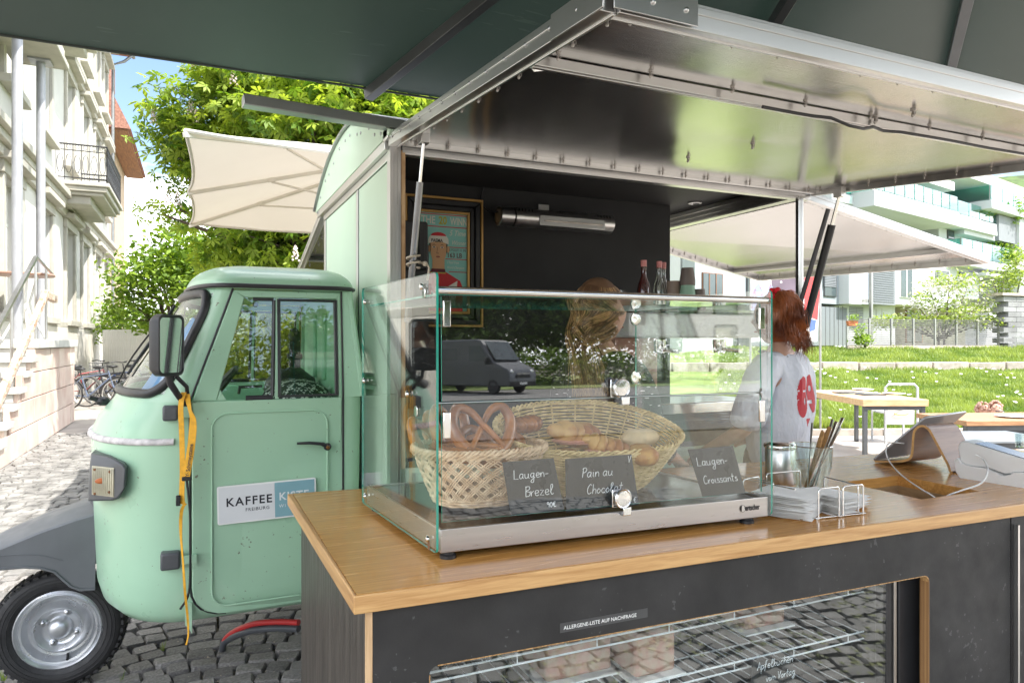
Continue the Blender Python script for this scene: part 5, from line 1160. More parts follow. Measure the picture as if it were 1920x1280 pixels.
# ------------------------------------------------------------------ price cards
slate = mk('slate_card', (.018,.019,.021), .32, var=.25, sc=6, rvar=.08)
def card(q, label, lines, D0_=1.72):
    # q = TL, TR, BR, BL in pixels ; stand on the plate just behind the flap
    a = []
    for (x, y), b_ in zip(q, (.095,.095,.05,.05)):
        p = onY(x, y, 1.62)
        for _ in range(6): aa = (p.x-cFL.x)/(cFR.x-cFL.x); p = onY(x, y, C(aa,b_,0).y)
        a.append(p)
    t = thing('price_card', label, 'price card', tuple(a[3])); n_ = (a[1]-a[0]).cross(a[3]-a[0]).normalized(); n_ = n_ if n_.y < 0 else -n_
    mb = MB(); mb.prism([a[0],a[1],a[2],a[3]], -n_*.002); mb.build('board', slate, t)
    ex = (a[1]-a[0]).normalized(); ez = (a[0]-a[3]).normalized(); W_, H_ = (a[1]-a[0]).length, (a[0]-a[3]).length
    mb = MB()
    for (s_, fx, fy, sz) in lines: hand(mb, s_, a[3]+(a[2]-a[3])*fx+(a[0]-a[3])*fy+n_*.001, ex, ez, sz*H_, .0009)
    mb.build('handwriting', CH, t); 
card([(942,866),(1038,858),(1058,955),(958,967)], 'black price card with white handwriting for lye pretzels', [('Laugen-',.16,.66,.17),('Brezel',.32,.32,.19),('90E',.68,.08,.12)])
card([(1060,860),(1184,851),(1198,946),(1062,960)], 'black price card with white handwriting for pain au chocolat', [('Pain au',.22,.62,.18),('Chocolat',.28,.30,.18),('V',.86,.84,.13),('E',.92,.06,.12)])
card([(1290,842),(1374,835),(1398,924),(1318,931)], 'black price card with white handwriting for lye croissants', [('Laugen-',.10,.64,.18),('Croissants',.12,.26,.17)])
ct = thing('price_card', 'black price card with white handwriting for apple cake in the fridge', 'price card', (1.42,1.52,.6)); a = onY(1405,1290,1.50); b = onY(1412,1240,1.50); c_ = onY(1486,1232,1.50); d_ = onY(1492,1290,1.50)
mb = MB(); mb.prism([a,b,c_,d_], (0,.003,0)); mb.build('board', slate, ct); mb = MB(); hand(mb, 'Apfelkuchen', onY(1420,1256,1.497), (1,0,0), (0,0,1), .022, .0009); hand(mb, 'vom Vortag', onY(1436,1277,1.497), (1,0,0), (0,0,1), .020, .0009); mb.build('handwriting', CH, ct)

# ================================================================== THINGS ON THE COUNTER
nap = mk('paper_napkin', (.92,.91,.88), .9, var=.05, sc=20, bump=.4, bsc=40)
def napkins(c, w_, d_, n, rz, label, h=.0021, jit=.006, top=None):
    t = thing('napkin_stack', label, 'napkins', tuple(c), 0, 'stacks of white napkins'); mb = MB()
    for k in range(n):
        zz = c[2]+.006+k*h; dx, dy = random.uniform(-jit,jit), random.uniform(-jit,jit); Rm = Matrix.Rotation(rz+random.uniform(-.07,.07),3,'Z'); NQ = 4; rows = []
        for i in range(NQ+1): rows.append([Vector(c)+Vector((dx,dy,0))+Rm @ Vector(((i/NQ-.5)*w_, (j/NQ-.5)*d_, 0))+Vector((0,0,zz-c[2]-.006*(abs(i/NQ-.5)*2)**4*random.uniform(0,1.2)*(1-k/n)+random.uniform(-.0006,.0006))) for j in range(NQ+1)])
        mb.grid(rows)
    mb.build('sheets', nap, t, smooth=20)['kind'] = 'stuff'
napkins((1.638,1.590,1.0), .160, .165, 17, R(28), 'wide stack of square white napkins in the chrome rack', .0036, .008)
napkins((1.775,1.565,1.0), .085, .17, 14, R(4), 'narrow stack of folded white napkins right of the wide stack', .0037, .009)
napkins((1.865,1.60,1.0), .085, .15, 10, R(14), 'ragged stack of folded napkins at the right end of the rack', .0037, .012)
rk = thing('napkin_rack', 'chrome wire rack holding the white napkins beside the case', 'napkin rack', (1.7,1.56,1.0))
def wireloop(pts, r=.0024): mb = MB(); mb.tube(catmull([tuple(p) for p in pts], 3), r, 7); mb.build('wire', M['chrome'], rk, smooth=70)
def hoop(x0, y0, x1, y1, h=.083):
    e = Vector((x1-x0,y1-y0,0)); L_ = e.length; e.normalize(); o = Vector((x0,y0,1.004)); r = .012
    wireloop([o, o+Vector((0,0,h-r)), o+e*r*.3+Vector((0,0,h-r*.3)), o+e*r+Vector((0,0,h)), o+e*(L_-r)+Vector((0,0,h)), o+e*(L_-r*.3)+Vector((0,0,h-r*.3)), o+e*L_+Vector((0,0,h-r)), o+e*L_])
hoop(1.59,1.60,1.56,1.76,.09); hoop(1.645,1.482,1.728,1.482,.088); hoop(1.742,1.480,1.822,1.476,.088); hoop(1.66,1.70,1.80,1.695,.094); hoop(1.83,1.50,1.845,1.64,.08); hoop(1.535,1.67,1.62,1.69,.09)
mb = MB()
for a in (((1.595,1.50,1.004),(1.835,1.478,1.004)),((1.57,1.74,1.004),(1.83,1.70,1.004)),((1.64,1.482,1.004),(1.66,1.72,1.004)),((1.735,1.481,1.004),(1.75,1.71,1.004)),((1.825,1.477,1.004),(1.84,1.70,1.004)),((1.594,1.52,1.088),(1.565,1.74,1.088)),((1.59,1.60,1.06),(1.535,1.61,1.065))): mb.tube(a, .0022, 7)
mb.build('base_wire', M['chrome'], rk, smooth=60)['kind'] = 'stuff'
cn = thing('steel_canister', 'brushed steel canister behind the napkin rack', 'canister', (1.95,1.93,1.0))
mb = MB(); mb.lathe([(.050,0),(.0525,.004),(.0525,.125),(.050,.128)], (1.95,1.93,1.001), None, 40); mb.build('body', M['steel'], cn, smooth=40)
mb = MB(); mb.lathe([(.052,.126),(.057,.128),(.058,.136),(.056,.142),(.045,.150),(.030,.152),(0,.153)], (1.95,1.93,1.003), None, 40); mb.build('lid', M['chrome'], cn, smooth=40)
gj = thing('glass_tumbler', 'faceted glass tumbler holding cutlery', 'glass', (1.915,1.757,1.0)); gc = Vector((1.915,1.757,1.001))
mb = MB(); N = 36; fac_ = lambda k, a: 1+a*(.5-.5*math.cos(9*2*PI*k/N*1.0))
def ring(r, z, a=0): return [gc+Vector((r*fac_(k,a)*math.cos(2*PI*k/N), r*fac_(k,a)*math.sin(2*PI*k/N), z)) for k in range(N)]
mb.grid([ring(.001,0),ring(.046,0,.05),ring(.050,.012,.05),ring(.054,.06,.06),ring(.060,.085,.05),ring(.067,.095,0),ring(.070,.165,0),ring(.0712,.167,0),ring(.068,.166,0),ring(.0645,.098,0),ring(.052,.06,0),ring(.046,.018,0),ring(.001,.016)], True)
mb.build('glass', glass_mat('tumbler_glass', (.88,.92,.90), 1.7, base=.03), gj, smooth=35)
mb = MB(); mb.tube(ring(.0700,.166)[:], .0016, 5, closed=True); mb.build('rim', M['glass_edge'] if False else M['chrome'], gj, smooth=60)
def stick(nm, label, a, b, mat, kind, w_=.009):
    t = thing(nm, label, nm.replace('_',' '), tuple(a)); a, b = Vector(a), Vector(b); mb = MB(); d = (b-a).normalized()
    if kind == 'wood': mb.tube([a, a.lerp(b,.8), b], [w_*.6,w_,w_*.8], 8, flat=.22, up=(-1,.3,0)); mb.build('blade', mat, t, smooth=50)
    elif kind == 'spoon': mb.tube([a, a.lerp(b,.5), a.lerp(b,.9), b], [w_*.35,w_*.35,w_*.7,w_*.6], 8, flat=.3, up=(-1,.3,0)); mb.build('handle', mat, t, smooth=60)
    else: mb.tube([a, a.lerp(b,.7), b], [w_*.5,w_*.8,w_*.95], 10, flat=.35, up=(-1,.4,0)); mb.build('handle', mat, t, smooth=60)
wd_ = wood_mat('stirrer_wood', (.50,.28,.11), (.34,.17,.06), .5, (2,2,8), 9)
ls = gc
for i, (px, py, D, nm, mt, kd, w_, lab) in enumerate(((1523,792,2.36,'teaspoon',M['steel'],'spoon',.010,'thin steel spoon standing steeply at the left of the tumbler'),(1543,808,2.34,'wooden_stirrer',wd_,'wood',.013,'shortest wooden stirrer in the tumbler'),(1556,800,2.38,'wooden_stirrer',wd_,'wood',.014,'wider wooden stirrer leaning behind the shortest one'),
    (1569,790,2.36,'knife',M['chrome'],'k',.012,'knife with a pale handle leaning right in the tumbler'),(1580,783,2.40,'knife',M['chrome'],'k',.012,'tallest shiny knife leaning far right in the tumbler'),(1575,800,2.33,'knife',M['steel'],'k',.009,'low shiny knife at the front right of the tumbler'),(1561,786,2.42,'fork',M['steel'],'k',.010,'steel fork half hidden behind the knives'))):
    b = onD(px, py, D); a = gc+Vector((-.028+.006*i, .01*((i % 3)-1), .02)); stick(nm, lab, a, b, mt, kd, w_)
# tablet on a bent plywood stand
ts = thing('tablet_stand', 'bent plywood stand carrying the tablet on the counter', 'stand', (2.75,1.95,1.0))
prof = catmull([(2.09,1.006),(2.04,1.012),(1.985,1.022),(1.955,1.036),(1.945,1.06),(1.942,1.10),(1.938,1.145),(1.925,1.168),(1.905,1.176),(1.885,1.165),(1.870,1.14),(1.845,1.09),(1.815,1.03),(1.808,1.006),(1.800,1.003)], 3)
X0_, X1_ = 2.685, 2.875; TH_ = .0045; rows_o = []; rows_i = []
for i, (y, z) in enumerate(prof):
    a, b = prof[max(i-1,0)], prof[min(i+1,len(prof)-1)]; d = Vector((b[0]-a[0], b[1]-a[1])); d.normalize(); n_ = Vector((d.y, -d.x)); xs = lambda f: X0_+(X1_-X0_)*f+.12*(1.95-y)
    rows_o.append(((y+n_.x*TH_, z+n_.y*TH_), (y-n_.x*TH_, z-n_.y*TH_)))
mb = MB(); L1 = [(X0_+.25*(1.95-o[0]), o[0], o[1]) for o, i_ in rows_o]; L2 = [(X1_+.25*(1.95-o[0])*.3, o[0], o[1]) for o, i_ in rows_o]; L3 = [(X0_+.25*(1.95-i_[0]), i_[0], i_[1]) for o, i_ in rows_o]; L4 = [(X1_+.25*(1.95-i_[0])*.3, i_[0], i_[1]) for o, i_ in rows_o]
mb.grid([L1,L2]); mb.grid([L3,L4]); mb.build('veneer', wood_mat('walnut_veneer', (.30,.19,.13), (.19,.11,.07), .35, (1,12,12), 3, coat=.2), ts, smooth=50, fix=False)
mb = MB(); mb.grid([L1,L3]); mb.grid([L2,L4]); mb.build('ply_edge', wood_mat('ply_edge2', (.62,.36,.13), (.42,.22,.08), .5, (4,4,4), 6), ts, fix=False)
tb = thing('tablet', 'white tablet seen from behind leaning on the plywood stand', 'tablet', (2.7,2.1,1.02))
pa, pb, pc = onD(1637,864,3.005), onD(1736,783,2.865), onD(1815,772,2.955); pdd = pa+(pc-pb); n_ = (pb-pa).cross(pc-pb).normalized(); n_ = n_ if n_.y < 0 else -n_
def rquad(a, b, c, d, r=.08):
    out = []
    P = [a,b,c,d]
    for i in range(4):
        p, q, s_ = P[i], P[i-1], P[(i+1) % 4]; e1_ = p.lerp(q, .014/(p-q).length); e2_ = p.lerp(s_, .014/(p-s_).length); out += [e1_, e1_.lerp(p,.6).lerp(e2_,.15), e2_.lerp(p,.6).lerp(e1_,.15), e2_]
    return out
mb = MB(); mb.prism(rquad(pa,pb,pc,pdd), -n_*.008); mb.build('shell', mk('tablet_alu', (.50,.50,.51), .35, .6, var=.05), tb, bevel=.002)
mb = MB(); cc = (pa+pc)/2; mb.prism([p+(cc-p)*.05-n_*.0085 for p in (pa,pb,pc,pdd)], -n_*.001); mb.build('screen', M['black'], tb)
whc = mk('white_cable', (.78,.78,.76), .45, var=.03)
def cable(label, pts, r=.0028):
    mb = MB(); mb.tube(catmull([tuple(p) for p in pts], 6), r, 8); o = mb.build('charging_cable', whc, smooth=70, loc=tuple(pts[0])); tag(o, label, 'cable')
cable('white charging cable from the tablet down into the square cable well', [onD(1695,831,2.93), onD(1668,830,2.93), onD(1661,845,2.92), onD(1668,865,2.86), onD(1690,890,2.70), onD(1725,915,2.52), onD(1751,931,2.45), onD(1765,948,2.42)])
cable('white charging cable from the card terminal into the square cable well', [onD(1828,852,2.60), onD(1842,860,2.58), onD(1852,880,2.50), onD(1840,905,2.43), onD(1800,920,2.41), onD(1775,930,2.42), onD(1762,950,2.40)])
# card terminal in its dock
wp2 = mk('terminal_white', (.74,.74,.73), .35, var=.03)
td = thing('card_terminal', 'white card payment terminal lying in its charging dock', 'card terminal', (2.75,1.6,1.0))
def P4(px, py, D): return onD(px, py, D)
side = [(1789,862),(1795,858),(1802,868),(1818,873),(1850,878),(1880,892),(1893,889),(1900,885),(1925,886),(1925,921),(1894,918),(1800,897),(1791,884)]
def tprism(pix, ya, yb, name, mat, parent, bevel=.003):
    # side outline on a plane along the terminal's long axis, extruded to the right/back
    o = Vector((2.655,1.735,0)); ax = Vector((.10,-.995,0)).normalized(); nr = Vector((.995,.10,0)); pts = []
    for x, y in pix:
        r_ = ray(x, y); E = Vector((0,0,EYE)); tt = (o+nr*ya-E).dot(nr)/r_.dot(nr); pts.append(E+r_*tt)
    mb = MB(); mb.prism(pts, nr*(yb-ya)); return mb.build(name, mat, parent, bevel=bevel)
tprism(side, 0, .115, 'dock', wp2, td)
tprism([(1796,838),(1800,828),(1808,826),(1925,862),(1925,884),(1884,888),(1850,876),(1812,872),(1800,862)], .008, .10, 'body', wp2, td, .004)
tprism([(1827,831.5),(1829,830.5),(1925,860),(1925,862)], .012, .094, 'screen', mk('terminal_screen', (.10,.12,.13), .15, var=.2), td, 0)
for k in range(5):
    tprism([(1874+k*6,908+k*1.4),(1877+k*6,908.6+k*1.4),(1877+k*6,914+k*1.4),(1874+k*6,913.4+k*1.4)], -.0008, .002, 'vent', M['greypl'], td, 0)
# ================================================================== INSIDE THE VAN
pf = thing('framed_poster', 'framed poster of a racing cyclist in gold and black moulding on the dark wall', 'poster', (1.23,3.64,2.0))
fx0, fx1, fz0, fz1 = 1.007, 1.453, 1.60, 2.305
def frame(name, x0, x1, z0, z1, w_, y0, y1, mat, bv=.002):
    mb = MB(); o_ = [(x0,z0),(x1,z0),(x1,z1),(x0,z1)]; i_ = [(x0+w_,z0+w_),(x1-w_,z0+w_),(x1-w_,z1-w_),(x0+w_,z1-w_)]
    for k in range(4):
        a, b, c, d = o_[k], o_[(k+1)%4], i_[(k+1)%4], i_[k]; mb.prism([(p[0],y0,p[1]) for p in (a,b,c,d)], (0,y1-y0,0))
    return mb.build(name, mat, pf, bevel=bv)
goldm = mk('gilt', (.55,.32,.10), .4, .3, var=.15)
frame('outer_gilt', fx0, fx1, fz0, fz1, .012, 3.605, 3.648, goldm); frame('black_moulding', fx0+.0125, fx1-.0125, fz0+.0125, fz1-.0125, .032, 3.612, 3.648, M['black'], .006)
frame('black_moulding', fx0+.045, fx1-.045, fz0+.045, fz1-.045, .026, 3.622, 3.648, M['black'], .005); frame('inner_gilt', fx0+.0715, fx1-.0715, fz0+.0715, fz1-.0715, .014, 3.626, 3.648, goldm)
px0, px1, pz0, pz1 = fx0+.0857, fx1-.0857, fz0+.0857, fz1-.0857
PY = 3.640
def flat(name, mat, poly, lay): mb = MB(); mb.prism([(x, PY-.0006*lay, z) for x, z in poly], (0,.0005,0)); return mb.build(name, mat, pf)
def disc(cx, cz, rx, rz, n=26, a0=0, a1=360): return [(cx+rx*math.cos(R(a0+(a1-a0)*k/n)), cz+rz*math.sin(R(a0+(a1-a0)*k/n))) for k in range(n+(0 if a1-a0 == 360 else 1))]
teal = mk('print_teal', (.30,.66,.60), .6, var=.04); cr_ = mk('print_cream', (.85,.82,.72), .6, var=.04); redp = mk('print_red', (.66,.03,.04), .6, var=.05); skinp = mk('print_skin', (.72,.42,.22), .6, var=.03); mar = mk('print_maroon', (.14,.02,.03), .6); yel = mk('print_yellow', (.55,.50,.06), .6)
flat('print_ground', teal, [(px0,pz0),(px1,pz0),(px1,pz1),(px0,pz1)], 0)
cxp = px0+.100; H = pz1
for z in (H-.004, H-.070): flat('print_rule', redp, [(px0,z),(px1,z),(px1,z-.005),(px0,z-.005)], 1)
for (xa, z) in ((.170,.180),(.150,.245),(.170,.315)): flat('print_rule', redp, [(px0+xa,H-z),(px1,H-z),(px1,H-z-.004),(px0+xa,H-z-.004)], 1)
bodyp = [(cxp-.105,pz0),(cxp-.105,H-.370),(cxp-.085,H-.345),(cxp-.03,H-.315),(cxp+.045,H-.315),(cxp+.10,H-.345),(cxp+.135,H-.365),(cxp+.15,H-.40),(cxp+.15,pz0)]
flat('print_jersey', redp, bodyp, 2); flat('print_jersey_band', cr_, [(cxp+.01,H-.43),(cxp+.12,H-.365),(cxp+.105,H-.50),(cxp-.105,H-.50),(cxp-.105,H-.46)], 3)
flat('print_neck', skinp, [(cxp-.025,H-.325),(cxp+.045,H-.325),(cxp+.045,H-.25),(cxp-.025,H-.25)], 3); flat('print_collar', mar, [(cxp-.035,H-.322),(cxp+.050,H-.322),(cxp+.047,H-.303),(cxp-.030,H-.303)], 4); flat('print_collar_band', yel, [(cxp-.036,H-.323),(cxp+.051,H-.323),(cxp+.051,H-.328),(cxp-.036,H-.328)], 5)
flat('print_ear', skinp, disc(cxp+.064,H-.195,.010,.018), 3); flat('print_ear', skinp, disc(cxp-.044,H-.195,.010,.018), 3); flat('print_hair', M['black'], [(cxp-.042,H-.165),(cxp+.062,H-.165),(cxp+.060,H-.225),(cxp+.052,H-.20),(cxp-.034,H-.20),(cxp-.040,H-.225)], 3)
flat('print_face', skinp, [(cxp-.036,H-.155),(cxp+.055,H-.155),(cxp+.054,H-.225),(cxp+.040,H-.265),(cxp+.010,H-.285),(cxp-.020,H-.268),(cxp-.034,H-.225)], 4)
flat('print_cap', cr_, disc(cxp+.010,H-.150,.058,.042,20,0,180)+[(cxp-.048,H-.168),(cxp+.010,H-.150),(cxp+.068,H-.168)], 5); flat('print_cap_top', redp, disc(cxp+.010,H-.128,.045,.024,16,10,170), 6)
for x in (-.016,.030): flat('print_eye', cr_, disc(cxp+x,H-.186,.009,.0045,12), 5); flat('print_pupil', M['black'], disc(cxp+x,H-.186,.004,.0045,10), 6); flat('print_brow', M['black'], [(cxp+x-.013,H-.176),(cxp+x,H-.170),(cxp+x+.013,H-.175),(cxp+x,H-.173)], 5)
flat('print_nose', mar, [(cxp+.004,H-.186),(cxp+.0055,H-.186),(cxp+.001,H-.218),(cxp+.013,H-.218),(cxp+.013,H-.220),(cxp-.001,H-.220)], 5); flat('print_mouth', mk('print_lip',(.36,.12,.08),.6), disc(cxp+.007,H-.238,.012,.005,12), 5)
def ptxt(name, s_, x, z, size, mat, lay=4, sx=1, bold=0, rz_=0, shear=0): mb = MB(); ex = Vector((math.cos(rz_),0,math.sin(rz_))); mb.text(s_, size, TM((x, PY-.0006*lay, z), ex, (-math.sin(rz_),0,math.cos(rz_))), .0001, bold=bold, sx=sx, shear=shear); mb.build(name, mat, pf, fix=False)
ptxt('print_title', 'THE', px0+.012, H-.058, .058, cr_, 2, .75, .0012); ptxt('print_title_number', '20', px0+.112, H-.058, .058, yel, 2, .8, .002); ptxt('print_title', 'WINNE', px0+.178, H-.058, .056, cr_, 2, .62, .0012)
ptxt('print_words', '5 Time', px0+.172, H-.118, .042, cr_, 2, .8, .0002, 0, .3); ptxt('print_words', 'Winner', px0+.184, H-.168, .034, cr_, 2, .8, .0002, 0, .3); ptxt('print_words', '5 FOOT 11 IN', px0+.172, H-.204, .020, mar, 2, .8); ptxt('print_words', '163 LB', px0+.160, H-.238, .036, mar, 2, .85, .0006)
ptxt('print_words', 'I feel free', px0+.160, H-.272, .022, cr_, 2, .8, 0, 0, .3); ptxt('print_words', 'World Champion', px0+.158, H-.300, .020, cr_, 2, .7, 0, 0, .3)
ptxt('print_cap_lettering', 'FAEMA', cxp-.032, H-.158, .025, M['black'], 7, .85, .0006); ptxt('print_jersey_lettering', 'FAEMA', cxp-.060, H-.465, .050, M['black'], 5, .85, .001)
# heater
ht = thing('infrared_heater', 'brushed metal infrared heater tube on a bracket on the dark wall', 'heater', (1.85,3.5,2.2))
ha, hb_ = Vector((1.497,3.50,2.203)), Vector((2.212,3.50,2.203)); hx = Vector((1,0,0)); N = 28
def hring(x, r, cut=False):
    out = []
    for k in range(N):
        a = 2*PI*k/N; y, z = math.cos(a)*r, math.sin(a)*r*.9; out.append(Vector((x, 3.50+y, 2.203+z)))
    return out
mb = MB(); mb.grid([hring(1.497,.052),hring(1.499,.0575),hring(1.575,.0575),hring(1.576,.053)], True); mb.prism(hring(1.498,.044), (.002,0,0)); mb.build('end_cap', M['steel'], ht, smooth=40)
mb = MB(); mb.grid([hring(1.576,.052),hring(1.584,.052)], True); mb.build('joint_ring', M['black'], ht, smooth=40)
mb = MB(); mb.grid([hring(1.585,.0575),hring(2.21,.0575),hring(2.213,.052)], True); mb.prism(hring(2.212,.044), (.001,0,0)); mb.build('tube', M['steel'], ht, smooth=40)
mb = MB(); mb.cbox((1.93,3.4455,2.188), (.42,.016,.060)); mb.build('reflector', M['alu_d'], ht, bevel=.004); mb = MB(); mb.tube([(1.75,3.436,2.186),(2.12,3.436,2.186)], .006, 8); mb.build('element', mk('quartz', (.55,.50,.45), .2, var=.2), ht, smooth=60)
for x0_, n_, x1_ in ((1.60,5,1.68),(2.10,5,2.18)):
    for k in range(n_): x = x0_+(x1_-x0_)*k/(n_-1); mb = MB(); mb.tube([(x,3.450,2.232),(x+.006,3.462,2.244)], .0028, 5); mb.build('vent_slot', M['black'], ht)
mb = MB(); mb.box(1.815,1.885,3.645,3.649,2.24,2.32); mb.box(1.835,1.865,3.52,3.648,2.235,2.25); mb.box(1.83,1.87,3.49,3.53,2.245,2.256); mb.build('bracket', M['alu'], ht, bevel=.002)
mb = MB(); mb.tube(catmull([(1.50,3.50,2.225),(1.47,3.56,2.235),(1.455,3.62,2.28),(1.455,3.64,2.34),(1.47,3.64,2.385)],5), .004, 6); mb.build('heater_cable', M['black'], ht, smooth=60)
# black wall box beside the strut
bb = thing('black_wall_box', 'black plastic box fixed at the left edge of the serving hatch', 'box', (.97,3.3,2.0)); mb = MB(); mb.prism([(.905+(x+.065), 3.30, 1.99+z) for x, z in rrect(.135,.235,.014)], (0,.03,0)); mb.build('housing', M['black'], bb, bevel=.005); mb = MB(); mb.prism([(.905+(x+.100), 3.294, 1.985+z) for x, z in rrect(.030,.17,.006)], (0,.005,0)); mb.build('cover', M['black'], bb, bevel=.002)
mb = MB(); mb.box(.80,1.05,3.33,3.36,1.0,2.0); mb.build('mount', M['black'], bb)
# worktop with coffee machine, bottles and cups
wt = thing('van_worktop', 'dark worktop inside the van', 'worktop', (1.8,3.2,1.0)); mb = MB(); mb.box(.78,2.85,2.84,3.62,1.08,1.12); mb.build('board', M['wall_dark'], wt); mb = MB(); mb.box(.80,2.83,2.86,3.60,.601,1.08); mb.build('cupboard', M['wall_dark'], wt)
cm = thing('espresso_machine', 'chrome espresso machine with cups on its top behind the display case', 'coffee machine', (2.45,3.2,1.12))
mx0, mx1, my0, my1 = 1.98, 2.84, 2.95, 3.45
mb = MB(); mb.box(mx0,mx1,my0,my1,1.54,1.665); mb.build('upper_body', mk('machine_silver', (.78,.76,.73), .35, .1, var=.05), cm, bevel=.012); mb = MB(); mb.box(mx0+.03,mx0+.30,my0+.18,my1,1.20,1.54); mb.build('back_body', mk('machine_red', (.50,.27,.22), .35, .2, var=.1), cm, bevel=.006)
mb = MB(); mb.box(mx0,mx1,my0,my1,1.14,1.20); mb.build('drip_tray', M['chrome'], cm, bevel=.006)
for x in (2.2,2.6): mb = MB(); mb.lathe([(.03,1.46),(.036,1.50),(.036,1.53)], (x,my0+.06,0), None, 18); mb.tube([(x,my0+.06,1.48),(x,my0-.10,1.47)], .011, 8); mb.build('group_head', M['chrome'], cm, smooth=40)
mb = MB()
for (x, y) in ((mx0+.04,my0+.04),(mx1-.04,my0+.04),(mx0+.04,my1-.04),(mx1-.04,my1-.04)): mb.cyl((x,y,1.121),(x,y,1.14),.02,10)
mb.build('feet', M['black'], cm); mb = MB(); mb.box(mx0,mx1,my0,my1,1.668,1.675); mb.box(mx0,mx1,my0,my0+.004,1.665,1.69); mb.build('cup_rail', M['chrome'], cm)
ZM = 1.676
def bottle(px, py_top, D, label, liq, cap_, r=.033, h=.30):
    p = onD(px, 560, D); c = Vector((p.x, p.y, ZM)); zt = EYE+(640-py_top)*D/F; h = zt-ZM
    t = thing('syrup_bottle', label, 'bottle', tuple(c), 0, 'syrup bottles on the coffee machine'); mb = MB(); mb.lathe([(r*.9,0),(r,.005),(r,h*.42),(r*.8,h*.55),(r*.42,h*.68),(r*.38,h*.92),(r*.44,h*.93),(r*.44,h*.945)], c, None, 22); mb.build('bottle_glass', liq, t, smooth=50)
    mb = MB(); mb.lathe([(r*.47,h*.87),(r*.47,h),(0,h*1.001)], c, None, 16); mb.build('cap', cap_, t, smooth=40); mb = MB(); mb.lathe([(r*1.01,h*.12),(r*1.01,h*.30)], c, None, 22, cap=False); mb.build('bottle_label', mk('bottle_paper', (.70,.68,.64), .7, var=.1), t, smooth=50)
lred = mk('dark_syrup', (.06,.012,.01), .1, var=.3, spec=.8); lclr = glass_mat('clear_bottle', (.75,.78,.75), 1.7, base=.05); capr = mk('cap_pink', (.60,.22,.20), .5, var=.1)
bottle(1207,488,3.50,'dark red syrup bottle at the left of the bottles behind the case',lred,capr); bottle(1236,490,3.56,'clear syrup bottle with white neck label in the middle of the bottles',lclr,capr,.030); bottle(1244,492,3.66,'clear syrup bottle at the right of the bottles',lclr,capr,.030)
def cup(px, D, r0, r1, h, mat, label, z0=ZM, nm='paper_cup'):
    p = onD(px, 560, D); c = Vector((p.x,p.y,z0)); t = thing(nm, label, 'cup', tuple(c)); mb = MB(); mb.lathe([(r0,0),(r0*1.03,.003),(r0*1.03,.006),(r1,h-.004),(r1,h),(r1*.9,h),(r1*.88,h-.002)], c, None, 26); mb.build('cup', mat, t, smooth=50)
cgr = mk('cup_green', (.25,.42,.31), .5, var=.05); cbr = mk('cup_brown', (.15,.12,.105), .6, var=.1); ctp = mk('cup_taupe', (.22,.165,.13), .6, var=.08)
cup(1289,3.52,.047,.034,.128,cgr,'pale green upturned paper cup under the brown cup stack'); 
for k in range(5): cup(1289,3.52,.0375,.030,.072-.002*k,cbr if k % 1 == 0 else cgr,['brown paper cup resting on the green cup','second brown paper cup above the green cup','third brown paper cup of the stack','fourth brown paper cup of the stack','topmost brown paper cup of the stack'][k],ZM+.126+k*.006)
cup(1263,3.55,.036,.034,.150,ctp,'taupe paper cup between the bottles and the green cup'); cup(1311,3.54,.032,.028,.108,cbr,'small brown paper cup at the right of the green cup'); cup(1166,3.50,.014,.018,.10,M['glass'],'narrow clear glass standing left of the bottles',nm='small_glass')
# rope on the strut
mb = MB(); q = onD(775,497,2.78); pts = [q+Vector((.020*math.cos(t_)*1.3, .022*math.sin(t_), .004*t_-.01)) for t_ in [k*.5 for k in range(26)]]; mb.tube(pts, .0045, 6); mb.tube([q+Vector((.02,0,.01)), q+Vector((.05,-.01,.012)), q+Vector((.062,-.01,-.01)), q+Vector((.055,-.012,-.06))], .0045, 6); mb.sphere(q+Vector((.045,-.012,.006)), .011, 8, 6)
o = mb.build('knotted_rope', mk('rope', (.50,.43,.34), .9, var=.3, sc=200), smooth=60, loc=tuple(q)); tag(o, 'pale rope knotted round the grey strut above the case', 'rope')

# ================================================================== STRAPS, HOSES
yw = mk('yellow_webbing', (.72,.36,.02), .7, var=.12, sc=60, bump=.3, bsc=300)
def ribbon(mb, pts, w_, th_=.0018, tw_=0):
    pts = catmull([tuple(p) for p in pts], 5); rows = []
    ex = Vector((CT,-ST,0)); ed = Vector((ST,CT,0))
    for i, p in enumerate(pts):
        p = Vector(p); a = tw_*math.sin(i*.35); e = ex*math.cos(a)+ed*math.sin(a); n_ = ed*math.cos(a)-ex*math.sin(a); ww_ = w_ if not callable(w_) else w_(i/(len(pts)-1))
        rows.append([p-e*ww_/2-n_*th_/2, p+e*ww_/2-n_*th_/2, p+e*ww_/2+n_*th_/2, p-e*ww_/2+n_*th_/2])
    mb.grid(rows, True)
st = thing('yellow_strap', 'yellow webbing strap with black buckle hanging over the mirror arm', 'strap', tuple(onD(350,750,2.7)))
DS = 2.655
mb = MB(); ribbon(mb, [onD(345,735,DS+.02), onD(339,760,DS), onD(341,820,DS), onD(342,880,DS), onD(341,935,DS), onD(346,945,DS)], .020); ribbon(mb, [onD(350,738,DS+.03), onD(356,768,DS-.01), onD(362,790,DS-.01), onD(358,840,DS-.01), onD(349,893,DS-.01)], lambda f: .013+.016*min(1,abs(f-.25)*3)); mb.build('webbing', yw, st, smooth=60)
mb = MB(); ribbon(mb, [onD(346,945,DS-.005), onD(340,960,DS-.005), onD(339,1000,DS-.003), onD(343,1050,DS-.003), onD(347,1110,DS-.003), onD(352,1160,DS-.003), onD(353,1190,DS-.003), onD(349,1208,DS-.003)], lambda f: .013-.007*f, .0016, .5); mb.build('webbing_tail', yw, st, smooth=60)
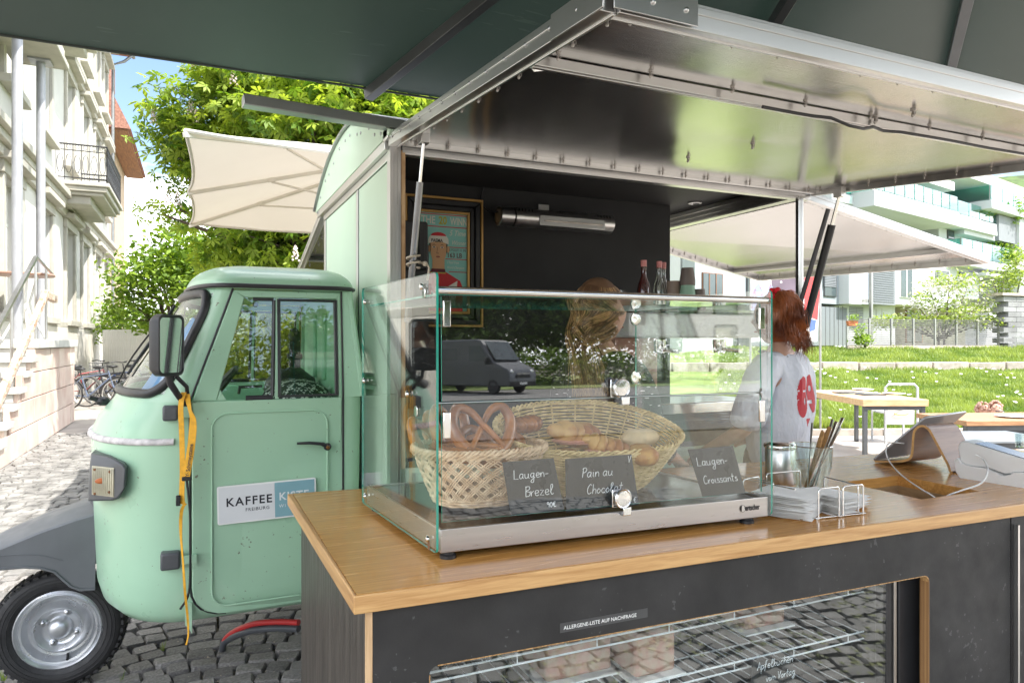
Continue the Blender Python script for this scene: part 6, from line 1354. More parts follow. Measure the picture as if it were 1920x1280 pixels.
mb = MB(); mb.cbox(onD(350,897,DS-.01), (.034,.008,.016)); mb.cbox(onD(334,938,DS-.01), (.016,.012,.04)); mb.build('buckle', M['black'], st, bevel=.003)
mb = MB(); mb.tube(catmull([tuple(onD(x,y,DS+.005)) for x, y in ((350,900),(356,960),(357,1040),(354,1110),(338,1141))],6), .0048, 6); mb.build('black_cord', M['black'], st, smooth=60)
tdir = (onD(363,800,DS)-onD(352,892,DS)).normalized(); exs = Vector((CT,-ST,0)); nrm_ = tdir.cross(-exs)
mt = Matrix((tdir, (exs*-1), tdir.cross(exs*-1))).transposed().to_4x4(); mt.translation = onD(354.5,893,DS-.016); mb = MB(); mb.text('Y· Schirmsysteme', .021, mt, .0002, sx=.82, bold=.0004); mb.build('lettering', M['black'], st, fix=False)
for nm, col_, lab, dy in (('red_cable', (.50,.03,.03), 'thick red cable curving out from under the cab onto the cobbles', 0),('grey_hose', (.07,.075,.085), 'thick dark grey hose beside the red cable on the cobbles', 12)):
    pts = [onD(x, y+dy*f, D) for x, y, D, f in ((560,1166,3.15,1),(520,1165,3.2,1),(480,1168,3.25,1),(450,1178,3.3,.8),(430,1190,3.38,.6),(420,1203,3.40,.2),(416,1222,3.45,-.5))]
    pts = [Vector((p.x, p.y, max(p.z, .02) if i < 6 else -.02)) for i, p in enumerate(pts)]
    mb = MB(); mb.tube(catmull([tuple(p) for p in pts],5), .0135 if nm == 'red_cable' else .016, 10); o = mb.build(nm, mk(nm, col_, .4, var=.1), smooth=60, loc=tuple(pts[0])); tag(o, lab, 'cable')

# ================================================================== PEOPLE
def skin_mesh(V_, E_, Rd, root, sub=2):
    me = bpy.data.meshes.new('sk'); me.from_pydata(V_, E_, []); ob = bpy.data.objects.new('sk', me); COL.objects.link(ob)
    ob.modifiers.new('k','SKIN'); sl = me.skin_vertices[0].data
    for i, r in enumerate(Rd): sl[i].radius = r if isinstance(r, tuple) else (r, r); sl[i].use_root = (i == root)
    sb = ob.modifiers.new('s','SUBSURF'); sb.levels = sub; sb.render_levels = sub
    dg = bpy.context.evaluated_depsgraph_get(); ev = ob.evaluated_get(dg); m2 = bpy.data.meshes.new_from_object(ev)
    vs = [v.co.copy() for v in m2.vertices]; fs = [tuple(p.vertices) for p in m2.polygons]
    bpy.data.objects.remove(ob); bpy.data.meshes.remove(me); bpy.data.meshes.remove(m2); return vs, fs
def skeleton(k=1.0, arms=(((.21,-.02,1.14),(.20,.20,1.04)),((-.21,-.02,1.14),(-.20,.20,1.04))), sit=False, fat=1.0):
    V_ = [(0,0,.95),(0,0,1.07),(0,-.005,1.22),(0,-.01,1.35),(0,-.01,1.44),(0,.005,1.52)]; Rr = [(.145*fat,.105),(.118*fat,.088),(.135*fat,.098),(.125*fat,.085),(.056,.056),(.047,.050)]; E_ = [(0,1),(1,2),(2,3),(3,4),(4,5)]
    for sx_, (el, wr__) in zip((1,-1), arms):
        b = len(V_); V_ += [(sx_*.10,-.01,1.40),(sx_*.165,-.01,1.385),el,wr__]; Rr += [.062,.053,.040,.027]; E_ += [(3,b),(b,b+1),(b+1,b+2),(b+2,b+3)]
        w_ = Vector(wr__); d = (w_-Vector(el)).normalized(); h = len(V_); pm = w_+d*.055; V_.append(tuple(pm)); Rr.append((.030,.016)); E_.append((b+3,h))
        sd_ = d.cross(Vector((0,0,1))).normalized()
        for q, (o_, L_) in enumerate(((-.026,.065),(-.009,.075),(.009,.07),(.025,.055))):
            f0 = pm+sd_*o_+d*.025; f1 = f0+d*L_*.5+Vector((0,0,-.008)); f2 = f1+d*L_*.4+Vector((0,0,-.022)); i = len(V_); V_ += [tuple(f0),tuple(f1),tuple(f2)]; Rr += [.0095,.0085,.0075]; E_ += [(h,i),(i,i+1),(i+1,i+2)]
        f0 = w_+d*.03+sd_*.03*sx_*-1; f1 = f0+d*.035+sd_*.012*-sx_+Vector((0,0,-.012)); i = len(V_); V_ += [tuple(f0),tuple(f1)]; Rr += [.011,.009]; E_ += [(b+3,i),(i,i+1)]
    for sx_ in (1,-1):
        b = len(V_)
        if sit: L4_ = [(sx_*.09,.02,.90),(sx_*.12,.40,.92),(sx_*.12,.42,.50),(sx_*.12,.56,.46)]
        else: L4_ = [(sx_*.085,0,.86),(sx_*.095,.01,.48),(sx_*.10,-.02,.085),(sx_*.11,.13,.035)]
        V_ += L4_; Rr += [(.088,.09),.057,.038,(.036,.025)]; E_ += [(0,b),(b,b+1),(b+1,b+2),(b+2,b+3)]
    return V_, E_, Rr
def head_mb(c, s_=1.0):
    mb = MB(); nu, nv = 36, 26; rows = []
    for i in range(nv+1):
        a = PI*i/nv; row = []
        for k in range(nu):
            b = 2*PI*k/nu; x, y, z = math.sin(a)*math.cos(b), math.sin(a)*math.sin(b), math.cos(a)
            X = .076*x; Y = .093*y; Z = .118*z
            if z < 0: X *= 1-.32*(-z)**1.5; Y *= (1-.18*(-z)) if y > 0 else (1-.42*(-z))
            if y > 0:
                Y += .022*math.exp(-((x/.16)**2+((z+.12)/.16)**2))*(1 if z < .1 else .5)   # nose
                Y -= .010*(math.exp(-(((x-.38)/.2)**2+((z-.02)/.12)**2))+math.exp(-(((x+.38)/.2)**2+((z-.02)/.12)**2)))  # eye sockets
                Y += .008*math.exp(-((x/.25)**2+((z+.5)/.09)**2)); Y += .010*math.exp(-((x/.28)**2+((z+.86)/.15)**2))
            row.append(Vector(c)+Vector((X,Y,Z))*s_)
        rows.append(row)
    mb.grid(rows, True)
    for sg in (1,-1): # ears
        e = Vector(c)+Vector((sg*.076,-.008,-.012))*s_; mb.sphere(e, .016*s_, 10, 7, (.45,.8,1.45)); mb.tube([e+Vector((sg*.005,.006,.018))*s_, e+Vector((sg*.009,-.006,.024))*s_, e+Vector((sg*.010,-.015,.010))*s_, e+Vector((sg*.008,-.010,-.014))*s_, e+Vector((sg*.004,.0,-.024))*s_], .0035*s_, 6)
    return mb
skM = mk('skin', (.60,.36,.26), .5, var=.06, sc=12, bump=.05, bsc=200)
M['hair_red'] = mk('hair_auburn', (.19,.045,.015), .38, var=.3, sc=9, col2=(.42,.13,.04)); M['hair_fair'] = mk('hair_fair', (.15,.08,.038), .38, var=.3, sc=11, col2=(.46,.28,.12)); M['hair_dk'] = mk('hair_dark', (.05,.028,.02), .4, var=.3, sc=30)
def person(label, loc, rz, k, skel, head_c=(0,.025,1.615), headrot=0):
    t = thing('person', label, 'person', loc, rz); V_, E_, Rr = skel; vs, fs = skin_mesh(V_, E_, Rr, 0)
    mb = MB(); mb.add(vs, fs); hm = head_mb((0,0,0)); Rh = Matrix.Rotation(headrot,3,'Z'); mb.add([Vector(head_c)+Rh @ v for v in hm.v], hm.f); mb.map(lambda v: v*k)
    # eyes and lips are separate small parts under the body
    b_ = mb.build('body', skM, t, world=False, smooth=80, fix=False); hc = Vector(head_c)
    for sg in (1,-1):
        e = MB(); e.sphere((hc+Rh @ Vector((sg*.031,.074,.004)))*k, .0115*k, 12, 8); e.build('eye', M['white'], b_, world=False, smooth=80); e = MB(); e.sphere((hc+Rh @ Vector((sg*.031,.0815,.004)))*k, .0055*k, 10, 6); e.build('iris', M['hair_dk'], b_, world=False, smooth=80)
    e = MB(); e.tube([(hc+Rh @ Vector((x,.090-abs(x)*.35,-.060)))*k for x in (-.022,-.01,0,.01,.022)], [.002,.0045,.005,.0045,.002], 6); e.build('mouth', mk('lips', (.45,.16,.14), .4), b_, world=False, smooth=60)
    return t, b_
def garment(parent, name, V_, E_, Rr, mat, k, fold=.008, seedv=0):
    vs, fs = skin_mesh(V_, E_, Rr, 0, 3); out = []
    for v in vs:
        n_ = Vector((v.x, v.y, 0)); n_ = n_.normalized() if n_.length > 1e-4 else Vector((1,0,0))
        f_ = noise.noise(Vector((v.x*7+seedv, v.y*7, v.z*4.5-v.x*6)))+.5*noise.noise(Vector((v.x*16, v.y*16+seedv, v.z*9+v.x*8))); out.append((v+n_*fold*f_)*k)
    mb = MB(); mb.add(out, fs); return mb.build(name, mat, parent, world=False, smooth=80, fix=False), out, fs
def strands(parent, name, mat, paths, r, part_of=None):
    mb = MB()
    for p in paths:
        c = catmull([tuple(q) for q in p], 4); n_ = len(c); mb.tube(c, [r*(1-.75*abs(i/(n_-1))**3) for i in range(n_)], 4, caps=False)
    return mb.build(name, mat, parent, smooth=80, fix=False)
EX = Vector((CT,-ST,0)); ED = Vector((ST,CT,0)); EZ = Vector((0,0,1))
rnd = random.Random(11)
# --- woman with auburn ponytail
hd = onD(1460,597,3.22); k2 = hd.z/1.615; rz2 = R(18)
p2, b2 = person('person with auburn ponytail and white T-shirt, back turned, right of the glass case', (hd.x, hd.y, 0), rz2, k2, skeleton(arms=(((.235,.03,1.13),(.20,.26,1.02)),((-.235,.03,1.13),(-.16,.27,1.00)))))
shirtM = mk('white_tshirt', (.72,.74,.80), .85, var=.05, sc=6, bump=1.0, bsc=11, bdist=.04, stretch=(1,1,.4))
V_ = [(0,0,.86),(0,0,1.0),(0,-.01,1.16),(0,-.015,1.30),(0,-.012,1.39),(.11,-.012,1.395),(.185,-.012,1.36),(.232,.012,1.20),(.237,.035,1.115),(-.11,-.012,1.395),(-.185,-.012,1.36),(-.232,.012,1.20),(-.237,.035,1.115)]
sh, sv_, sf_ = garment(p2, 't_shirt', V_, [(0,1),(1,2),(2,3),(3,4),(4,5),(5,6),(6,7),(7,8),(4,9),(9,10),(10,11),(11,12)], [(.175,.135),(.170,.135),(.168,.135),(.160,.120),(.085,.072),.078,.072,.076,.070,.078,.072,.076,.070], shirtM, k2, .034)
from mathutils.bvhtree import BVHTree
bvh = BVHTree.FromPolygons([tuple(v) for v in sv_], sf_)
mb = MB(); NG = 64; gv = {}; cz_, cx_ = 1.262*k2, .0
for i in range(NG):
    for j in range(NG):
        u, v = (i+.5)/NG*2.4-1.2, (j+.5)/NG*2.8-1.5
        A = ((u+.50)/.46)**2+((v-.05)/.98)**2 < 1; B = ((u-.52)/.46)**2+((v-.15)/.92)**2 < 1; h1_ = ((u+.36)/.09)**2+((v+.15)/.16)**2 < 1; h2_ = ((u-.44)/.12)**2+((v-.42)/.15)**2 < 1
        cut = (u < -.2 and .28 < v < .40 and u > -.62) or (abs(u-.28) < .20 and -.30 < v < -.16); tipz = abs(u) < .26*(v+1.45)/.45 and -1.42 < v < -1.0
        if ((A or B) and not h1_ and not h2_ and not cut and not (abs(u-.01) < .035)) or tipz:
            q = []
            for (di, dj) in ((0,0),(1,0),(1,1),(0,1)):
                x = cx_+((i+di)/NG*2.4-1.2)*.098; z = cz_+((j+dj)/NG*2.8-1.5)*.092; hit = bvh.ray_cast(Vector((x,-1,z)), Vector((0,1,0)))
                if hit[0] is None: break
                q.append(hit[0]+Vector((0,-.0016,0)))
            if len(q) == 4: mb.add(q, [(0,1,2,3)])
mb.build('print', mk('shirt_print', (.52,.03,.045), .7, var=.08), sh, world=False, fix=False)
apM = mk('black_apron', (.018,.018,.02), .8, var=.2)
garment(p2, 'apron', [(0,.05,.55),(0,.04,.80),(0,.03,.98),(0,.02,1.05)], [(0,1),(1,2),(2,3)], [(.19,.12),(.18,.125),(.165,.128),(.158,.120)], apM, k2, .006)
mb = MB(); mb.tube([Vector((.075*math.cos(a), .012+.070*math.sin(a)-.005, 1.452+.012*math.sin(a)))*k2 for a in [2*PI*q/24 for q in range(24)]], .014*k2, 8, closed=True, flat=.5); mb.build('apron_neckband', apM, p2, world=False, smooth=60)
garment(p2, 'trousers', [(0,0,.92),(.09,0,.82),(.098,.01,.48),(.10,-.02,.10),(-.09,0,.82),(-.098,.01,.48),(-.10,-.02,.10)], [(0,1),(1,2),(2,3),(0,4),(4,5),(5,6)], [(.16,.12),(.105,.10),.075,.06,(.105,.10),.075,.06], mk('dark_trousers', (.03,.035,.05), .85, var=.2), k2, .006)
hc = onD(1460,597,3.22)
def hp(px, py, dd): return onD(px, py, 3.22+dd)
mb = MB(); mb.sphere(hc+EZ*.006+EX*.004, 1, 22, 14, (.091,.104,.122)); hairc = mb.build('hair_cap', M['hair_red'], p2, smooth=80)
tie = hp(1457,553,-.06); P_ = []
for i in range(420): # drawn back to the tie
    a = rnd.uniform(0, 2*PI); rr = rnd.uniform(.5,1.0); s0 = hc+EX*(.098*math.cos(a)*rr)+EZ*(.095*math.sin(a)*rr-.03)+ED*rnd.uniform(-.11,.02)
    d = (s0-hc); d = Vector((d.x,d.y,d.z)).normalized(); m_ = hc+(d+(tie-hc).normalized()).normalized()*.122; P_.append([hc+d*.108, m_, tie+EX*rnd.uniform(-.01,.01)])
for i in range(950): # tail
    a, b = rnd.gauss(0,1), rnd.gauss(0,1); w_ = rnd.random()
    P_.append([tie+EX*.006*a+EZ*.008*b, hp(1472+6*a,556+6*b+4*w_,-.08+.015*b), hp(1492+6*a-14*w_,578+8*b,-.10+.02*a), hp(1501+7*a-24*w_,606+8*b,-.10+.02*b), hp(1509+6*a-30*w_+6*b,632+8*b-4*w_,-.09+.02*a), hp(1512+6*a-36*w_+5*b,648+11*b-8*w_,-.08)])
strands(p2, 'ponytail', M['hair_red'], P_, .0013)['kind'] = 'stuff'
mb = MB(); rs = random.Random(3)
for i in range(14): mb.sphere(tie+Vector((rs.uniform(-.022,.022),rs.uniform(-.02,.02),rs.uniform(-.026,.026)))-EX*.008, .014, 8, 6, (1,.8,1))
mb.build('scrunchie', mk('red_velvet', (.60,.01,.02), .7, var=.2), p2, smooth=60)
# --- woman with long fair hair
hd = onD(1128,585,2.86); k1 = hd.z/1.615; rz1 = R(-74)
p1, b1_ = person('person with long fair hair and dark dotted top bending behind the glass case', (hd.x, hd.y, 0), rz1, k1, skeleton(arms=(((.225,.02,1.13),(.16,.26,1.02)),((-.225,.02,1.13),(-.16,.26,1.02)))))
dotM = mk('dotted_top', (.022,.017,.020), .7, var=.2); t = dotM.node_tree; b_ = t.nodes['Principled BSDF']; tcn = nn(t,'ShaderNodeTexCoord'); mpn = nn(t,'ShaderNodeMapping'); mpn.inputs['Rotation'].default_value = (R(20),R(35),0); mpn.inputs['Scale'].default_value = (22,22,90); vo = nn(t,'ShaderNodeTexVoronoi', Scale=1.0); vo.inputs['Randomness'].default_value = 0
lt = nn(t,'ShaderNodeMath'); lt.operation = 'LESS_THAN'; lt.inputs[1].default_value = .20; mxx = nn(t,'ShaderNodeMixRGB'); mxx.inputs[1].default_value = (.022,.017,.020,1); mxx.inputs[2].default_value = (.80,.76,.74,1)
t.links.new(tcn.outputs['Object'], mpn.inputs[0]); t.links.new(mpn.outputs[0], vo.inputs['Vector']); t.links.new(vo.outputs['Distance'], lt.inputs[0]); t.links.new(lt.outputs[0], mxx.inputs[0]); t.links.new(mxx.outputs[0], b_.inputs['Base Color'])
garment(p1, 'dotted_blouse', V_[:]+[(.20,.16,1.05),(-.20,.16,1.05)], [(0,1),(1,2),(2,3),(3,4),(4,5),(5,6),(6,7),(7,8),(4,9),(9,10),(10,11),(11,12),(8,13),(12,14)], [(.165,.125),(.155,.122),(.152,.122),(.150,.112),(.085,.072),.072,.066,.062,.056,.072,.066,.062,.056,.05,.05], dotM, k1, .012, 3)
garment(p1, 'trousers', [(0,0,.92),(.09,0,.82),(.098,.01,.48),(.10,-.02,.10),(-.09,0,.82),(-.098,.01,.48),(-.10,-.02,.10)], [(0,1),(1,2),(2,3),(0,4),(4,5),(5,6)], [(.16,.12),(.105,.10),.075,.06,(.105,.10),.075,.06], mk('dark_trousers', (.03,.03,.035), .85, var=.2), k1, .006)
hc = onD(1125,580,2.86); mb = MB(); mb.sphere(hc+EZ*.016-EX*.010, 1, 24, 14, (.092,.100,.116)); mb.build('hair_cap', mk('hair_root', (.12,.062,.03), .5, var=.2), p1, smooth=80)
P_ = []
def hq(px, py, dd): return onD(px, py, 2.86+dd)
crown = hc+EZ*.128-EX*.012+ED*.01
for i in range(2400):
    a, b, w_ = rnd.gauss(0,1), rnd.gauss(0,1), rnd.random(); side_ = rnd.random(); th = rnd.uniform(-.15, PI+.25)      # round the back of the head, right to left
    d1 = EX*math.cos(th)-ED*math.sin(th); q1_ = hc-EX*.010+EZ*.10+d1*.062; q2_ = hc-EX*.010+EZ*.045+d1*.100; q3_ = hc-EX*.012-EZ*.02+d1*.108
    f = (1-math.cos(th))*.5        # 0 right .. 1 left
    if side_ < .62: P_.append([crown, q1_, q2_, q3_, hq(1108-38*f+4*a,628+4*b,-.11), hq(1116-36*f+5*a,668+6*b,-.13), hq(1124-34*f+7*a,706+10*b,-.145), hq(1128-30*f+9*a,742+14*b,-.15)])
    elif side_ < .85: P_.append([crown, q1_, q2_, q3_+EZ*.01, hq(1112-30*f+4*a,618+4*b,-.12), hq(1100+3*a,636+4*b,-.135), hq(1128+3*a,632+5*b,-.13), hq(1152+4*a,618+6*b,-.10)])
    else: P_.append([crown, q1_, q2_, hq(1142-60*f,590+3*b,-.115), hq(1110-30*f,604+3*b,-.12), hq(1080+4*a,625,-.115), hq(1086+8*a,670,-.12), hq(1098+14*a,720+12*b,-.13)])
strands(p1, 'long_hair', M['hair_fair'], P_[::3], .0012)['kind'] = 'stuff'; strands(p1, 'hair_highlights', mk('hair_light', (.55,.34,.15), .38, var=.2), P_[1::3], .0011)['kind'] = 'stuff'; strands(p1, 'hair_lowlights', mk('hair_low', (.09,.045,.022), .38, var=.2), P_[2::3], .0013)['kind'] = 'stuff'
mb = MB(); q = hq(1131,606,-.088); mb.tube([q+EZ*.006, q-EZ*.012], .003, 6); mb.sphere(q-EZ*.016, .005, 8, 6); mb.build('earring', M['chrome'], p1, smooth=60)
# --- two children sitting in the grass far right
for i, (px, py, D, lab, hm_, rr_) in enumerate(((1843,772,10.2,'person with curly fair hair sitting on the grass, back turned, beyond the right table','hair_fair',R(200)),(1867,770,10.0,'person with light hair and sunglasses sitting on the grass beyond the right table','hair_fair',R(150)))):
    q = onD(px, py, D); kk = .92; gz = lawn_h(q.x, q.y); z0 = q.z-1.615*kk
    sk = skeleton(sit=True, arms=(((.20,.10,1.12),(.12,.34,.98)),((-.20,.10,1.12),(-.12,.34,.98)))); t_, bd = person(lab, (q.x, q.y, z0), rr_, kk, sk)
    garment(t_, 'top', V_, [(0,1),(1,2),(2,3),(3,4),(4,5),(5,6),(6,7),(7,8),(4,9),(9,10),(10,11),(11,12)], [(.165,.125),(.155,.122),(.152,.122),(.150,.112),(.085,.072),.072,.066,.062,.056,.072,.066,.062,.056], mk('pale_top', (.62,.50,.48), .8, var=.1), kk, .01, i)
    mb = MB(); cc = Vector((0,.0,1.64))*kk
    for w_ in range(90):
        d = Vector((rnd.gauss(0,1), rnd.gauss(0,1)-.9, rnd.gauss(0,1)+.3)).normalized(); mb.sphere(cc+Vector((d.x*.085,d.y*.09,d.z*.115)), rnd.uniform(.014,.026), 6, 4)
    mb.build('curly_hair', mk('curly', (.42,.24,.18), .6, var=.35, sc=30), t_, world=False, smooth=60)
    if i: mb = MB(); mb.tube([Vector((x,.122-abs(x)*.3,1.62))*kk for x in (-.06,-.03,0,.03,.06)], .014, 8, flat=.6); mb.build('sunglasses', M['black'], t_, world=False, smooth=60)
# ================================================================== WHITE VILLA ON THE LEFT
vw = mk('villa_render', (.56,.55,.52), .9, var=.05, sc=1.2, bump=.25, bsc=20, bdist=.01); trim = mk('villa_stone', (.42,.40,.35), .85, var=.08, sc=4)
VX = -3.0; villa = thing('white_villa', 'tall cream white villa with corniced windows and an iron balcony at the left', 'house', (VX, 22, 0))
WY = [14.9, 17.9, 21.1, 23.8, 26.5, 28.7]; fl3 = [(2.05,4.35,.62),(6.0,8.25,.58),(9.6,11.3,.52)]
holes = [(y-w_, y+w_, z0, z1) for (z0,z1,w_) in fl3 for y in WY]
ys = sorted(set([7.0,30.0]+[h[0] for h in holes]+[h[1] for h in holes])); zs = sorted(set([0,12.6]+[h[2] for h in holes]+[h[3] for h in holes])); mb = MB()
for a, b in zip(ys, ys[1:]):
    run = None
    for c, d in zip(zs, zs[1:]):
        cy, cz = (a+b)/2, (c+d)/2
        if any(h[0] < cy < h[1] and h[2] < cz < h[3] for h in holes): continue
        mb.box(VX-.45, VX, a, b, c, d)
mb.box(VX-8, VX-.5, 7, 29.9, 0, 12.5); mb.build('wall', vw, villa)
mb = MB()
for z, p_, h_ in ((4.92,.30,.14),(4.78,.20,.14),(4.60,.10,.18),(5.06,.12,.10),(8.72,.22,.12),(8.56,.12,.16),(12.3,.35,.2),(1.86,.10,.14)): mb.box(VX-.0, VX+p_, 7, 30.0+p_*.2, z, z+h_)
mb.build('cornice', trim, villa, bevel=.015)
mb = MB(); mb.box(VX, VX+.10, 7, 30.02, 0, 1.86); mb.build('plinth', mk('plinth', (.58,.55,.50), .9, var=.08, sc=2), villa)
for (z0,z1,w_) in fl3:
    for y in WY:
        m1 = MB(); m1.box(VX+.0,VX+.07,y-w_-.16,y-w_,z0,z1); m1.box(VX,VX+.07,y+w_,y+w_+.16,z0,z1); m1.box(VX,VX+.09,y-w_-.22,y+w_+.22,z1,z1+.22); m1.box(VX,VX+.26,y-w_-.30,y+w_+.30,z1+.22,z1+.34); m1.box(VX,VX+.18,y-w_-.24,y+w_+.24,z0-.14,z0); wf = m1.build('window', trim, villa, bevel=.01)
        m1 = MB(); m1.box(VX-.26,VX-.22,y-w_,y+w_,z0,z1); m1.build('pane', M['win_dark'], wf)
        m1 = MB(); m1.box(VX-.22,VX-.17,y-w_,y-w_+.07,z0,z1); m1.box(VX-.22,VX-.17,y+w_-.07,y+w_,z0,z1); m1.box(VX-.22,VX-.165,y-.035,y+.035,z0,z1); m1.box(VX-.22,VX-.16,y-w_,y+w_,z0+(z1-z0)*.68,z0+(z1-z0)*.68+.06); m1.build('sash', M['white'], wf)
mb = MB(); mb.prism([(VX+.75,6.5,12.5),(VX-4,6.5,16.0),(VX-8.6,6.5,12.5)], (0,24.2,0)); mb.build('roof', mk('roof_tiles', (.26,.13,.10), .85, var=.25, sc=8, bump=.5, bsc=20), villa)
mb = MB(); mb.tube([(VX+.78,6.5,12.5),(VX+.78,30.7,12.5)], .07, 8); mb.tube([(VX+.78,30.3,12.45),(VX+.5,30.15,12.1),(VX+.14,30.08,11.9),(VX+.14,30.08,.3)], .055, 8); mb.build('downpipe', mk('zinc', (.25,.26,.27), .5, .5, var=.1), villa, smooth=60)
# balconies
iron = mk('wrought_iron', (.03,.03,.032), .5, var=.2)
def balcony(y0, y1, z, out, rail=True):
    mb = MB(); mb.box(VX,VX+out,y0,y1,z-.10,z); mb.box(VX,VX+out-.06,y0+.06,y1-.06,z-.22,z-.10); mb.box(VX,VX+out-.14,y0+.14,y1-.14,z-.30,z-.22); mb.box(VX,VX+out*.62,y0+.25,y1-.25,z-.50,z-.30); bl = mb.build('balcony', trim, villa, bevel=.02)
    if not rail: return
    mb = MB(); cor_ = [(VX,y0+.05),(VX+out-.06,y0+.05),(VX+out-.06,y1-.05),(VX,y1-.05)]
    for (a, b) in zip(cor_, cor_[1:]):
        a3, b3 = Vector((*a,z)), Vector((*b,z)); L_ = (b3-a3).length; n_ = max(4, int(L_/.16))
        for hh, r in ((.08,.014),(.86,.020),(.72,.012)): mb.tube([a3+EZ*hh, b3+EZ*hh], r, 5)
        for k in range(n_+1):
            p = a3.lerp(b3, k/n_); mb.tube([p+EZ*.0, p+EZ*.86], .010, 4); e = (b3-a3).normalized()
            if k < n_: c = a3.lerp(b3, (k+.5)/n_); mb.tube([c+EZ*(.40+.22*math.cos(q*.7))+e*.065*math.sin(q*.7) for q in range(9)], .008, 4, closed=True); mb.tube([c+EZ*(.80+.05*math.cos(q*1.05))+e*.05*math.sin(q*1.05) for q in range(6)], .006, 4, closed=True)
    mb.build('railing', iron, bl)['kind'] = 'stuff'
balcony(19.2, 22.6, 5.30, 1.10)
balcony(16.4, 20.2, 8.95, .9)
mb = MB(); mb.box(VX,VX+.86,8.0,15.1,6.5,6.62); mb.box(VX,VX+.80,8.0,15.04,6.62,6.85); mb.build('porch_slab', trim, villa, bevel=.02)
for (x, y) in ((-2.45,12.6),(-2.52,14.75)):
    mb = MB(); mb.cyl((x,y,1.56),(x,y,6.47),.070,18); mb.cbox((x,y,6.48),(.34,.34,.03)); mb.build('porch_post', mk('post_grey', (.36,.37,.40), .5, .2, var=.08), villa, smooth=40)
# terrace with sandstone blocks and stairs
TXx = -2.12; tr_ = thing('stone_terrace', 'raised terrace of pink sandstone blocks with stairs beside the white villa', 'terrace', (-2.6, 13, 0))
mb = MB(); mb.box(VX+.12,TXx-.06,12.4,15.55,0,1.42); mb.build('core', mk('mortar', (.50,.46,.42), .95, var=.1), tr_)
mb = MB(); mb.box(VX+.11,TXx+.05,12.38,15.62,1.42,1.55); mb.build('coping', mk('coping', (.46,.46,.44), .85, var=.12, sc=3, bump=.3, bsc=20), tr_, bevel=.01)
sst = mk('sandstone', (.60,.43,.37), .9, var=.12, sc=2, bump=.35, bsc=25, bdist=.01, col2=(.64,.54,.47), randobj=.10)
for r_, (z0, z1) in enumerate(((.0,.36),(.36,.72),(.72,1.08),(1.08,1.415))):
    y = 9.8+ (.35 if r_ % 2 else 0); ymin = 12.4-(1.415-z0)/ .2*.37*.98
    y = max(ymin, 9.8)
    while y < 15.5:
        L_ = random.uniform(.5,.9); y2 = min(y+L_, 15.5); 
        if 15.5-y2 < .2: y2 = 15.5
        mb = MB(); mb.box(TXx-.07,TXx+random.uniform(-.004,.004),y+.006,y2-.006,z0+.006,z1-.006); mb.build('sandstone_block', sst, tr_, bevel=.006); y = y2
for r_, (z0, z1) in enumerate(((.0,.36),(.36,.72),(.72,1.08),(1.08,1.415))): mb = MB(); mb.box(-2.9,TXx,15.5,15.56,z0+.006,z1-.006); mb.build('sandstone_block', sst, tr_, bevel=.006)
stn = mk('step_stone', (.48,.47,.44), .9, var=.12, sc=3, bump=.3, bsc=20)
for k in range(8):
    z1 = 1.50-.195*k; y1 = 12.40-.37*k
    mb = MB(); mb.box(VX+.11,TXx+.04,y1-.41,y1,z1-.08,z1); mb.box(VX+.11,TXx-.05,y1-.37,y1,max(0,z1-.195),z1-.08); mb.build('step', stn, tr_, bevel=.008)
    mb = MB(); mb.box(TXx-.06,TXx+.0,y1-.34,y1-.20,max(.0,z1-.19),z1-.085); mb.build('step_bracket', sst, tr_)
rl = thing('stair_handrail', 'worn wooden handrail on metal posts beside the terrace stairs', 'handrail', (TXx,11,0)); wr2 = wood_mat('worn_rail', (.66,.58,.50), (.34,.17,.09), .7, (3,1,3), 5)
mb = MB(); mb.beam((TXx+.03,12.55,2.22),(TXx+.03,9.6,.72),.075,.10); mb.build('rail', wr2, rl, bevel=.01); mb = MB(); mb.beam((TXx+.03,12.5,2.235),(TXx+.03,13.35,2.20),.08,.12); mb.build('rail_end', wr2, rl, bevel=.01)
mb = MB(); a = Vector((-2.2,13.4,2.75)); mb.beam((-2.2,12.5,2.78),(-2.2,9.4,1.25),.05,.05); mb.tube([(-2.2,12.5,2.80),(-2.2,14.0,2.62)], .02, 6)
for y, z in ((12.5,2.75),(13.3,2.68),(11.0,2.0),(9.8,1.4)): mb.tube([(-2.2,y,z),(-2.2,y,z-1.25)], .02, 6)
mb.build('metal_rail', M['alu_d'], rl)
bt = thing('terrace_table', 'round bistro table with brown top on the villa terrace', 'table', (-2.55,13.7,1.55)); mb = MB(); mb.lathe([(.0,1.03),(.42,1.03),(.43,1.05),(.42,1.07),(0,1.07)], (-2.55,13.6,1.55), None, 28); mb.build('tabletop', mk('table_brown', (.34,.20,.15), .5, var=.1), bt, smooth=40)
for q in range(4): a = q*PI/2+.4; mb = MB(); mb.tube([Vector((-2.55,13.6,1.55))+Vector((.30*math.cos(a)*f_,.30*math.sin(a)*f_,z)) for f_, z in ((1,0),(.45,.35),(.25,.6),(.6,1.03))], .02, 6); mb.build('leg', M['white'], bt, smooth=60)
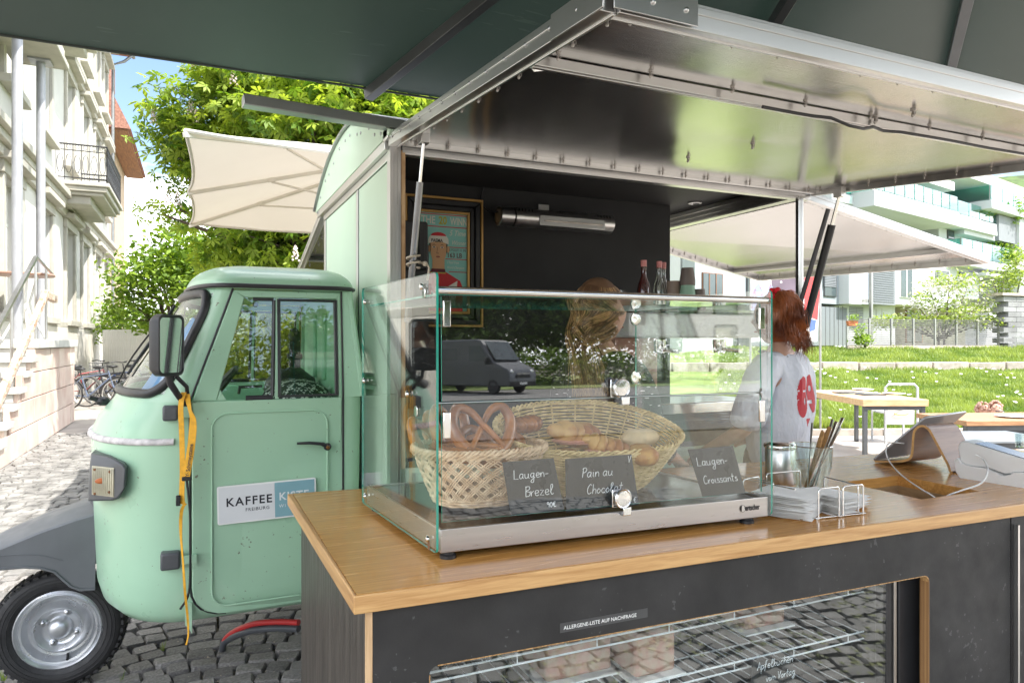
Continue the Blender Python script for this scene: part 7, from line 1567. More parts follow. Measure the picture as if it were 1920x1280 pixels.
# second house
h2 = thing('red_roofed_house', 'tan house with steep red tiled roof beyond the villa corner', 'house', (-6,37,0)); mb = MB(); mb.box(-11,-3.45,34,42,0,10.6); mb.build('wall', mk('tan_render', (.52,.40,.28), .9, var=.06), h2)
tl_ = mk('clay_tiles', (.30,.15,.11), .85, var=.3, sc=10, bump=.6, bsc=12, bdist=.03)
mb = MB(); mb.prism([(-2.5,33.2,10.4),(-3.6,33.2,12.7),(-11.5,33.2,12.7),(-11.5,33.2,10.4)], (0,9.6,0)); mb.build('roof', tl_, h2)
mb = MB(); mb.box(-2.62,-3.42,33.3,42.6,10.28,10.39); mb.build('eaves', wood_mat('eaves_wood', (.34,.18,.09), (.18,.08,.04), .7, (4,.4,4), 4), h2)
for i in range(14):
    for j in range(5): x = -2.54-.22*j; z = 10.46+.46*j; mb = MB(); mb.cbox((x,33.17,z), (.20,.05,.1)); 
mb = MB(); mb.box(-3.8,-3.3,35,35.6,12.5,13.6); mb.build('chimney', tl_, h2)
mb = MB(); mb.box(-3.6,-3.5,33.95,34.0,0,10.4); mb.build('downpipe', M['greypl'], h2)

# white slatted fence and bicycles
fc = thing('white_fence', 'white vertical slat fence behind the parked bicycles', 'fence', (-1.5,22,0)); a, b = onD(193,640,20.5), onD(330,640,19.0); a.z = b.z = 0; d = (b-a); n_ = 30
fpm = MB().cbox((0,0,.93),(d.length/n_*.90,.03,1.86)).mesh('slat', M['white']); ang = math.atan2(d.y, d.x); W = WM[fc].inverted()
for k in range(n_): inst('slat', fpm, fc, W @ a.lerp(b,(k+.5)/n_), (0,0,ang))
mb = MB(); mb.beam(a+EZ*.5+Vector((0,.05,0)), b+EZ*.5+Vector((0,.05,0)), .04, .08); mb.beam(a+EZ*1.5+Vector((0,.05,0)), b+EZ*1.5+Vector((0,.05,0)), .04, .08); mb.build('fence_rail', M['white'], fc)
def bicycle(loc, rz, label, col_, basketb=False):
    t = thing('bicycle', label, 'bicycle', loc, rz, 'bicycles parked beside the terrace'); fm = mk('bike_paint', col_, .35, .2, var=.1); r = .345
    for x in (-.53,.53):
        mb = MB(); mb.tube([(x+r*math.cos(a), 0, r+r*math.sin(a)) for a in [2*PI*k/30 for k in range(30)]], .019, 6, closed=True); wh = mb.build('wheel', M['rubber'], t, world=False, smooth=60)
        mb = MB(); mb.tube([(x+(r-.026)*math.cos(a), 0, r+(r-.026)*math.sin(a)) for a in [2*PI*k/30 for k in range(30)]], .010, 5, closed=True)
        for k in range(18): a = 2*PI*k/18; mb.tube([(x,.015*(-1)**k,r),(x+(r-.03)*math.cos(a),0,r+(r-.03)*math.sin(a))], .0022, 3, caps=False)
        mb.tube([(x,-.04,r),(x,.04,r)], .018, 8); mb.build('rim', M['alu'], wh, world=False, smooth=60)
        mb = MB(); mb.tube([(x+(r+.035)*math.cos(a), 0, r+(r+.035)*math.sin(a)) for a in [R(20 if x < 0 else 30)+R(150)*k/14 for k in range(15)]], .022, 5, flat=.3, up=(0,1,0)); mb.build('mudguard', M['alu_d'] if not basketb else M['black'], t, world=False, smooth=60)
    mb = MB(); bbp = (-.08,0,.29); hdp = (.33,0,.80); st_ = (-.20,0,.72)
    for a, b, q in ((bbp,st_,.017),(bbp,(.36,0,.70),.020),(st_,hdp,.017),(bbp,(-.53,.0,.345),.012),(st_,(-.53,0,.345),.011),((.33,0,.86),(.42,0,.55),.018),((.42,.03,.55),(.53,.03,.345),.012),((.42,-.03,.55),(.53,-.03,.345),.012)): mb.tube([a,b], q, 7)
    mb.build('frame', fm, t, world=False, smooth=60)
    mb = MB(); mb.tube([(-.20,0,.72),(-.235,0,.88)], .012, 6); mb.sphere((-.25,0,.91), .12, 12, 6, (1.1,.6,.32)); mb.build('saddle', M['black'], t, world=False, smooth=60)
    mb = MB(); mb.tube([(.33,0,.86),(.31,0,1.0)], .012, 6); mb.tube([(.18,-.30,1.03),(.28,-.25,1.05),(.33,-.1,1.03),(.33,.1,1.03),(.28,.25,1.05),(.18,.30,1.03)], .012, 6); mb.build('handlebar', M['black'], t, world=False, smooth=60)
    mb = MB(); mb.tube([(-.08+.09*math.cos(a),.03,.29+.09*math.sin(a)) for a in [2*PI*k/16 for k in range(16)]], .006, 5, closed=True); mb.tube([(-.08,.04,.29),(-.02,.06,.14)], .008, 5); mb.tube([(-.08,-.04,.29),(-.14,-.06,.44)], .008, 5); mb.build('crank', M['alu_d'], t, world=False)
    mb = MB()
    for y in (-.06,.06): mb.tube([(-.75,y,.74),(-.30,y,.74)], .007, 5); mb.tube([(-.62,y,.74),(-.53,y,.36)], .006, 5)
    for k in range(6): x = -.75+.09*k; mb.tube([(x,-.06,.74),(x,.06,.74)], .005, 4)
    mb.build('luggage_rack', M['black'], t, world=False)
    if basketb:
        mb = MB()
        for z in (.76,.84,.92,1.0): mb.tube([(-.72,-.14,z),(-.36,-.14,z),(-.36,.14,z),(-.72,.14,z)], .006, 4, closed=True)
        for k in range(7):
            x = -.72+.06*k; mb.tube([(x,-.14,.76),(x,-.14,1.0)], .005, 4); mb.tube([(x,.14,.76),(x,.14,1.0)], .005, 4)
        mb.build('basket', M['greypl'], t, world=False)
    return t
for i, (px, D, rz, lab, cl, bk) in enumerate(((172,15.6,R(-10),'grey bicycle nearest the terrace wall with a rear basket',(.12,.15,.22),True),(205,16.4,R(-22),'black bicycle behind the nearest grey one',(.02,.02,.025),False),(232,17.2,R(10),'dark blue bicycle in the middle of the row of bicycles',(.03,.05,.11),True),(262,17.4,R(-28),'silver bicycle at the right end of the row by the fence',(.35,.36,.38),False),(165,17.2,R(25),'red lugged bicycle half hidden behind the nearest ones',(.22,.03,.03),False))):
    p = onD(px, 640, D); bicycle((p.x,p.y,.0), rz+0.0, lab, cl, bk)
# shop awning edge
# ================================================================== MODERN APARTMENT BUILDING
fe_ = Vector((.974,.225,0)).normalized(); fn_ = Vector((.225,-.974,0)).normalized(); FP0 = onD(1590,640,34); FP0.z = 0
def fsz(px, py, off=0):
    r_ = ray(px, py); E = Vector((0,0,EYE)); tt = (FP0+fn_*off-E).dot(fn_)/r_.dot(fn_); p = E+r_*tt; return ((p-FP0).dot(fe_), p.z)
FMx = Matrix((fe_, -fn_, EZ)).transposed().to_4x4(); FMx.translation = FP0   # local: x along facade, y into building, z up
ab = thing('apartment_building', 'white modern apartment building with glass balconies behind the lawn', 'building', tuple(FP0)); 
def fbox(mb, s0, s1, y0, y1, z0, z1):
    n = len(mb.v); mb.box(s0,s1,y0,y1,z0,z1)
    for i in range(n, len(mb.v)): mb.v[i] = FMx @ mb.v[i]
def FB(px0, py0, px1, py1, off, deep, name=None, mat=None, parent=None, mb=None, bevel=0):
    s0, _ = fsz(px0, 600, off); s1, _ = fsz(px1, 600, off); pm = (px0+px1)/2; z1 = fsz(pm, py0, off)[1]; z0 = fsz(pm, py1, off)[1]
    m_ = mb or MB(); fbox(m_, s0, s1, -off, -off+deep, z0, z1)
    if mb is None: return m_.build(name, mat, parent or ab, bevel=bevel)
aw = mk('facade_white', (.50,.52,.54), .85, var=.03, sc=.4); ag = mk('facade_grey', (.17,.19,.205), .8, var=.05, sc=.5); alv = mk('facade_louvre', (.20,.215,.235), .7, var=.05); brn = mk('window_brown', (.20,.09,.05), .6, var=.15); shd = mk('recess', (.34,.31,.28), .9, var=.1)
s_l, _ = fsz(1303,600); s_r, _ = fsz(1925,600)
mb = MB(); fbox(mb, s_l, fsz(1700,600)[0], .6, 12, -1, 8.6); fbox(mb, fsz(1700,600)[0], s_r+8, 3.2, 16, -1, 11.0); mb.build('wall', aw, ab)
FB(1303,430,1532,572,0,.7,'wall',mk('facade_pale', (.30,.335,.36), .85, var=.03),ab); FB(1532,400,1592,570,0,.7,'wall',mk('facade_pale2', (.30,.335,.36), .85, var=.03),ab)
FB(1592,495,1615,570,.5,1.2,'wall',aw,ab); FB(1615,495,1636,570,.1,.7,'wall',mk('facade_blue', (.50,.55,.60), .85, var=.03),ab); FB(1637,498,1679,571,.3,1.0,'louvred_panel',alv,ab)
lp = [o for o in ab.children if o.name.startswith('louvred')][0]
for k in range(16): y = 501+ (569-501)*k/16; FB(1639,y,1677,y+1.4,.33,.04,'slat',ag,lp)
FB(1679,490,1800,574,.2,1.2,'wall',aw,ab)
FB(1405,572,1588,648,.0,.7,'base_wall',ag,ab); FB(1588,574,1810,655,-1.8,1,'base_wall',mk('base_beige', (.44,.40,.33), .85, var=.06),ab); FB(1588,569,1880,575,.1,4,'slab_edge',mk('soffit', (.55,.52,.44), .85),ab)
for k in range(6): x = 1540+8*k; FB(x,574,x+.7,648,.01,.02,'panel_joint',M['greypl'],ab)
FB(1634,500,1637,650,.6,.12,'downpipe',M['alu_d'],ab); FB(1627,600,1631,650,.6,.12,'downpipe',M['white'],ab)
def win(px0, py0, px1, py1, off=0, blind=False, fr=None, mull=1):
    w = FB(px0,py0,px1,py1,off+.06,.1,'window',fr or M['greypl']); FB(px0+1.2,py0+1.4,px1-1.2,py1-1.2,off+.08,.05,'pane',M['win_dark'],w)
    for k in range(mull): x = px0+(px1-px0)*(k+1)/(mull+1); FB(x-.6,py0+1,x+.6,py1-1,off+.10,.05,'mullion',fr or M['greypl'],w)
    if blind:
        n_ = int((py1-py0)*.62/3)
        for k in range(n_): y = py0+1.5+3*k; FB(px0+1.2,y,px1-1.2,y+1.9,off+.12,.06,'slat',alv,w)
win(1339,473,1354,494); win(1318,512,1356,556,0,False,brn,2); win(1401,504,1406,565,0,mull=0); win(1546,510,1569,556,0,True,mull=0); win(1689,500,1712,558,.22,False,M['white']); win(1757,506,1781,532,.22,True,M['white'],0); win(1800,510,1808,522,.22,mull=0)
win(1592,574,1620,642,-.7,True,brn,1); win(1632,578,1664,642,-.7,False,brn,2); win(1700,582,1730,642,-.7,False,brn,1); win(1424,580,1440,600,0,mull=0)
# upper storeys with balconies
gb = glass_mat('balcony_glass', (.45,.80,.72), 1.6, base=.06)
def balc(px0, px1, ytop, ybot, glass_top, off, deep):
    s0, s1, pm = fsz(px0,600,off)[0], fsz(px1,600,off)[0], (px0+px1)/2; zt, zb, zg = fsz(pm,ytop,off)[1], fsz(pm,ybot,off)[1], fsz(pm,glass_top,off)[1]
    mb = MB(); fbox(mb, s0, s1, -off, -off+deep, zb, zt); f_ = mb.build('balcony', aw, ab, bevel=.03); n_ = max(3, int((px1-px0)/17)); w_ = (s1-s0)/n_
    for k in range(n_):
        mb = MB(); fbox(mb, s0+k*w_+.05, s0+(k+1)*w_-.05, -off+.05, -off+.08, zt+.05, zg); mb.build('glass_panel', gb, f_)
        mb = MB(); fbox(mb, s0+k*w_-.02, s0+k*w_+.02, -off+.09, -off+.14, zt, zg+.02); mb.build('baluster', M['alu_d'], f_)
    mb = MB(); fbox(mb, s0, s0+.03, -off+.1, -off+deep, zt+.05, zg); mb.build('glass_panel', gb, f_)
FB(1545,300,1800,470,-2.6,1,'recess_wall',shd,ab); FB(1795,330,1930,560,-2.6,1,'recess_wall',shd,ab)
FB(1790,352,1846,392,-1.8,1,'wall',aw,ab); win(1815,371,1836,402,-1.8,mull=1); FB(1640,330,1790,395,-2.4,.3,'glazing',mk('teal_glazing', (.16,.30,.29), .2, var=.4, sc=.6, spec=.8),ab)
balc(1560,1636,366,384,343,.6,3); balc(1640,1798,376,405,345,1.6,4.4); balc(1798,1875,411,428,386,.9,4); 
FB(1640,405,1870,414,1.0,4,'awning_box',aw,ab); FB(1760,425,1808,500,.2,3,'wall',aw,ab); win(1778,432,1790,448,.22,mull=0); win(1822,446,1832,462,-1.5,False,brn,0); FB(1808,432,1875,446,.8,4,'awning_box',aw,ab)
FB(1873,408,1912,455,1.0,5,'louvred_panel',alv,ab); FB(1912,400,1990,560,1.2,5,'wall',aw,ab); balc(1806,1912,490,505,458,1.0,4); FB(1800,505,1835,560,.2,3,'wall',aw,ab); FB(1850,512,1880,518,1.2,2,'awning_box',aw,ab); win(1845,520,1878,560,-1.0,mull=1); balc(1860,1990,395,410,370,1.4,4)
FB(1770,330,1935,345,1.2,6,'roof_slab',aw,ab); FB(1540,300,1790,318,1.5,6,'roof_slab',aw,ab)
# far left neighbour
nb = thing('neighbour_building', 'pale flat roofed building glimpsed beside the cups', 'building', tuple(onD(1270,640,48)*1.0)); q0, q1 = onD(1215,640,46), onD(1330,640,52)
for ya, yb, nm, mt_ in ((478,486,'roof_slab',aw),(488,512,'window_band',M['win_dark']),(512,536,'wall',aw),(537,560,'window_band',M['win_dark']),(560,660,'wall',aw)):
    z1 = EYE+(640-ya)*49/F; z0 = EYE+(640-yb)*49/F; a, b = Vector((q0.x,q0.y,z0)), Vector((q1.x,q1.y,z0)); off = Vector((ST,CT,0))*(0 if 'slab' in nm or nm == 'wall' else .3); mb = MB(); mb.prism([a+off,b+off,b+ED*8,a+ED*8], (0,0,z1-z0)); mb.build(nm, mt_, nb)
# garden wall right and slatted garden fence
gw = thing('grey_garden_wall', 'grey stone garden wall with pale coping at the far right of the lawn', 'wall', tuple(onD(1895,640,29))); a, b = onD(1871,640,29.5), onD(2010,640,31)
gst = mk('grey_stone', (.24,.24,.25), .9, var=.15, sc=2, bump=.5, bsc=14, bdist=.02, randobj=.2)
for r_ in range(11):
    z = 1.05+.215*r_; n_ = 6
    for k in range(n_): f0, f1_ = k/n_+(.06 if r_ % 2 else 0), (k+1)/n_+(.06 if r_ % 2 else 0)-.004; p, q = a.lerp(b,f0), a.lerp(b,f1_); p.z = q.z = z+.1; mb = MB(); mb.beam(p, q, .5, .20); mb.build('stone', gst, gw)
p, q = a.copy(), b.copy(); p.z = q.z = 3.50; mb = MB(); mb.beam(p-(q-p).normalized()*.2, q, .7, .12); mb.build('coping', M['kerb'], gw)
gslat = mk('weathered_slat', (.17,.165,.16), .8, var=.2)
gf = thing('garden_fence', 'grey horizontal slat fence on a low concrete base in front of the apartments', 'fence', tuple(onD(1690,640,29))); a, b = onD(1588,640,28.5), onD(1872,640,29.5)
for r_ in range(13): z = 1.38+.085*r_; p, q = a.copy(), b.copy(); p.z = q.z = z; mb = MB(); mb.beam(p, q, .03, .045); mb.build('slat', gslat, gf)
for k in range(8): p = a.lerp(b, k/7); mb = MB(); mb.beam(Vector((p.x,p.y,1.0)), Vector((p.x,p.y,2.48)), .07, .07, (1,0,0)); mb.build('post', M['alu_d'], gf)
p, q = a.copy(), b.copy(); p.z = q.z = 1.22; mb = MB(); mb.beam(p, q, .2, .26); mb.build('concrete_base', M['kerb'], gf)
pt_ = thing('flower_pot', 'terracotta flower trough on the fence end by the brown door', 'flower pot', tuple(onD(1600,607,28.2))); c = onD(1600,606,28.2); mb = MB(); mb.prism([c+EX*x+EZ*z for x, z in ((-.16,-.1),(.16,-.1),(.21,.1),(-.21,.1))], ED*.2); mb.build('trough', mk('terracotta', (.50,.17,.08), .8, var=.1), pt_); V, T = leafcloud([(c.x,c.y,c.z+.2,.15,.12,.12)], 150, .08, seedn=3); o = npmesh('plant', V-np.array(pt_.location), np.arange(len(V)).reshape(-1,4), M['leaf_b'], pt_, T); o['kind'] = 'stuff'
gp = onD(1563,632,30)
# shrubs
def q3(px, py, D): return onD(px, py, D)
M['leaf_l'] = leaf_mat('light_leaf', (.16,.24,.05), (.42,.52,.14), .4); M['petal'] = leaf_mat('petal', (.62,.60,.56), (.80,.78,.75), .4, (1,1,1))
def shrub(nm, label, cat, px, D, blobs, n, size, mat, petals=0, base=1.2, seedn=1):
    c = q3(px, 640, D); t = thing(nm, label, cat, (c.x, c.y, base)); mb = MB(); hub = Vector((c.x,c.y,base+.4))
    for (x, y, z, rx, ry, rz_) in blobs: branchy(mb, (c.x,c.y,base), hub, .06, .045, 3, .05, 6); branchy(mb, hub, (x,y,z+rz_*.4), .04, .01, 5, .12, 5)
    mb.build('trunk', M['bark'], t, smooth=60); V, T = leafcloud(blobs, n, size, seedn=seedn); o = npmesh('crown', V-np.array(t.location), np.arange(len(V)).reshape(-1,4), mat, t, T); o['kind'] = 'stuff'
    if petals: V, T = leafcloud(blobs, petals, size*1.1, seedn=seedn+50); o = npmesh('blossom', V-np.array(t.location), np.arange(len(V)).reshape(-1,4), M['petal'], t, T); o['kind'] = 'stuff'
def bl(px, py, D, rx, rz_): p = q3(px, py, D); return (p.x,p.y,p.z,rx,rx,rz_)
shrub('flowering_shrub', 'white flowering shrub rising above the garden fence', 'shrub', 1770, 30, [bl(1740,545,30,.8,.6),bl(1780,530,30,.9,.7),bl(1815,550,30,.9,.7),bl(1845,570,30,.8,.6),bl(1715,575,30,.6,.4),bl(1775,580,30,1.1,.5)], 1500, .16, M['leaf_l'], 800, seedn=21)
shrub('flowering_shrub', 'pale leaved shrub in front of the lower balconies at the far right', 'shrub', 1900, 31, [bl(1890,520,31,.8,.7),bl(1915,500,31,.8,.8),bl(1880,550,31,.6,.5)], 1500, .15, M['leaf_l'], 120, seedn=22)
shrub('fence_hedge', 'yellow green hedge along the top of the garden fence', 'hedge', 1760, 30, [bl(x,603,29.9,.7,.28) for x in range(1655,1870,26)], 3000, .13, M['leaf_l'], 0, seedn=23)
shrub('low_shrub', 'small green shrub at the left end of the garden fence', 'shrub', 1622, 27.8, [bl(1620,636,27.8,.35,.3),bl(1612,622,27.8,.12,.3)], 500, .12, M['leaf_b'], 60, seedn=24)
shrub('balcony_plants', 'leafy plants and red flowers behind the balcony glass', 'plants', 1875, 44, [bl(1850,470,44,.7,.5),bl(1880,472,45,.9,.5),bl(1900,480,45,.7,.5),bl(1820,405,43,.6,.4),bl(1855,400,44,.8,.4),bl(1890,395,45,1.0,.8)], 2200, .22, M['leaf_b'], 0, base=3, seedn=25)
# wooded hillside
hl = thing('hillside', '', '', (0,0,0)); bpy.data.objects.remove(hl)
rows = []
for i in range(14):
    D = 75+i*12; rows.append([onD(0,640,1)*0+Vector((0,0,0))+SL*D+SR*k+EZ*(i*3.6+3*noise.noise(Vector((k*.03,i*.5,0))) + max(0,(k-20))*.06) for k in np.linspace(-30,190,40)])
ho = MB().grid(rows).build('hillside', mk('forest_floor', (.06,.10,.025), .95, var=.4, sc=.3), smooth=60); ho['kind'] = 'structure'
blobs = []
for i in range(120):
    D = random.uniform(78,150); k = random.uniform(10,140); ii = (D-75)/12; z = ii*3.6+max(0,(k-20))*.06+2; p = SL*D+SR*k; r = random.uniform(2.5,4.5); blobs.append((p.x,p.y,z+r*.3,r,r,r*.9))
V, T = leafcloud(blobs, 60000, .8, seedn=31); wd2 = npmesh('hillside_wood', V, np.arange(len(V)).reshape(-1,4), M['leaf_h'], None, T); tag(wd2, 'wooded green hillside rising behind the white apartment building', 'wood', kind='stuff')

# ================================================================== BANNER
bn = thing('portrait_banner', 'printed banner with a smiling grey haired person in a colourful blouse', 'banner', tuple(onD(1470,640,11)))
B0, B1 = onD(1406,640,11.0), onD(1541,640,11.4); bex = (B1-B0); bex.z = 0; BL_ = bex.length; bex.normalize(); bnn = EZ.cross(bex)*-1
bnn = bnn if bnn.dot(ED) < 0 else -bnn
def bp_(px, py, lay=0):
    r_ = ray(px, py); E = Vector((0,0,EYE)); tt = (B0-E).dot(bnn)/r_.dot(bnn); return E+r_*tt+bnn*.002*lay
def bflat(nm, mat, P, lay): mb = MB(); mb.prism([bp_(x,y,lay) for x, y in P], -bnn*.0015); mb.build(nm, mat, bn)
def bdisc(cx, cy, rx, ry, n_=22): return [(cx+rx*math.cos(2*PI*k/n_), cy+ry*math.sin(2*PI*k/n_)) for k in range(n_)]
bflat('print_ground', M['white'], [(1406,478),(1541,492),(1532,640),(1406,640)], 0); bflat('print_purple', mk('print_purple', (.13,.10,.13), .6, var=.2, sc=3), [(1447,484),(1508,489),(1506,588),(1462,580),(1452,555),(1446,530)], 1)
bflat('print_red', mk('banner_red', (.60,.06,.06), .6, var=.1), [(1508,516),(1522,510),(1538,520),(1533,600),(1508,590)], 2); bflat('print_blue', mk('banner_blue', (.08,.14,.35), .6), [(1518,598),(1530,600),(1528,618),(1518,622)], 3)
bflat('print_blouse', mk('banner_pink', (.62,.20,.30), .6, var=.6, sc=14, col2=(.25,.45,.65)), [(1410,548),(1418,534),(1432,526),(1444,530),(1452,545),(1455,600),(1408,600)], 2); bflat('print_collar', M['white'], [(1424,532),(1434,556),(1444,531),(1434,526)], 3)
bflat('print_hair', mk('banner_grey', (.45,.45,.47), .6, var=.2, sc=20), bdisc(1433,503,13,14), 2); bflat('print_face', mk('banner_skin', (.66,.36,.26), .6, var=.08), bdisc(1433,513,10,14.5), 3); bflat('print_smile', M['white'], [(1428,521),(1438,521),(1436,525),(1430,525)], 4)
for x in (1429,1437.5): bflat('print_eye', M['black'], bdisc(x,510,1.6,1.0,8), 4)
bflat('print_dot', M['white'], bdisc(1464,529,2,2,10), 4)
for x in (1407,1538): mb = MB(); p = bp_(x,640,-1); mb.cyl((p.x,p.y,0),(p.x,p.y,2.85),.02,8); mb.build('pole', M['alu_d'], bn)

# ================================================================== TABLES ON THE RIGHT
tw_ = wood_mat('table_wood', (.62,.43,.25), (.46,.29,.14), .5, (1,6,6), 4); lg = mk('table_steel', (.10,.105,.11), .5, .4, var=.12)
def table(name, label, x0, x1, y0, y1, zt, th_, rz, legw=.05, mat=tw_, under=None):
    cx, cy = (x0+x1)/2, (y0+y1)/2; t = thing(name, label, 'table', (cx,cy,0), rz); hx, hy_ = (x1-x0)/2, (y1-y0)/2
    mb = MB(); mb.box(-hx,hx,-hy_,hy_,zt-th_,zt); mb.build('tabletop', mat, t, world=False, bevel=.004)
    for sx_ in (-1,1):
        for sy_ in (-1,1): mb = MB(); mb.box(sx_*(hx-.05)-legw/2,sx_*(hx-.05)+legw/2,sy_*(hy_-.05)-legw/2,sy_*(hy_-.05)+legw/2,0,zt-th_-.001); mb.build('leg', lg, t, world=False, bevel=.003)
    mb = MB(); mb.box(-hx+.05,hx-.05,-hy_+.03,-hy_+.06,zt-th_-.05,zt-th_-.002); mb.box(-hx+.05,hx-.05,hy_-.06,hy_-.03,zt-th_-.05,zt-th_-.002); mb.build('apron_rail', lg, t, world=False)
    return t
# table 1: corner nearest at px 1618
rot1 = -R(24); cN = onZ(1618,749,.78); e1_ = Vector((math.cos(rot1),math.sin(rot1),0)); e2_ = Vector((-math.sin(rot1),math.cos(rot1),0)); c1 = cN+e1_*.42+e2_*.9
t1 = table('outdoor_table', 'high wooden table with steel legs standing before the lawn with plates on it', c1.x-.42, c1.x+.42, c1.y-.9, c1.y+.9, .78, .085, rot1)
def plate(px, py, z, r, mat, label, nm='plate', square=False):
    p = onZ(px, py, z); t = thing(nm, label, nm.replace('_',' '), tuple(p)); mb = MB()
    if square: mb.cbox(p+EZ*.008, (r*2,r*1.5,.014), Matrix.Rotation(R(-20),3,'Z')); mb.build('tray', mat, t, bevel=.004)
    else: mb.lathe([(r*.55,.0),(r*.6,.004),(r,.016),(r*1.0,.019),(r*.6,.008),(0,.007)], p, None, 30); mb.build('dish', mat, t, smooth=50)
blk = mk('black_plate', (.03,.032,.036), .3, var=.1)
plate(1590,737,.781,.17,blk,'black tray at the left of the wooden table',square=True,nm='tray'); plate(1632,740,.781,.16,blk,'black tray at the front middle of the wooden table',square=True,nm='tray'); plate(1618,731,.781,.15,M['white'],'white plate at the back of the wooden table'); plate(1676,739,.781,.15,mk('cream_plate',(.66,.56,.42),.4),'cream plate at the right of the wooden table')
rot2 = -R(20); cN = onZ(1812,789,.74); e1_ = Vector((math.cos(rot2),math.sin(rot2),0)); e2_ = Vector((-math.sin(rot2),math.cos(rot2),0)); c2 = cN+e1_*.8+e2_*.38
tw3 = wood_mat('table_brown_wood', (.42,.24,.12), (.28,.14,.065), .45, (1,6,6), 4); t2 = table('outdoor_table', 'brown wooden table with dark drawer front at the right edge', c2.x-.8, c2.x+.8, c2.y-.38, c2.y+.38, .74, .05, rot2, .06, tw3)
mb = MB(); mb.box(-.72,.72,-.34,-.31,.50,.688); dr = mb.build('drawer_front', mk('drawer_black', (.035,.037,.04), .5, var=.15), t2, world=False); mb = MB(); mb.sphere((-.42,-.355,.60), .018, 10, 7); mb.build('drawer_knob', M['white'], dr, world=False, smooth=60)
mb = MB(); mb.box(-.75,.75,-.35,.35,.46,.498); mb.build('shelf', tw3, t2, world=False, bevel=.003)
plate(1898,782,.741,.15,M['white'],'white plate on the brown table at the right edge'); 
lt_ = table('low_grey_table', 'thin grey table top just behind the card terminal', *(lambda p: (p.x, p.x+.8, p.y, p.y+.6))(onZ(1868,831,.74)), .74, .02, -R(20), .04, mk('grey_top', (.20,.22,.24), .4, var=.1))
wg = onZ(1912,838,.742); t = thing('water_glass', 'small clear glass at the right edge on the thin grey table', 'glass', tuple(wg)); mb = MB(); mb.lathe([(.0,.0),(.028,0),(.034,.10),(.032,.10),(.026,.006),(0,.006)], wg, None, 22); mb.build('glass', glass_mat('water_glass',(.85,.9,.9),1.6,base=.05), t, smooth=50)
# hoop backed chair
c = onD(1690,640,10.4); c.z = 0; ch = thing('hoop_chair', 'grey tubular hoop chair with a pale crate seat behind the wooden table', 'chair', tuple(c)); cg = mk('chair_grey', (.52,.54,.56), .5, .2, var=.06)
w_ = .24; z1 = EYE-80*10.4/F; z2 = EYE-155*10.4/F
for dd in (0,.38):
    mb = MB(); P_ = [c-EX*w_+ED*dd+EZ*.0, c-EX*w_+ED*dd+EZ*(z1-.05), c-EX*(w_-.05)+ED*dd+EZ*z1, c+EX*(w_-.05)+ED*dd+EZ*z1, c+EX*w_+ED*dd+EZ*(z1-.05), c+EX*w_+ED*dd]; P_ = P_ if dd == 0 else [P_[0], P_[0]+EZ*.45, P_[5]+EZ*.45, P_[5]]; mb.tube(P_, .018, 8); mb.build('hoop_frame', cg, ch, smooth=60)
mb = MB(); mb.prism([c-EX*.21+EZ*.28+ED*.02, c+EX*.21+EZ*.28+ED*.02, c+EX*.21+EZ*.62+ED*.0, c-EX*.21+EZ*.62+ED*.0], ED*.02); bkp = mb.build('back_panel', mk('cream_panel', (.64,.63,.58), .6, var=.06), ch, bevel=.01)
mb = MB(); mb.prism([c-EX*.20+EZ*.43+ED*.04, c+EX*.20+EZ*.43+ED*.04, c+EX*.20+EZ*.43+ED*.40, c-EX*.20+EZ*.43+ED*.40], EZ*.03); mb.build('seat', cg, ch, bevel=.01)
mb = MB(); mb.tube([c+EX*(.12*math.cos(a))+EZ*(.47+.045*math.sin(a))-ED*.004 for a in [R(200)+R(140)*k/10 for k in range(11)]], .006, 6); mb.build('yellow_emblem', mk('emblem', (.55,.42,.08), .5), bkp); mb = MB(); mb.sphere(c+EZ*.52-ED*.003, 1, 12, 6, (.06,.004,.02)); mb.build('blue_emblem', mk('emblem_b', (.10,.16,.26), .5), bkp)

# ================================================================== BEHIND THE CAMERA (seen in the case glass)
cv = thing('camper_van', 'silver grey camper van parked across the road, mirrored in the case glass', 'van', (9.0,-29,0), R(58))
bp2 = mk('van_paint', (.11,.115,.125), .3, .6, var=.05, coat=.3)
prof_ = [(-2.7,.35),(-2.7,2.35),(-2.55,2.5),(1.0,2.5),(1.3,2.42),(2.05,1.45),(2.85,1.12),(2.95,.95),(2.95,.35)]
mb = MB(); mb.prism([(x,-.98,z) for x, z in prof_], (0,1.96,0)); vb = mb.build('body', bp2, cv, world=False, bevel=.06, seg=3)
mb = MB(); mb.prism([(1.36,-.85,2.36),(2.03,-.85,1.52),(2.07,.85,1.54),(1.40,.85,2.38)], (.03,0,.02)); mb.build('windscreen', M['win_dark'], cv, world=False)
for sg in (1,-1):
    mb = MB(); mb.prism([(.55,sg*.985,1.5),(1.75,sg*.985,1.5),(1.25,sg*.985,2.2),(.55,sg*.985,2.2)], (0,sg*.01,0)); mb.build('side_window', M['win_dark'], cv, world=False); mb = MB(); mb.prism([(-1.6,sg*.985,1.55),(-.2,sg*.985,1.55),(-.2,sg*.985,2.1),(-1.6,sg*.985,2.1)], (0,sg*.01,0)); mb.build('side_window', M['win_dark'], cv, world=False)
    mb = MB(); mb.sphere((2.86,sg*.72,.98), .16, 12, 8, (.6,1,.8)); mb.build('headlight', M['chrome'], cv, world=False, smooth=60)
    for x in (-1.8,2.0): mb = MB(); mb.lathe([(0,-.10),(.30,-.10),(.34,-.06),(.34,.06),(.30,.10),(.20,.10),(.19,.07),(0,.07)], (x,sg*.90,.34), Matrix.Rotation(R(-90*sg),3,'X'), 24); mb.build('wheel', M['rubber'], cv, world=False, smooth=40)
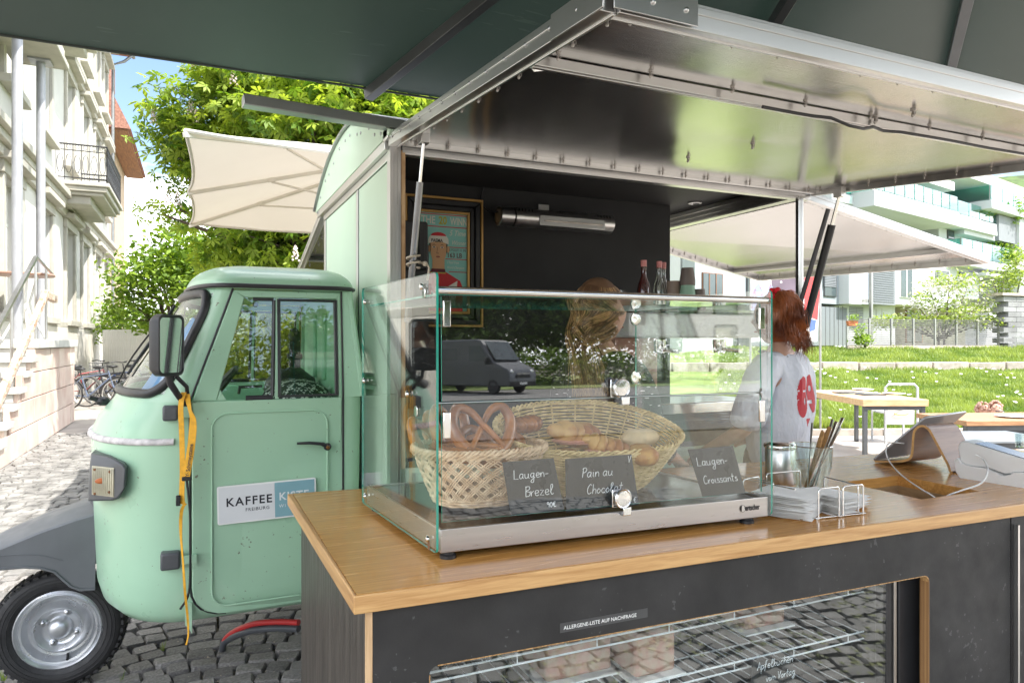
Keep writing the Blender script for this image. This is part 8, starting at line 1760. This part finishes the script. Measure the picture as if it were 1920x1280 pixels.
mb = MB(); mb.box(2.982,2.99,-.26,.26,.42,.53); mb.build('number_plate', M['white'], cv, world=False)
mb = MB(); mb.box(2.70,2.74,-.95,.95,1.13,1.15); mb.box(2.965,2.985,-.45,.45,.90,.93); mb.build('trim_line', M['chrome'], cv, world=False)
for sg in (1,-1): mb = MB(); mb.cbox((1.75,sg*1.12,1.5), (.12,.2,.32)); mb.build('wing_mirror', M['black'], cv, world=False, bevel=.03)
mb = MB(); mb.box(2.955,2.98,-.5,.5,.72,.86); mb.box(2.93,2.97,-.9,.9,.35,.55); mb.build('bumper', M['black'], cv, world=False); mb = MB(); mb.box(-1.5,-.3,-1.0,-.992,1.0,1.35); mb.build('side_lettering_panel', mk('pale_panel', (.45,.50,.55), .5), cv, world=False)
def hedge(nm, label, cat, pts, n, size, mat, seedn, rx, rz_, kind=None):
    b0_ = [(x,y,z,rx,rx*.6,rz_) for x, y, z in pts]; V, T = leafcloud(b0_, n, size, seedn=seedn); o = npmesh(nm, V, np.arange(len(V)).reshape(-1,4), mat, None, T); return tag(o, label, cat)
hedge('roadside_thicket', 'dark thicket of shrubs behind the hedge across the road', 'thicket', [(x,-45,3.2) for x in range(-24,52,3)], 22000, .42, M['leaf_d'], 42, 3.2, 3.0)
hedge('clipped_hedge', 'long green hedge across the road, mirrored in the case glass', 'hedge', [(x,-36,1.0) for x in range(-8,40,2)], 26000, .22, M['leaf_b'], 41, 1.5, 1.25)
for i, (x, y, s_) in enumerate(((-16,-42,1.2),(-8,-43,1.1),(0,-42,1.3),(7,-43,1.1),(14,-42,1.25),(21,-43,1.2),(29,-42,1.3),(38,-41,1.2))):
    tree('roadside_tree', ['broad dark roadside tree farthest left behind the camera','dark roadside tree second along the hedge','dark roadside tree third along the hedge','dark roadside tree behind the camper van','dark roadside tree right of the camper van','dark roadside tree near the end of the hedge','broad dark tree past the hedge end','last dark roadside tree of the row'][i], 'tree', (x,y,0), [(x,y,5.5*s_,4.2,3.0,3.4),(x-2.4,y+.5,3.6*s_,3.2,2.4,2.4),(x+2.4,y,3.8*s_,3.2,2.4,2.4),(x,y,8.5*s_,3.4,2.6,3.2)], 11000, .5, M['leaf_d'], 2.6, .22, seedn=60+i, group=None)
